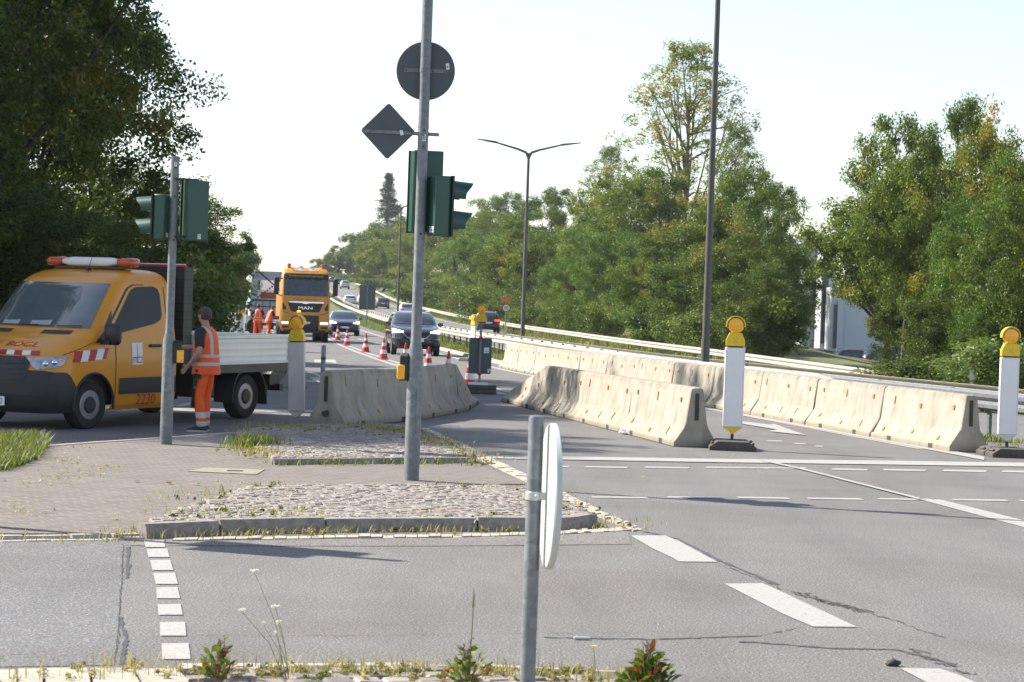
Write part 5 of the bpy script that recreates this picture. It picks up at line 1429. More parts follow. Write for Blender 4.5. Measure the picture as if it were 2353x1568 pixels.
    for xx in (1.32, -1.30):
        for sd in (1, -1): wheel(t, xx, sd * .80, wr, .20, sd, 'rim')
    return t
TW = R(-90)     # heading of a car that comes towards the camera along +y roads
def on(u, d, zg=None, zf=zp):
    p = PD(u, VC, d); x = p.x
    z = zf(d) if zg is None else zg
    for _ in range(3):
        uu, vv = proj((x, d, z)); x += (u - uu) / FPX * d
    return x, d, z
x, y, z = on(946, 93.5); car('oncoming black compact SUV with lit headlights and silver grille trim, behind the tall signal pole', x, y, z, TW + head(93) + R(1), 'car_black', True, True, trim=True, sc=1.04)
x, y, z = on(789, 144); car('oncoming dark navy hatchback with lit headlights, beside the yellow truck', x, y, z, TW + head(144), 'car_navy', False, True)
AW = R(90)
for u, d, pnt, lab, suv, lr, sc in ((1117, 186, 'car_black', 'black car driving away with a bright red tail light, behind the portable sign', True, True, 1.0),
                            (934, 250, 'car_silver', 'silver estate car driving away, right above the oncoming black SUV', True, False, 1.0),
                            (878, 322, 'car_grey', 'dark grey car driving away, right of the dark sign back', False, False, 1.0),
                            (834, 344, 'car_white', 'white car half hidden behind the dark sign back', False, False, 1.0),
                            (803, 335, 'car_white', 'white hatchback driving away, left of the dark sign back', False, False, 1.0),
                            (792, 462, 'car_silver', 'small silver car driving away near the crest', True, False, 1.0),
                            (776, 520, 'car_black', 'small black car near the crest, between two others', True, False, 1.0),
                            (764, 575, 'car_grey', 'dark car farthest up the road at the crest', True, False, 1.0)):
    x, y, z = on(u, d, None, zfar); car(lab, x, y, z, AW + head(d), pnt, suv, False, lr, sc=sc, group='cars driving away uphill')

# ------------------------------------------------------------------ the yellow heavy truck
def make_truck():
    d = 117.0; x, y, z = on(697, d)
    t = thing('heavy_truck', 'yellow heavy works truck with orange beacons on the roof and a dark front grille', 'truck', (x, y, z), R(-82.5)); t.scale = (.96, .96, .96)
    S = Shell([(.55, 1.05, .75, 1.20, -1.3, -1.2, 5), (.75, 1.12, .75, 1.24, -1.3, -1.2, 5), (1.30, 1.14, .75, 1.25, -1.3, -1.2, 5), (1.50, 1.10, .72, 1.25, -1.3, -1.2, 5), (2.25, 1.06, .70, 1.25, -1.3, -1.2, 5), (2.4, 1.02, .68, 1.245, -1.3, -1.2, 5), (3.2, .80, .48, 1.21, -1.3, -1.2, 5), (3.44, .70, .38, 1.19, -1.3, -1.2, 4.5), (3.62, .52, .2, 1.15, -1.3, -1.2, 4), (3.76, .25, -.05, 1.05, -1.25, -1.1, 3.5), (3.82, -.05, -.3, .85, -1.2, -1.05, 3)])
    S.body(10, 12, 40).build('cab_body', MAT['truck_paint'], t, smooth=50)
    P_ = lambda nm, mt, *a, **k: S.patch_xy('y', *a, **k).build(nm, MAT[mt], t, smooth=60)
    P_('windscreen', 'glass', -1.12, 1.12, 2.34, 3.20, .008)
    P_('sun_visor', 'letter_black', -1.12, 1.12, 3.19, 3.45, .05)
    S.warp_text('Straßenunterhaltungsdienst', 'y', 0, 3.34, width=1.75, height=.13, off=.056).build('visor_lettering', MAT['letter_gold'], t, smooth=0)
    S.warp_text('MAX  BÖGL', 'y', 0, 2.17, width=1.22, height=.12, off=.012).build('front_lettering', MAT['letter_red'], t, smooth=0)
    g_ = S.patch_xy('y', -.90, .90, [(-.90, 1.98), (-.72, 1.52), (.72, 1.52), (.90, 1.98)], 2.03, .014, 24, 5).build('grille', MAT['letter_black'], t, smooth=60)
    S.patch_xy('y', -.92, .92, [(-.92, 1.99), (-.2, 1.98), (0, 1.93), (.2, 1.98), (.92, 1.99)], [(-.92, 2.05), (.92, 2.05)], .04, 24, 2).build('chrome_bar', MAT['chrome'], g_, smooth=60)
    S.warp_text('MAN', 'y', 0, 1.73, width=.72, height=.15, off=.045).build('maker_lettering', MAT['chrome'], g_, smooth=0)
    P_('lower_grille', 'black_plastic', -.70, .70, [(-.70, .56), (.70, .56)], [(-.70, 1.36), (.70, 1.36)], .016)
    P_('front_skirt', 'black_plastic', -1.2, 1.2, .56, .62, .012)
    for sd in (1, -1):
        a, b = sorted((sd * .80, sd * 1.16))
        P_('headlight', 'lamp_lit', a, b, .93, 1.0, .02); P_('headlight_glass', 'headlamp', a, b, 1.005, 1.10, .016); P_('fog_lamp', 'rim_dark', a, b, .70, .80, .016)
        a, b = sorted((sd * .98, sd * 1.16)); P_('air_duct', 'letter_black', a, b, [(a, 1.62 if sd > 0 else 1.62), (b, 1.62)], [(a, 1.75 if sd > 0 else 2.0), (b, 2.0 if sd > 0 else 1.75)], .012)
        P_('panel_gap', 'letter_black', sd * .72, sd * 1.2, [(min(sd * .72, sd * 1.2), 1.37 if sd > 0 else 1.52), (max(sd * .72, sd * 1.2), 1.52 if sd > 0 else 1.37)], [(min(sd * .72, sd * 1.2), 1.40 if sd > 0 else 1.55), (max(sd * .72, sd * 1.2), 1.55 if sd > 0 else 1.40)], .012)
        m_ = MB(); m_.box((.98, sd * 1.50, 2.82), (.20, .26, .86)); mo = m_.build('mirror', MAT['letter_black'], t, smooth=40, bevel=.05)
        MB().tube([(.8, sd * 1.2, 3.2), (.98, sd * 1.48, 3.24), (.98, sd * 1.48, 2.4), (.9, sd * 1.22, 2.32)], .035, 8).build('mirror_arm', MAT['letter_black'], mo)
        MB().lathe([(.10, 0), (.10, .20), (.06, .24), (.01, .245)], 14, Matrix.Translation((.05, sd * .86, 3.76))).build('beacon_lamp', MAT['amber_dark'], t)
        MB().lathe([(.02, -.06), (.13, -.05), (.14, .06), (.01, .05)], 18, Matrix.Translation((.62, sd * .27, 3.74)) @ Matrix.Rotation(R(90), 4, 'Y')).build('spotlight', MAT['chrome'], t)
        for xx, w_ in ((.0, .30), (-3.6, .56), (-4.95, .56)): wheel(t, xx - .05, sd * (1.10 if w_ < .4 else .98), .50, w_, sd, 'rim_dark')
    MB().tube([(.62, -.78, 3.78), (.66, -.66, 3.66), (.70, -.55, 3.60), (.70, .55, 3.60), (.66, .66, 3.66), (.62, .78, 3.78)], .03, 8).build('lamp_bar', MAT['chrome'], t)
    MB().box((1.14, -.33, 1.56), (.05, .16, .07)).build('turn_signal', MAT['blinker_lit'], t, smooth=0)
    MB().box((1.165, -.0, .98), (.02, .52, .11)).build('number_plate', MAT['white_film'], t, smooth=0)
    text_on('plate_lettering', 'NM MB 303', MAT['letter_black'], t, (1.177, 0, .98), (0, 1, 0), (0, 0, 1), width=.44)
    MB().box((-4.0, 0, .95), (6.0, .9, .3)).build('chassis_frame', MAT['dark_metal'], t, smooth=0)
    MB().box((.2, 0, .62), (1.6, 2.2, .30)).build('engine_shield', MAT['letter_black'], t, smooth=0)
    bd = MB(); bd.box((-4.4, 0, 1.9), (5.6, 2.48, 1.3)); bd.box((-1.65, 0, 2.2), (.12, 2.44, 2.0)); bd.build('tipper_body', MAT['truck_paint'], t, smooth=0, bevel=.03)
    return t
make_truck()
# the grey open trailer parked left of it, seen from behind
MAT['rust_board'] = M('rust_board', (.34, .10, .03), .6)
def make_trailer():
    d = 134.0; x, y, z = on(626, d)
    t = thing('open_trailer', 'grey frame trailer with cross chains and an orange board, left of the yellow truck', 'trailer', (x, y, z), head(d) + R(1));
    W, H = 2.55, 3.62
    def bx(nm, mt, c, s, par=t): return MB().box(c, s).build(nm, MAT[mt], par, smooth=0)
    bx('floor', 'dark_metal', (0, 4.5, 1.0), (W, 9.0, .18)); bx('side_wall', 'building_grey', (-W / 2, 4.5, 1.9), (.06, 9.0, 1.7)); bx('side_wall', 'building_grey', (W / 2, 4.5, 1.9), (.06, 9.0, 1.7))
    for s in (-1, 1):
        bx('corner_post', 'building_grey', (s * (W / 2 - .19), 0, 2.35), (.36, .16, 2.3))
        b = MB(); b.tube([(s * (W / 2 - .38), -.06, 3.58), (0, -.09, 2.85)], .045, 6); b.build('cross_bar', MAT['dark_metal'], t)
        b = MB()
        for k in range(7): f = k / 6; b.ball((s * (.12 + f * .76), -.10, 2.75 - f * .62), .065, 8)
        b.build('chain', M('rust_red', (.16, .05, .035), .7), t)
    bx('top_beam', 'building_grey', (0, 0, 3.36), (W, .14, .50)); bx('tailboard', 'building_grey', (0, -.02, 1.55), (W, .10, .80))
    for k in range(6): bx('board_rib', 'dark_metal', (-W / 2 + .28 + k * .4, -.085, 1.55), (.035, .03, .80))
    bx('board_rail', 'dark_metal', (0, -.09, 1.97), (W, .05, .10)); bx('board_rail', 'dark_metal', (0, -.09, 1.62), (W, .05, .05))
    bx('orange_board', 'rust_board', (-.25, .5, 2.25), (.95, .06, .36)); bx('grey_box', 'alu', (.62, .55, 2.25), (.6, .4, .34)); bx('white_load', 'panel_white', (0, 3.0, 2.2), (2.0, 3.0, .7))
    for s in (-1, 1):
        wheel(t, s * 1.0, 1.4, .48, .5, 1, 'rim_dark').rotation_euler = (0, 0, 0)
    bx('underrun_bar', 'dark_metal', (0, .1, .62), (2.4, .12, .16)); bx('mud_flap', 'letter_black', (-.95, .5, .55), (.5, .03, .7)); bx('mud_flap', 'letter_black', (.95, .5, .55), (.5, .03, .7))
    return t
make_trailer()
p = PD(585, 745, 150)
sv = thing('white_van', 'white box vehicle far behind on the left, beside the grey trailer', 'van', (p.x - .55, 158, zp(158)), head(158))
b = MB(); b.prism([(-.95, .35), (.95, .35), (.95, 1.5), (.82, 2.25), (-.82, 2.25), (-.95, 1.5)], (0, 0, 0), (1, 0, 0), (0, 0, 1), (0, 4.5, 0)); b.build('body', MAT['car_white'], sv, smooth=20, bevel=.06)
MB().prism([(-.80, 1.45), (.80, 1.45), (.72, 2.1), (-.72, 2.1)], (0, -.012, 0), (1, 0, 0), (0, 0, 1), (0, .01, 0)).build('rear_window', MAT['glass'], sv, smooth=0)
for s in (-1, 1):
    MB().box((s * .85, -.02, 1.1), (.12, .05, .3)).build('tail_light', MAT['tail_red'], sv, smooth=0)
    for yy in (.8, 3.6): MB().cyl((s * .95, yy, .33), (s * .72, yy, .33), .33, n=20).build('wheel', MAT['tyre'], sv)
# parked cars under the canopy at the white building are built with the building
# ------------------------------------------------------------------ people
def skin_mesh(name, verts, edges, radii, mt, parent, sub=2, root=0):
    me = bpy.data.meshes.new(name); me.from_pydata([tuple(v) for v in verts], edges, []); me.materials.append(mt)
    o = bpy.data.objects.new(name, me); col.objects.link(o); o.parent = parent
    md = o.modifiers.new('skin', 'SKIN'); md.use_smooth_shade = True; md.branch_smoothing = .3
    for i, r_ in enumerate(radii):
        q = me.skin_vertices[0].data[i]; q.radius = r_ if isinstance(r_, tuple) else (r_, r_); q.use_root = (i == root)
    s = o.modifiers.new('sub', 'SUBSURF'); s.levels = sub; s.render_levels = sub
    return o
def person(label, loc, rz, sc, pose, hair='hair', group=None, detail=True):
    """x forward, y left; pose gives shoulder/elbow/wrist, knee/ankle points and head turn"""
    t = thing('person', label, 'person', loc, rz, group); t.scale = (sc, sc, sc)
    g_ = pose; V, E, Rd = [], [], []
    def v(p, r_, par=None):
        V.append(Vector(p)); Rd.append(r_)
        if par is not None: E.append((par, len(V) - 1))
        return len(V) - 1
    L_ = Vector(g_.get('lean', (0, 0, 0)))
    pel = v((0, 0, .95), (.13, .15)); abd = v(Vector((0.005, 0, 1.10)) + L_ * .3, (.115, .14), pel); chest = v(Vector((0, 0, 1.30)) + L_ * .75, (.12, .165), abd)
    nb = v(Vector((-.005, 0, 1.47)) + L_, (.06, .065), chest); hc = Vector(g_['head']); n2 = v(nb and Vector((.01, 0, 1.54)) + L_ * 1.05, (.052, .054), nb)
    hv = Vector((math.cos(g_['turn']), math.sin(g_['turn']), 0))
    h0 = v(hc + Vector((0, 0, -.055)) + hv * .015, (.070, .068), n2); h1 = v(hc + Vector((0, 0, .02)), (.092, .078), h0); h2 = v(hc + Vector((0, 0, .085)) - hv * .01, (.070, .064), h1)
    for sd in (1, -1):
        sh, el, wr_ = (Vector(q) for q in g_['arm' + ('L' if sd > 0 else 'R')])
        s_ = v(sh, (.062, .058), chest); u1 = v(sh.lerp(el, .5), (.050, .050), s_); e_ = v(el, (.042, .042), u1); f1 = v(el.lerp(wr_, .45), (.041, .041), e_); w_ = v(wr_, (.028, .024), f1)
        d = (wr_ - el).normalized(); sidev = d.cross(Vector((0, 0, 1))); sidev = sidev.normalized() if sidev.length > .1 else Vector((0, 1, 0))
        up_ = sidev.cross(d).normalized()
        pm = v(wr_ + d * .055, (.024, .036), w_)
        if detail:
            for k, (off, ln) in enumerate(((-.030, .070), (-.010, .080), (.010, .076), (.030, .060))):
                b_ = wr_ + d * .095 + up_ * off
                f0 = v(b_, .0095, pm); f1_ = v(b_ + d * ln * .5 - sidev * .008 * sd, .0085, f0); v(b_ + d * ln * .82 - sidev * .030 * sd, .0075, f1_)
            th0 = v(wr_ + d * .04 + up_ * .042, .011, pm); v(wr_ + d * .075 + up_ * .058 - sidev * .012 * sd, .009, th0)
    for sd in (1, -1):
        hp, kn, an = (Vector(q) for q in g_['leg' + ('L' if sd > 0 else 'R')])
        a = v(hp, (.092, .088), pel); m1 = v(hp.lerp(kn, .5), (.078, .075), a); k_ = v(kn, (.056, .054), m1); c = v(kn.lerp(an, .35), (.054, .052), k_); v(an, (.036, .034), c)
    skin_mesh('body', V, E, Rd, MAT['skin'], t)
    # face: nose, ears, eyes
    side = Vector((-hv.y, hv.x, 0)); f = MB()
    f.ball(hc + hv * .097 + Vector((0, 0, -.012)), (.016, .016, .022), 8)
    fo = f.build('nose', MAT['skin'], t)
    for s in (1, -1):
        MB().ball(hc + side * .080 * s + Vector((0, 0, -.005)), (.020, .020, .032), 10).build('ear', MAT['skin'], t)
        MB().ball(hc + hv * .080 + side * .033 * s + Vector((0, 0, .012)), .011, 8).build('eye', MAT['letter_black'], t)
    MB().ball(hc + hv * .088 + Vector((0, 0, -.052)), (.012, .022, .006), 8).build('mouth', MAT['letter_red'], t)
    # hair cap: ring stack over the skull, shorter in front
    h = MB(); rings = []; rr_ = random.Random(4)
    for i in range(8):
        a = R(-42 + 132 * i / 7); ring = []
        for j in range(22):
            q = 2 * math.pi * j / 22; d = hv * math.cos(q) + side * math.sin(q)
            fr = max(0, math.cos(q)); zz = math.sin(a)
            if fr > 0 and zz < .5: zz = zz + (.5 - zz) * min(1, fr * 1.5)
            rad = math.sqrt(max(0, 1 - zz * zz)) if i < 7 else .03
            ring.append(hc + d * rad * (.106 if abs(math.sin(q)) < .7 else .094) * rr_.uniform(.97, 1.05) + Vector((0, 0, .015 + zz * .112 * rr_.uniform(.98, 1.03))) - hv * .010)
        rings.append(ring)
    h.loft(rings); h.build('hair', MAT[hair], t, smooth=70)
    # shirt sleeves and collar
    for sd in (1, -1):
        sh, el, wr_ = (Vector(q) for q in g_['arm' + ('L' if sd > 0 else 'R')])
        MB().tube([sh + Vector((0, -sd * .05, .03)), sh, sh.lerp(el, .35), sh.lerp(el, .72)], [.080, .080, .072, .066], 14).build('sleeve', MAT['shirt_black'], t, smooth=60)
    # vest
    vs = MB(); rings = []; ph = random.Random(9)
    for z, rx, ry, k in ((.82, .192, .232, 0), (.84, .196, .236, 0), (.95, .188, .226, .1), (1.08, .178, .218, .3), (1.20, .174, .218, .55), (1.32, .166, .218, .78), (1.40, .148, .20, .9), (1.46, .110, .150, 1.0), (1.495, .078, .098, 1.0), (1.50, .066, .080, 1.0)):
        c = Vector((0, 0, z)) + L_ * k
        rings.append([c + Vector((rx * math.cos(a) * (1 + .018 * math.sin(5 * a + z * 9)), ry * math.sin(a) * (1 + .018 * math.sin(4 * a + z * 7)), 0)) for a in [2 * math.pi * i / 32 for i in range(32)]])
    vs.loft(rings, caps=False); vs.build('vest', MAT['hi_vis'], t, smooth=70)
    # trousers: both legs grown from the hips as one cloth
    V, E, Rd = [], [], []
    pel = v((0, 0, .93), (.135, .165)); v((0, 0, 1.02), (.13, .16), pel)
    for sd in (1, -1):
        hp, kn, an = (Vector(q) for q in g_['leg' + ('L' if sd > 0 else 'R')])
        a = v(hp, (.112, .108), pel); m1 = v(hp.lerp(kn, .5), (.100, .098), a); k_ = v(kn, (.083, .082), m1); c = v(kn.lerp(an, .45), (.080, .078), k_); e = v(an.lerp(kn, .12), (.078, .076), c); v(an + Vector((0, 0, -.025)), (.080, .076), e)
    tr = skin_mesh('trousers', V, E, Rd, MAT['trousers'], t)
    MB().tube([(0.145 * math.cos(a), .185 * math.sin(a), .985) for a in [2 * math.pi * i / 24 for i in range(24)]], .018, 6, closed=True).build('belt', MAT['shirt_black'], t)
    if detail:
        for sd in (1, -1):
            hp, kn, an = (Vector(q) for q in g_['leg' + ('L' if sd > 0 else 'R')])
            k = MB(); rg = []
            for f_ in (-.13, -.10, .0, .12, .16):
                c = kn + (hp - kn).normalized() * -f_ * 1.0; r_ = .092 if abs(f_) < .13 else .084
                rg.append([c + Vector((math.cos(a) * r_, math.sin(a) * r_, 0)) for a in [R(-76 + 152 * i / 10) for i in range(11)]] )
            MB().grid(rg).build('knee_patch', MAT['shirt_black'], tr, smooth=60)
            th = hp.lerp(kn, .38)
            for dz, hh, w0, w1 in ((.12, .035, 60, 88), (.045, .075, 44, 112), (-.05, .10, 40, 84)):
                MB().grid([[th + Vector((0.0, 0, dz + q)) + Vector((math.cos(R(a * sd)) * .111, math.sin(R(a * sd)) * .111, 0)) for a in np.linspace(w0, w1, 7)] for q in (-hh / 2, 0, hh / 2)]).build('cargo_pocket', MAT['shirt_black'], tr, smooth=60)
    for sd in (1, -1):
        an = Vector(g_['leg' + ('L' if sd > 0 else 'R')][2]); yaw = g_.get('toe', 0) * sd
        s = MB(); rg = []
        for xx, w_, hh in ((-.085, .032, .07), (-.06, .042, .10), (.02, .046, .105), (.09, .048, .075), (.15, .046, .058), (.19, .030, .045)):
            rg.append([Vector((an.x + xx + .02, an.y + yy * w_ + yaw * xx, zz)) for yy, zz in ((-1, .028), (-.9, hh * .75), (-.4, hh), (.4, hh), (.9, hh * .75), (1, .028))])
        s.loft(rg); so = s.build('shoe', MAT['shoe'], t, smooth=50)
        q = MB(); rg = [[p + Vector((0, 0, 0)) for p in (r_[0], r_[0] - Vector((0, 0, .027)), r_[-1] - Vector((0, 0, .027)), r_[-1])] for r_ in rg]
        q.loft(rg); q.build('sole', MAT['sole'], so, smooth=20)
    return t
wp = P(466, 983, -.03)
person('worker in orange vest and trousers beside the van, one arm stretched to the pole', (wp.x + .02, wp.y, gz(wp.x, wp.y)), R(163), .975,
       dict(lean=(.02, 0, 0), head=(.055, .01, 1.655), turn=R(-12),
            armL=((.02, .215, 1.40), (-.03, .31, 1.13), (.17, .235, .94)), armR=((.05, -.20, 1.40), (.24, -.16, 1.19), (.50, -.02, 1.19)),
            legL=((0, .11, .90), (.045, .135, .50), (-.03, .15, .085)), legR=((.01, -.11, .90), (.06, -.13, .50), (.06, -.15, .085)), toe=.1), 'hair')
x, y, z = on(591, 121)
person('distant worker in orange seen from behind, left of the two beside the truck', (x, y, z), R(84), 1.0,
       dict(lean=(.03, 0, 0), head=(.06, 0, 1.64), turn=0, armL=((0, .21, 1.40), (-.08, .40, 1.16), (.06, .26, 1.0)), armR=((0, -.21, 1.40), (-.02, -.34, 1.14), (.12, -.30, .95)),
            legL=((0, .10, .90), (.03, .13, .50), (0, .15, .085)), legR=((0, -.10, .90), (.03, -.13, .50), (0, -.15, .085))), 'hair_dark', detail=False)
x, y, z = on(616, 122.5)
person('distant worker in orange leaning over, right of the two beside the truck', (x, y, z), R(30), 1.0,
       dict(lean=(.14, 0, -.02), head=(.24, 0, 1.60), turn=0, armL=((.12, .21, 1.36), (.22, .28, 1.12), (.40, .24, 1.02)), armR=((.12, -.21, 1.36), (.24, -.26, 1.12), (.44, -.2, 1.05)),
            legL=((0, .10, .90), (.08, .12, .50), (.12, .13, .085)), legR=((0, -.10, .90), (.0, -.12, .50), (-.12, -.13, .085))), 'hair_dark', detail=False)
# ------------------------------------------------------------------ the white building behind the right-hand trees
t = thing('office_building', 'white modern building with dark slit windows behind the right-hand trees', 'building', (0, 0, 0))
D = 150.0
def bl(u0, u1, v0, v1, y0, dy, mt, nm, par=t):
    a, b = PD(u0, v0, y0), PD(u1, v1, y0)
    return MB().box(((a.x + b.x) / 2, y0 + dy / 2, (a.z + b.z) / 2), (b.x - a.x, dy, a.z - b.z)).build(nm, MAT[mt], par, smooth=0)
bl(1850, 1892, 562, 870, D + 5, 12, 'building_grey', 'side_block')
bl(1892, 1912, 552, 870, D + 2, 12, 'building_white', 'stair_tower')
bl(1913, 2140, 660, 815, D - 1, 16, 'building_white', 'main_block')
bl(1846, 1895, 544, 560, D + 6, 8, 'building_grey', 'roof_house')
for u0, u1, v0, v1 in ((1894, 1899, 590, 790), (1917, 1926, 700, 800), (1904, 1911, 570, 640)):
    w = bl(u0, u1, v0, v1, D + (1.9 if u0 < 1912 else -1.1), .3, 'window_dark', 'window'); 
bl(1926, 1934, 690, 815, D - 1.2, .3, 'building_white', 'wall_strip')
bl(1842, 2100, 808, 828, D - 8, 7, 'building_grey', 'canopy'); bl(1842, 2100, 828, 880, D - 2, 1, 'window_dark', 'ground_floor_glazing')
for u in (1870, 1930, 1990, 2050): bl(u, u + 4, 826, 880, D - 7.6, .2, 'building_grey', 'canopy_post')
for u, d, pnt, lab in ((1900, 141, 'car_grey', 'dark parked car under the canopy of the white building'), (1972, 141, 'car_black', 'dark parked car in the middle under the canopy'), (2040, 141, 'car_black', 'dark parked car half hidden by leaves at the right end of the canopy')):
    p = PD(u, 845, d); car(lab, p.x, d, PD(u, 866, d).z, R(20), pnt, True, group='cars parked at the white building')
# ------------------------------------------------------------------ trees and plants
def leaf_cloud(name, centers, radii, per, size, rng, mt, parent=None, tint_bias=None, flat=.55, droop=0.0, aspect=.6):
    """many small leaf faces gathered in clumps"""
    n = len(centers)
    cid = np.repeat(np.arange(n), per)
    N_ = len(cid)
    d = rng.normal(size=(N_, 3)); d /= np.linalg.norm(d, axis=1)[:, None]
    rr = rng.random(N_) ** (1 / 2.0)
    c = centers[cid] + d * (rr * radii[cid])[:, None] * np.array([1, 1, .78])
    nrm = rng.normal(size=(N_, 3)) * .8 + d * .5 + np.array([0, 0, flat]); nrm /= np.linalg.norm(nrm, axis=1)[:, None]
    a = np.cross(nrm, rng.normal(size=(N_, 3))); a /= np.linalg.norm(a, axis=1)[:, None]
    a[:, 2] -= droop; a /= np.linalg.norm(a, axis=1)[:, None]
    b = np.cross(nrm, a); b /= np.maximum(1e-6, np.linalg.norm(b, axis=1))[:, None]
    L = size * rng.uniform(.6, 1.35, N_)[:, None]; W = L * aspect
    bend = nrm * L * .12
    v = np.stack([c - a * L * .5, c - b * W * .5 + bend + a * L * .06, c + a * L * .5, c + b * W * .5 + bend + a * L * .06], axis=1).reshape(-1, 3)
    me = bpy.data.meshes.new(name)
    me.vertices.add(N_ * 4); me.vertices.foreach_set('co', v.astype(np.float32).ravel())
    me.loops.add(N_ * 4); me.loops.foreach_set('vertex_index', np.arange(N_ * 4, dtype=np.int32))
    me.polygons.add(N_); me.polygons.foreach_set('loop_start', np.arange(0, N_ * 4, 4, dtype=np.int32))
    tb = rng.normal(.45, .16, n) if tint_bias is None else tint_bias
    t = np.clip(tb[cid] + rng.normal(0, .15, N_), 0, 1)
    at = me.attributes.new('tint', 'FLOAT', 'POINT'); at.data.foreach_set('value', np.repeat(t, 4).astype(np.float32))
    me.materials.append(mt); me.update(calc_edges=True); me.validate()
    o = bpy.data.objects.new(name, me); col.objects.link(o)
    if parent is not None: o.parent = parent
    return o

def make_tree(name, seed, H=12.0, Rr=4.0, base=1.5, clumps=150, per=150, leaf=.17, cr=(.55, 1.05), mt='leaf', bark='bark', shape='oak', warm=.06, limbs=12):
    rng = np.random.default_rng(seed); r = random.Random(seed)
    t = thing(name, None, None)
    # lumpy crown outline from a few random lobes
    lobes = rng.normal(size=(9, 3)); lobes /= np.linalg.norm(lobes, axis=1)[:, None]; amp = rng.uniform(-.30, .28, 9)
    cs, bough = [], []
    mid, half = (H + base) / 2, (H - base) / 2
    nb = max(16, clumps // 5)
    while len(bough) < nb:
        d = rng.normal(size=3); d /= np.linalg.norm(d)
        k = 1 + sum(a * max(0, d @ l) ** 3 for a, l in zip(amp, lobes))
        rad = k * rng.random() ** (.36)
        h = d[2] * rad
        if shape == 'oak': w = 1.0 if h < .2 else 1.0 - .25 * (h - .2)
        elif shape == 'tall': w = .85 - .45 * max(0, h)
        elif shape == 'wall': w = 1.0
        else: w = 1.0
        p = np.array((d[0] * rad * Rr * w, d[1] * rad * Rr * w, mid + h * half * .93))
        if bough and min(np.linalg.norm(p - q) for q in bough) < Rr * .17 and rng.random() < .9: continue
        bough.append(p)
    bt = rng.normal(.42, .10, nb); bw = rng.random(nb) < warm; tbl = []
    for i in range(clumps):                     # every bough carries a cushion of leaf clumps, with gaps between the boughs
        b_ = i % nb; d = rng.normal(size=3); d /= np.linalg.norm(d)
        cs.append(bough[b_] + d * np.array([1, 1, .62]) * Rr * .27 * rng.random() ** .5)
        tbl.append(rng.uniform(.76, .93) if bw[b_] and rng.random() < .7 else bt[b_] + rng.normal(0, .08))
    cs = np.array(cs); tbl = np.array(tbl)
    if shape == 'poplar':
        cs = []
        for i in range(clumps):
            a = rng.uniform(0, 2 * math.pi); h = rng.random() ** .8
            top = base + (H - base) * (.12 + .88 * h)
            rr_ = Rr * (.30 + .75 * math.sin(min(1, h * 1.1) * math.pi) ** .6) * rng.random() ** .55
            cs.append((rr_ * math.cos(a), rr_ * math.sin(a), top))
        cs = np.array(cs)
    rad = rng.uniform(cr[0], cr[1], len(cs))
    tb = np.clip(tbl, 0, .97) if shape != 'poplar' else np.where(rng.random(len(cs)) < warm, rng.uniform(.86, .97, len(cs)), np.clip(rng.normal(.42, .15, len(cs)), 0, .85))
    tr = MB()
    lean = Vector((r.uniform(-.4, .4), r.uniform(-.4, .4), 0))
    th = H * (.82 if shape in ('poplar', 'tall') else .62)
    trunk = [Vector((0, 0, -.4)) + lean * 0, Vector((0, 0, .3)), lean * .3 + Vector((0, 0, th * .35)), lean * .8 + Vector((r.uniform(-.2, .2), 0, th * .7)), lean + Vector((0, 0, th))]
    r0 = (.018 * H + .04) * (.55 if shape == 'poplar' else 1)
    tr.tube(trunk, [r0 * 1.25, r0, r0 * .8, r0 * .5, r0 * .2], 9)
    for i in range(limbs):
        f = r.uniform(.3, .95); z = th * f
        s = Vector((lean.x * f, lean.y * f, z))
        e = Vector(cs[r.randrange(len(cs))])
        if e.z < z + .2: e.z = z + r.uniform(.3, 1.5)
        m1 = s.lerp(e, .5) + Vector((0, 0, -.15 * (e - s).length * .5 + .25))
        tr.tube([s, m1, e], [r0 * .38, r0 * .24, r0 * .06], 6)
        for q in range(3):
            e2 = e + Vector((r.gauss(0, .35), r.gauss(0, .35), r.uniform(.0, .45)))
            tr.tube([m1.lerp(e, r.uniform(.2, .9)), e2], [r0 * .13, r0 * .03], 5)
    tr.build('trunk', MAT[bark], t, smooth=60)
    leaf_cloud('crown', cs, rad, per, leaf, rng, MAT[mt], t, tb)
    return t

def make_conifer(name, seed, H=14, Rr=2.6):
    rng = np.random.default_rng(seed); t = thing(name, None, None)
    MB().tube([(0, 0, -.3), (0, 0, H)], [.25, .03], 8).build('trunk', MAT['bark'], t)
    cs, rd = [], []
    for i in range(230):
        h = rng.random() ** 1.25; w = Rr * (1 - h) ** .85 * (.82 + .3 * math.sin(h * 40))
        a = rng.uniform(0, 2 * math.pi); q = w * rng.random() ** .4
        cs.append((q * math.cos(a), q * math.sin(a), .8 + h * (H - .9) - q * .22)); rd.append(.35 + .5 * (1 - h))
    leaf_cloud('crown', np.array(cs), np.array(rd), 60, .24, rng, MAT['leaf_needle'], t, droop=.35, aspect=.35)
    return t

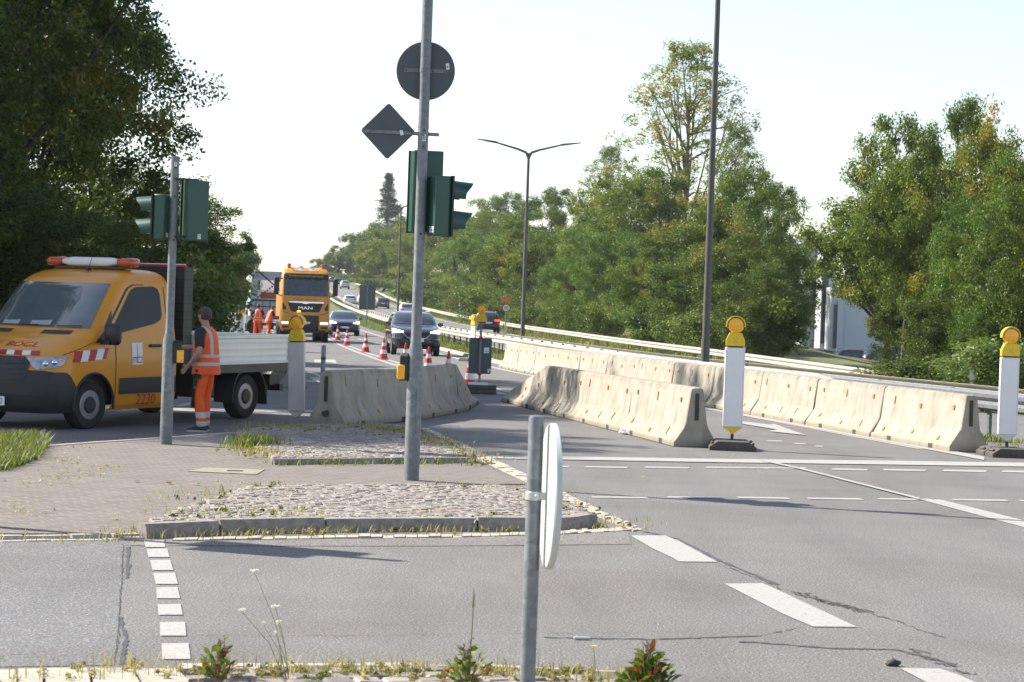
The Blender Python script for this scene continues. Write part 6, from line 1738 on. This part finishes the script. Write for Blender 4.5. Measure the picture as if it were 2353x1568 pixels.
TREES = {}
TREES['maple'] = make_tree('maple_tree', 11, 14, 4.6, .8, 760, 190, .118, (.36, .78), 'leaf', warm=.05, limbs=26)
TREES['oak'] = make_tree('broadleaf_tree', 12, 11, 4.0, .3, 460, 125, .145, (.38, .80), 'leaf', warm=.03)
TREES['oakb'] = make_tree('broadleaf_tree', 13, 11, 4.0, .0, 460, 125, .14, (.38, .80), 'leaf', warm=.05)
TREES['oakh'] = make_tree('broadleaf_tree', 23, 11, 4.0, 3.6, 380, 125, .145, (.38, .80), 'leaf', warm=.03)
TREES['robinia'] = make_tree('feathery_tree', 14, 11, 4.0, .1, 460, 140, .12, (.38, .80), 'leaf_light', warm=.03)
TREES['autumn'] = make_tree('autumn_tree', 15, 11, 4.0, .2, 460, 125, .14, (.38, .80), 'leaf', warm=.13)
TREES['poplar'] = make_tree('poplar_tree', 16, 16, 3.4, 2.5, 500, 42, .12, (.25, .55), 'leaf_light', 'bark_pale', 'poplar', warm=.22, limbs=40)
TREES['far'] = make_tree('distant_tree', 17, 12, 4.5, .1, 220, 80, .30, (.6, 1.15), 'leaf', warm=.04)
TREES['farl'] = make_tree('distant_tree', 18, 12, 4.5, .1, 220, 80, .30, (.6, 1.15), 'leaf_light', warm=.05)
TREES['bush'] = make_tree('bush', 19, 3.2, 2.1, -.3, 60, 150, .13, (.4, .8), 'leaf_light', warm=.03, limbs=6)
TREES['bushd'] = make_tree('bush', 20, 3.2, 2.1, -.3, 60, 150, .14, (.4, .8), 'leaf', warm=.05, limbs=6)
TREES['conifer'] = make_conifer('conifer_tree', 21)
DIM = dict(maple=(14, 4.6), oak=(11, 4), oakb=(11, 4), oakh=(11, 4), robinia=(11, 4), autumn=(11, 4), poplar=(16, 3.4), far=(12, 4.5), farl=(12, 4.5), bush=(3.2, 2.1), bushd=(3.2, 2.1), conifer=(14, 2.6))
used = set()
def plant(kind, x, y, H, Rr, label, cat='tree', group=None, tint=(1, 1, 1), z=None, rz=None):
    src = TREES[kind]
    if kind in used: o = copy_tree(src)
    else: o = src; used.add(kind)
    if z is None: z = terrain(x - xe(y), y)
    o.location = (x, y, z); o.rotation_euler = (0, 0, rnd.uniform(0, 6.28) if rz is None else rz)
    h0, r0 = DIM[kind]
    o.scale = (Rr / r0, Rr / r0, H / h0)
    tag(o, label, cat, group)
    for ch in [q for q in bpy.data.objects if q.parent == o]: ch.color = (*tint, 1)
    return o
def plant_px(kind, u, vtop, y, halfw_px, label, cat='tree', group=None, tint=(1, 1, 1), rz=None, spread=1.2):
    """stand a tree at distance y so that it is seen at column u with its top at row vtop"""
    p = PD(u, 720, y); top = PD(u, vtop, y)
    z = terrain(p.x - xe(y), y)
    # the lean of the camera shifts the foot sideways
    x = p.x + (top.x - p.x) * .5
    return plant(kind, x, y, max(2.0, top.z - z), halfw_px / FPX * y * spread, label, cat, group, tint, z, rz)
def y_for(u, sep):
    for y in np.arange(60, 900, 1.0):
        if xe(y) + sep < (u - UC) / FPX * y: return float(y)
    return 900.0

# the dark group on the left whose shade falls over the van
G = 'trees on the left verge'
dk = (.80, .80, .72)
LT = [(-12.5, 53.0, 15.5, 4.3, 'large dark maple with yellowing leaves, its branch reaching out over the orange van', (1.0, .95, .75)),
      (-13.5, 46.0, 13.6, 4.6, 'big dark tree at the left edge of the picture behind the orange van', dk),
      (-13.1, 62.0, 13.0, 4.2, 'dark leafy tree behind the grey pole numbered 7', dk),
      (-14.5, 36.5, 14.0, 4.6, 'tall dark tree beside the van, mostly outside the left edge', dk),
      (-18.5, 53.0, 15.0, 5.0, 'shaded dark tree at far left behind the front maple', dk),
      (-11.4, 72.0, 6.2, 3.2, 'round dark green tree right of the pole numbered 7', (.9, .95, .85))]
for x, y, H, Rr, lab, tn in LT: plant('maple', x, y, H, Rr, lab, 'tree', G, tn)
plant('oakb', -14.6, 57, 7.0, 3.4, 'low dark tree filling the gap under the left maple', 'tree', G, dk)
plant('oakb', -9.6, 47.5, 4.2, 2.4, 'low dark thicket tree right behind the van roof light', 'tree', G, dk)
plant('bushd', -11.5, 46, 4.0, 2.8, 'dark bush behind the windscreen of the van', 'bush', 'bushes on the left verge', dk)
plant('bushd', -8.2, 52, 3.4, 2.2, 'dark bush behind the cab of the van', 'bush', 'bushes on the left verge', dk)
plant('bush', -8.2, 58, 3.6, 2.0, 'bright shoots of a bush rising behind the van headboard', 'bush', 'bushes on the left verge')
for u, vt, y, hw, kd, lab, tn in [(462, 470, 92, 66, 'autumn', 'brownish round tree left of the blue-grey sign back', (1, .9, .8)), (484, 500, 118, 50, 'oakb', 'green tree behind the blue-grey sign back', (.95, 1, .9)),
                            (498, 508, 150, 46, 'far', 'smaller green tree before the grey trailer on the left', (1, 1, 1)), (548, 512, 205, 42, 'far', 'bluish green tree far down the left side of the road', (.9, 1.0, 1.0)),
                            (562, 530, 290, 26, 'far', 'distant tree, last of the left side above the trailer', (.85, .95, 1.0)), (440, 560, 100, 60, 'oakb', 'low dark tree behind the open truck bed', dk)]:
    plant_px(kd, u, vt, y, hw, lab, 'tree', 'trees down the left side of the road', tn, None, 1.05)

# the bank on the right of the far carriageway, from the crest to the building
G = 'trees on the bank beyond the road'
BANK = [ # u, top row, sideways offset from the road edge, half width px, kind, tint, label
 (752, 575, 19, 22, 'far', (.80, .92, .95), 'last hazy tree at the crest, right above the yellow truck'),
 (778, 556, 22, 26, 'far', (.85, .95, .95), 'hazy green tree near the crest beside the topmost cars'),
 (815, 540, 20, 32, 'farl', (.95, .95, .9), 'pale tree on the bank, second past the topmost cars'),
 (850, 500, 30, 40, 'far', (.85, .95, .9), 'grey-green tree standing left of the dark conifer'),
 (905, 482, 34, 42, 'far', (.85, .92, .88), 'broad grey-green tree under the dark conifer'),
 (872, 528, 19, 42, 'farl', (1.1, 1.0, .75), 'yellowing tree low on the bank above the dark road sign'),
 (925, 515, 19, 48, 'farl', (1.15, 1.0, .8), 'yellow-green tree behind the far street lamp'),
 (985, 500, 19, 60, 'robinia', (1.1, 1, .9), 'light green tree behind the tall grey signal pole'),
 (1048, 468, 20, 62, 'robinia', (1, .98, .85), 'yellowish green tree right behind the signal visors'),
 (1098, 440, 30, 46, 'far', (.9, .92, .8), 'pale round tree top behind the bank, left of the first street lamp'),
 (1155, 432, 30, 50, 'oak', (.85, .95, .95), 'blue-green tree top behind the bank next to the street lamp'),
 (1110, 500, 18, 66, 'robinia', (.95, 1.05, .9), 'green tree low on the bank left of the street lamp'),
 (1180, 480, 18, 74, 'oakb', (1.15, 1.1, .9), 'mid green tree directly behind the street lamp post'),
 (1268, 422, 24, 62, 'oak', (.80, .90, .85), 'dark green dome-shaped tree right of the street lamp'),
 (1255, 520, 17, 70, 'oakb', (1.05, 1.05, .9), 'lower tree in front of the dark dome-shaped tree'),
 (1340, 440, 22, 70, 'oakb', (1.1, 1.1, .9), 'light green tree between dark dome and the tall sparse poplar'),
 (1398, 335, 26, 62, 'poplar', (.95, .95, .8), 'slender sparse tree standing left of the tall poplar'),
 (1325, 560, 16, 66, 'robinia', (.85, .95, .85), 'fresh green low tree behind the concrete barriers'),
 (1440, 400, 22, 100, 'oak', (1.15, 1.12, .9), 'big leafy tree standing just below the tall poplar on its left'),
 (1405, 500, 17, 70, 'robinia', (.78, .95, .8), 'feathery green tree midway between the two near street lamps'),
 (1530, 375, 24, 105, 'oak', (1.1, 1.08, .88), 'broad tree at the foot of the tall poplar'),
 (1575, 96, 28, 118, 'poplar', (1.35, 1.12, .85), 'tall sparse poplar rising above all the other trees'),
 (1490, 520, 17, 80, 'oakb', (1.0, 1.05, .9), 'lower tree with yellowish leaves left of the tall lamp post'),
 (1600, 430, 20, 90, 'autumn', (1.1, 1.05, .9), 'rust-tinged tree behind the tall lamp post'),
 (1690, 285, 27, 60, 'poplar', (.75, .85, .8), 'thin airy tree just right of the tall lamp post'),
 (1700, 375, 23, 80, 'oak', (1.0, 1.05, .85), 'green tree right of the tall lamp post, below the thin airy one'),
 (1770, 412, 21, 66, 'oak', (.8, .9, .8), 'dark tree at the right end of the bank against the sky'),
 (1590, 560, 16, 80, 'oakb', (.9, .95, .85), 'low leafy tree at the left of the tall lamp post foot'),
 (1690, 480, 17, 90, 'autumn', (.85, .82, .75), 'orange-tinged dark tree behind the centre beacon'),
 (1785, 500, 17, 66, 'oakb', (.72, .78, .7), 'dark tree beside the white building, nearest its left wall'),
 (1755, 590, 15.5, 76, 'oakb', (.68, .72, .66), 'dark low tree hanging down to the guardrail left of the building')]
for u, vt, sp, hw, kd, tn, lab in BANK:
    y = min(620, y_for(u, sp))
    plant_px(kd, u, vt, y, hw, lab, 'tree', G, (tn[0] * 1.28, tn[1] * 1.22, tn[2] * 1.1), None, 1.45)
plant_px('conifer', 888, 398, 640, 62, 'dark pointed conifer rising above the bank', 'tree')
bi = 0
for u in list(range(800, 1180, 44)) + list(range(1190, 1760, 46)):
    y = y_for(u, 15.2 + (bi % 3) * .5)
    plant('bush' if bi % 3 != 1 else 'bushd', xe(y) + 15.4 + (bi % 2) * .8, y, rnd.uniform(2.2, 4.2), rnd.uniform(1.8, 2.6) * max(1, y / 160), 'low leafy bush at the foot of the tree bank, behind the far guardrail', 'bush', 'bushes at the foot of the bank', tint=(rnd.uniform(.9, 1.15), rnd.uniform(.95, 1.1), rnd.uniform(.7, 1)))
    bi += 1
# the group right of the building
G = 'trees right of the white building'
for u, vt, y, hw, kd, tn, lab in [
    (2048, 400, 92, 130, 'oakh', (1.05, 1.1, .95), 'green tree hanging over the white building from the right'),
    (2090, 240, 92, 110, 'oak', (1.1, 1.12, .95), 'tall oak-like tree right of the white building'),
    (2085, 335, 84, 100, 'oakh', (1.15, 1.15, 1.0), 'light grey-green tree before the white building'),
    (2205, 195, 100, 86, 'oak', (.85, .95, .85), 'dark tree top, highest of the right-hand group'),
    (2195, 420, 82, 95, 'oakb', (1.1, 1.1, .95), 'leafy tree in the middle of the right-hand group'),
    (2318, 188, 84, 112, 'autumn', (1.25, 1.05, .8), 'tree with yellow and orange leaves at the right edge'),
    (2255, 380, 78, 95, 'robinia', (.75, .95, .75), 'feathery deep green tree at the right, below the yellowing crown'),
    (2370, 330, 74, 100, 'oakb', (.9, .95, .85), 'tree cut by the right edge of the picture'),
    (2095, 610, 86, 74, 'oakb', (.62, .68, .56), 'low dark tree closing the gap right of the white wall'),
    (2180, 640, 78, 84, 'oakb', (.7, .75, .65), 'low dark tree over the right end of the guardrails'),
    (2300, 640, 74, 80, 'robinia', (.7, .85, .65), 'low dark green tree behind the right-hand beacon')]:
    plant_px(kd, u, vt, y, hw, lab, 'tree', G, (tn[0] * 1.28, tn[1] * 1.18, tn[2]), None, 1.35)
for u, y, H, lab in [(2150, 72, 1.5, 'bush behind the guardrail right of the white building'), (2200, 70, 1.6, 'pale bush left of the red-topped marker post'), (2290, 66, 1.7, 'bush behind the right-hand beacon lamp'), (2350, 62, 2.4, 'bush at the right edge beside the beacon')]:
    p = PD(u, 800, y); plant('bushd' if u < 2280 else 'bush', p.x, y, H, 2.2, lab, 'bush', 'bushes on the right slope', tint=(.75, .8, .7) if u < 2280 else (1, 1, 1))

# ------------------------------------------------------------------ grass and weeds
def blades(name, pts, hgt, rng, mt, w=.006, lean=.35, per=1, parent=None):
    """pts (n,3) feet; every foot carries one bent blade of two quads"""
    p = np.repeat(np.asarray(pts, float), per, 0); n = len(p)
    a = rng.uniform(0, 2 * np.pi, n); h = hgt * rng.uniform(.45, 1.25, n) if np.isscalar(hgt) else np.repeat(hgt, per) * rng.uniform(.45, 1.25, n)
    d = np.stack([np.cos(a), np.sin(a), np.zeros(n)], 1) * (lean * h * rng.uniform(.2, 1.3, n))[:, None]
    s = np.stack([-np.sin(a), np.cos(a), np.zeros(n)], 1) * (w * rng.uniform(.6, 1.4, n))[:, None]
    up = np.zeros((n, 3)); up[:, 2] = h
    v = np.stack([p - s, p + s, p + d * .35 + up * .6 + s * .75, p + d * .35 + up * .6 - s * .75, p + d + up], 1).reshape(-1, 3)
    i = np.arange(n) * 5
    me = bpy.data.meshes.new(name)
    loops = np.stack([i, i + 1, i + 2, i + 3, i + 3, i + 2, i + 4], 1).ravel().astype(np.int32)
    me.vertices.add(n * 5); me.vertices.foreach_set('co', v.astype(np.float32).ravel())
    me.loops.add(n * 7); me.loops.foreach_set('vertex_index', loops)
    st = np.stack([np.arange(n) * 7, np.arange(n) * 7 + 4], 1).ravel().astype(np.int32)
    me.polygons.add(n * 2); me.polygons.foreach_set('loop_start', st)
    t = np.clip(rng.normal(.45, .25, n), 0, 1)
    at = me.attributes.new('tint', 'FLOAT', 'POINT'); at.data.foreach_set('value', np.repeat(t, 5).astype(np.float32))
    me.materials.append(MAT[mt]); me.update(calc_edges=True); me.validate()
    o = bpy.data.objects.new(name, me); col.objects.link(o)
    if parent is not None: o.parent = parent
    return o
def tufts(px_list, z, n, spread, rng):
    out = []
    for u, v, k in px_list:
        c = P(u, v, z)
        q = rng.normal(size=(int(n * k), 2)) * spread
        out.append(np.stack([c.x + q[:, 0], c.y + q[:, 1] * 1.3, np.full(len(q), z)], 1))
    return np.concatenate(out)
g = np.random.default_rng(5)
def ground_cover(name, lst, z, n, spread, leaf, mt, rad=(.012, .035)):
    c = tufts(lst, z, n, spread, g); c[:, 2] += .012
    o = leaf_cloud(name, c, g.uniform(rad[0], rad[1], len(c)), 26, leaf, g, MAT[mt]); return tagk(o, 'stuff')
# the lush patch at the left edge
pts = []
poly = [(P(u, v, .02).x, P(u, v, .02).y) for u, v in ((-120, 1088), (15, 1083), (85, 1058), (114, 1024), (98, 1010), (-120, 1010))]
bx = [min(p[0] for p in poly), max(p[0] for p in poly), min(p[1] for p in poly), max(p[1] for p in poly)]
while len(pts) < 9000:
    x, y = g.uniform(bx[0], bx[1]), g.uniform(bx[2], bx[3])
    if inside(x, y, poly): pts.append((x, y, .0))
tagk(blades('grass', pts, .145, g, 'grass', .006, .7), 'stuff')
# weeds in the joints along the kerbs
wl = [(345, 1228, 1.2), (520, 1226, .7), (560, 1225, 1.0), (600, 1224, 1.0), (640, 1224, .8), (425, 1232, .6), (745, 1222, 1.0), (770, 1220, .6), (860, 1221, .5), (950, 1220, .9), (1000, 1219, .9), (1030, 1219, .6), (1130, 1217, .8), (1180, 1216, .5), (1340, 1208, .9), (1420, 1200, .5), (1440, 1212, .5),
      (300, 1236, .5), (250, 1240, .3), (30, 1240, .3), (150, 1242, .4)]
tagk(blades('kerb_weeds', tufts(wl, .01, 85, .15, g), .06, g, 'dry_grass', .003, 1.1), 'stuff')
wl2 = [(400, 1186, .8), (470, 1180, .7), (500, 1184, .5), (545, 1172, 1.2), (575, 1178, .7), (680, 1178, 1.2), (700, 1182, .6), (1095, 1186, .6), (1290, 1170, .8), (1320, 1165, .7), (1260, 1140, .5), (470, 1140, 1.2), (430, 1150, .6), (500, 1130, .9), (570, 1116, .8), (640, 1118, .4), (1000, 1118, .5), (1080, 1116, .5), (1180, 1122, .5)]
tagk(blades('cobble_weeds', tufts(wl2, .09, 34, .18, g), .05, g, 'dry_grass', .004, 1.3), 'stuff')
wl3 = [(560 + 14 * i + g.normal() * 6, 985 + g.normal() * 4, .35) for i in range(14)] + [(850, 985, 1.3), (880, 988, 1.5), (905, 990, 1.6), (930, 996, 1.3), (830, 980, 1.0), (870, 1000, .7), (960, 1006, .9), (985, 1012, 1.2), (1010, 1020, 1.2), (1035, 1026, .8), (1060, 1042, .8), (1080, 1050, .7), (1105, 1060, .5), (590, 1045, 1.0), (610, 1040, .8), (572, 1036, .8)]
tagk(blades('island_weeds', tufts(wl3, .06, 90, .16, g), .075, g, 'dry_grass', .004, .7), 'stuff')
wl4 = [(575, 1020, 2.2), (600, 1024, 1.5), (560, 1028, .8)]
tagk(blades('kerb_weeds', tufts(wl4, .05, 180, .12, g), .12, g, 'grass', .006, .6), 'stuff')
wl5 = [(640 + 30 * i + g.normal() * 8, 1068 + g.normal() * 1.5, .5) for i in range(16)]
tagk(blades('kerb_weeds', tufts(wl5, .02, 60, .07, g), .07, g, 'grass', .004, .8), 'stuff')
wl6 = [(440, 1545, .8), (520, 1545, .6), (590, 1545, .6), (670, 1546, 1.0), (780, 1545, .8), (830, 1545, .6), (880, 1548, 1.0), (960, 1545, 1.0), (1010, 1548, .7), (1140, 1550, 1.2), (1180, 1550, .8), (1260, 1552, .8), (1340, 1560, 1.0), (1420, 1565, 1.0), (1550, 1600, 1.2), (1480, 1580, 1.0), (60, 1560, .5), (180, 1556, .6), (255, 1540, 1.0), (330, 1548, .5)]
tagk(blades('foreground_weeds', tufts(wl6, .04, 45, .08, g), .075, g, 'dry_grass', .0022, .7), 'stuff')
ground_cover('low_weeds', [(u + g.normal() * 14, v - 1, k) for u, v, k in wl[:17:2]], .01, 7, .13, .022, 'dry_grass')
ground_cover('low_weeds', wl2, .092, 3, .16, .02, 'grass')
ground_cover('low_weeds', wl3, .07, 6, .15, .022, 'dry_grass')
ground_cover('low_weeds', wl6 + [(460 + 86 * i, 1548 + g.normal() * 5, .7) for i in range(11)], .045, 6, .09, .016, 'dry_grass')
ground_cover('low_weeds', [(480 + 122 * i + g.normal() * 20, 1546 + g.normal() * 4, .6) for i in range(8)], .045, 7, .06, .016, 'grass')
# litter of dry clippings on the pavement
lp = []
for u, v, k in [(150, 1060, 40), (200, 1085, 30), (250, 1075, 30), (130, 1095, 30), (90, 1105, 25), (180, 1030, 25), (640, 1010, 10), (590, 1045, 25), (600, 1058, 20), (60, 1180, 18), (20, 1165, 15)]:
    for i in range(k): c = P(u + g.normal() * 30, v + g.normal() * 7, .024); lp.append((c.x, c.y, .024))
tagk(blades('dry_clippings', lp, .02, g, 'dry_grass', .008, 3.5), 'stuff')
# grass of the median and the verges
def verge(name, s0, s1, y0, y1, n, h, zf, mt='grass', w=.012):
    y = y0 + (y1 - y0) * g.random(n) ** 1.6; s = g.uniform(s0, s1, n)
    tagk(blades(name, [(xe(b) + a, b, terrain(a, b)) for a, b in zip(s, y)], h, g, mt, w, .6), 'stuff')
verge('median_grass', 1.15, 5.2, 36, 240, 24000, .20, zp)
verge('verge_grass', 12.4, 16.5, 45, 320, 22000, .30, zp, 'grass', .02)
verge('verge_grass', 12.6, 17.5, 50, 250, 7000, .45, zp, 'dry_grass', .018)
verge('verge_grass', -16, -10.7, 43, 140, 14000, .22, zp)
pp = [(g.uniform(6.9, 14.5), g.uniform(31.5, 46)) for i in range(9000)]
tagk(blades('verge_grass', [(a, b, terrain(a - xe(b), b) - .1) for a, b in pp if a > xe(b) + 1.3], .26, g, 'grass', .008, .6), 'stuff')
# flowers and broad weeds in front of the camera
def dock(x, y, z, h, seed, label, n=80, stalks=8):
    """bushy weed: a dome of small lobed leaves on stems, with a few dark seed stalks"""
    r = random.Random(seed); t = thing('dock_plant', label, 'weed', (x, y, z), 0, 'weeds on the near kerb')
    mb = MB(); tint = []; st = MB()
    for i in range(n):
        a = r.uniform(0, 6.28); el = r.uniform(.1, 1.0); rad = h * .62 * (1 - el ** 2) ** .5 * r.uniform(.3, 1.0)
        foot = Vector((math.cos(a) * rad * .25, math.sin(a) * rad * .25, 0)); c = Vector((math.cos(a) * rad, math.sin(a) * rad, h * el * r.uniform(.45, .95)))
        st.tube([foot, foot.lerp(c, .5) + Vector((0, 0, .006)), c], [.0016, .0013, .001], 4)
        d = (Vector((math.cos(a), math.sin(a), r.uniform(.1, 1.3))) + Vector((r.gauss(0, .5), r.gauss(0, .5), r.gauss(0, .3)))).normalized()
        sd = d.cross(Vector((r.gauss(0, .5), r.gauss(0, .5), 1))).normalized(); nn = sd.cross(d); L = h * r.uniform(.16, .36); W = L * r.uniform(.30, .55)
        prof = [.25, .85 * r.uniform(.7, 1.2), 1.0 * r.uniform(.75, 1.2), .7 * r.uniform(.6, 1.2), .05]
        mb.grid([[c + d * L * f - sd * W * q * .5 + nn * (.10 * L * math.sin(f * 3)), c + d * L * f - nn * .05 * W + nn * (.12 * L * math.sin(f * 3)), c + d * L * f + sd * W * q * .5 + nn * (.10 * L * math.sin(f * 3))] for f, q in zip((0, .25, .5, .78, 1), prof)])
        tint += [min(1, max(0, r.gauss(.45, .2) if r.random() < .80 else r.uniform(.86, 1)))] * 15
    o = mb.build('foliage', MAT['weed'], t, smooth=180)
    at = o.data.attributes.new('tint', 'FLOAT', 'POINT'); at.data.foreach_set('value', tint)
    for i in range(stalks):
        a = r.uniform(0, 6.28); q = Vector((math.cos(a) * h * .25 * r.random(), math.sin(a) * h * .25 * r.random(), h * r.uniform(.75, 1.25)))
        st.tube([(0, 0, 0), q * .5, q], [.0022, .002, .001], 5)
        for k in range(9): st.ball(q * (.6 + .4 * k / 9) + Vector((r.gauss(0, .004), r.gauss(0, .004), 0)), .0045, 5, 1)
    st.build('stem', [MAT['stem'], MAT['seed_brown']], t, smooth=60)
    return t
q = P(500, 1562, .04); d1 = dock(q.x, q.y, .04, .17, 1, 'reddish green dock weed at the bottom left kerb'); 
q = P(1075, 1572, .04); d2 = dock(q.x, q.y, .04, .18, 2, 'dock weed with a tall seed spike just left of the foreground post', 70, 6)
q = P(1485, 1585, .04); d3 = dock(q.x, q.y, .04, .185, 3, 'lush dock weed with red and green leaves right of the foreground post', 210, 12)
sp = MB(); sp.tube([(0, 0, 0), (.01, 0, .24), (.012, 0, .40)], [.0035, .003, .002], 5); sp.tube([(.012, 0, .34), (.013, 0, .42)], [.006, .002], 6); sp.build('seed_spike', MAT['stem'], d2)
def carrot(x, y, z, seed, label, heads):
    r = random.Random(seed); t = thing('wild_flower', label, 'flower', (x, y, z), 0, 'wild flowers on the near kerb')
    st = MB()
    for hx, hy, hz, rad in heads: st.tube([(hx * .12, 0, 0), (hx * .45, hy * .5, hz * .55), (hx, hy, hz)], [.0018, .0014, .001], 5)
    st.build('stem', MAT['stem'], t)
    for hx, hy, hz, rad in heads:
        f = MB()
        for i in range(46):
            a, q = r.uniform(0, 6.28), rad * r.random() ** .5
            f.ball((hx + q * math.cos(a), hy + q * math.sin(a), hz + .012 - q * q * 6 + r.uniform(-.004, .006)), rad * .16, 6)
        f.build('flower_head', MAT['petal'], t)
    return t
# heads chosen in the plane of the plant: (sideways, depth, height, radius)
q = P(668, 1563, .04)
def hd(u, v, dy=0.0):
    p = PD(u, v, q.y + dy); return (p.x - q.x, dy, p.z - .04)
carrot(q.x, q.y, .04, 1, 'wild carrot with small white flower heads on thin stems, left of the foreground post', [(*hd(586, 1318), .018), (*hd(557, 1408, .05), .017), (*hd(634, 1400, -.04), .02), (*hd(606, 1438, .04), .010), (*hd(640, 1436, .02), .016), (*hd(634, 1460), .010)])
q = P(1364, 1580, .04)
yf = thing('yellow_flower', 'small yellow dandelion-like flower right of the foreground post', 'flower', (q.x, q.y, .04), 0, 'wild flowers on the near kerb')
p = hd(1364, 1487); MB().tube([(0, 0, 0), (p[0] + .01, 0, p[2] * .5), (p[0], 0, p[2])], [.002, .002, .0015], 5).build('stem', MAT['stem'], yf)
f = MB()
for i in range(16): a = i * .393; f.add([Vector((p[0], 0, p[2])), Vector((p[0] + .014 * math.cos(a - .15), .014 * math.sin(a - .15), p[2] + .006)), Vector((p[0] + .017 * math.cos(a), .017 * math.sin(a), p[2] + .005)), Vector((p[0] + .014 * math.cos(a + .15), .014 * math.sin(a + .15), p[2] + .006))], [(0, 1, 2, 3)])
f.build('flower_head', MAT['petal_yellow'], yf)
# fallen leaves
fl = 0
for u, v in ((312, 1107), (452, 1114), (390, 1112), (604, 1119), (615, 1124), (640, 1126), (1098, 1058), (265, 1193), (800, 1223), (1480, 1098)):
    p = P(u, v, .026); a = rnd.uniform(0, 6.28)
    mb = MB(); L = .05
    mb.add([p + Vector((L * math.cos(a + k) * f, L * math.sin(a + k) * f, rnd.uniform(0, .02))) for k, f in ((0, 1), (.6, .5), (1.2, .9), (2, .4), (3.1, .8), (4, .45), (5, .9), (5.6, .5))], [(0, 1, 2, 3, 4, 5, 6, 7)])
    tag(mb.build('fallen_leaf', MAT['reflector'], smooth=0), 'brown dry fallen leaf lying on the paving', 'leaf', 'fallen leaves on the paving')

# small litter on the road
lr = random.Random(12)
p = P(1437, 999, .0); b = MB(); b.ball((0, 0, .035), (.10, .06, .045), 10)
b.v = [(x * lr.uniform(.6, 1.3), y * lr.uniform(.6, 1.3), max(.004, z * lr.uniform(.5, 1.4))) for x, y, z in b.v]
o = tag(b.build('plastic_litter', MAT['panel_white'], smooth=0), 'crumpled pale plastic wrapper lying at the foot of the middle barriers', 'litter'); o.location = p
p = P(1337, 1468, .006); b = MB(); b.box((0, 0, .004), (.085, .03, .012), .1)
o = tag(b.build('scrap_litter', MAT['alu'], smooth=0, bevel=.004), 'small flat grey scrap lying on the road right of the foreground post', 'litter'); o.location = p
p = P(2052, 1531, .0); b = MB()
b.ball((0, 0, .015), (.045, .03, .02), 8); b.v = [(x * lr.uniform(.7, 1.25), y * lr.uniform(.7, 1.25), max(.0, z * lr.uniform(.7, 1.2))) for x, y, z in b.v]
o = tag(b.build('asphalt_lump', MAT['crack'], smooth=0), 'broken dark asphalt lump beside the lowest white dash', 'rubble'); o.location = p
fk = MB()
for i in range(420):
    u, v = 1735 + lr.gauss(0, 62), 1076 + lr.gauss(0, 5.5); q = P(u, v, .0065); a = lr.uniform(0, 6.28); L = lr.uniform(.006, .022)
    fk.add([q + Vector((math.cos(a + k) * L, math.sin(a + k) * L, 0)) for k in (0, 2.0, 4.1)], [(0, 1, 2)])
for i in range(260):
    t_ = lr.random(); q = P(2130 + 190 * t_ + lr.gauss(0, 14), 1150 + 52 * t_ + lr.gauss(0, 5), .0065); a = lr.uniform(0, 6.28); L = lr.uniform(.004, .012)
    fk.add([q + Vector((math.cos(a + k) * L, math.sin(a + k) * L, 0)) for k in (0, 2.0, 4.1)], [(0, 1, 2)])
tagk(fk.build('paint_flecks', MAT['road_paint'], smooth=0))
# ------------------------------------------------------------------ thin summer haze in the valley air
hz = MB().box((-40, 640, 34), (1100, 1340, 76))
ho = hz.build('haze', None or MAT['ground'], smooth=0)
k = N('haze_air'); k.t.nodes.remove(k.b)
pv = k.n('ShaderNodeVolumePrincipled'); pv.inputs['Color'].default_value = (.90, .95, 1.0, 1); pv.inputs['Density'].default_value = .00012; pv.inputs['Anisotropy'].default_value = .3
k.l(pv.outputs[0], k.out.inputs['Volume'])
ho.data.materials.clear(); ho.data.materials.append(k.mat); ho['kind'] = 'stuff'
scene.cycles.volume_bounces = 0
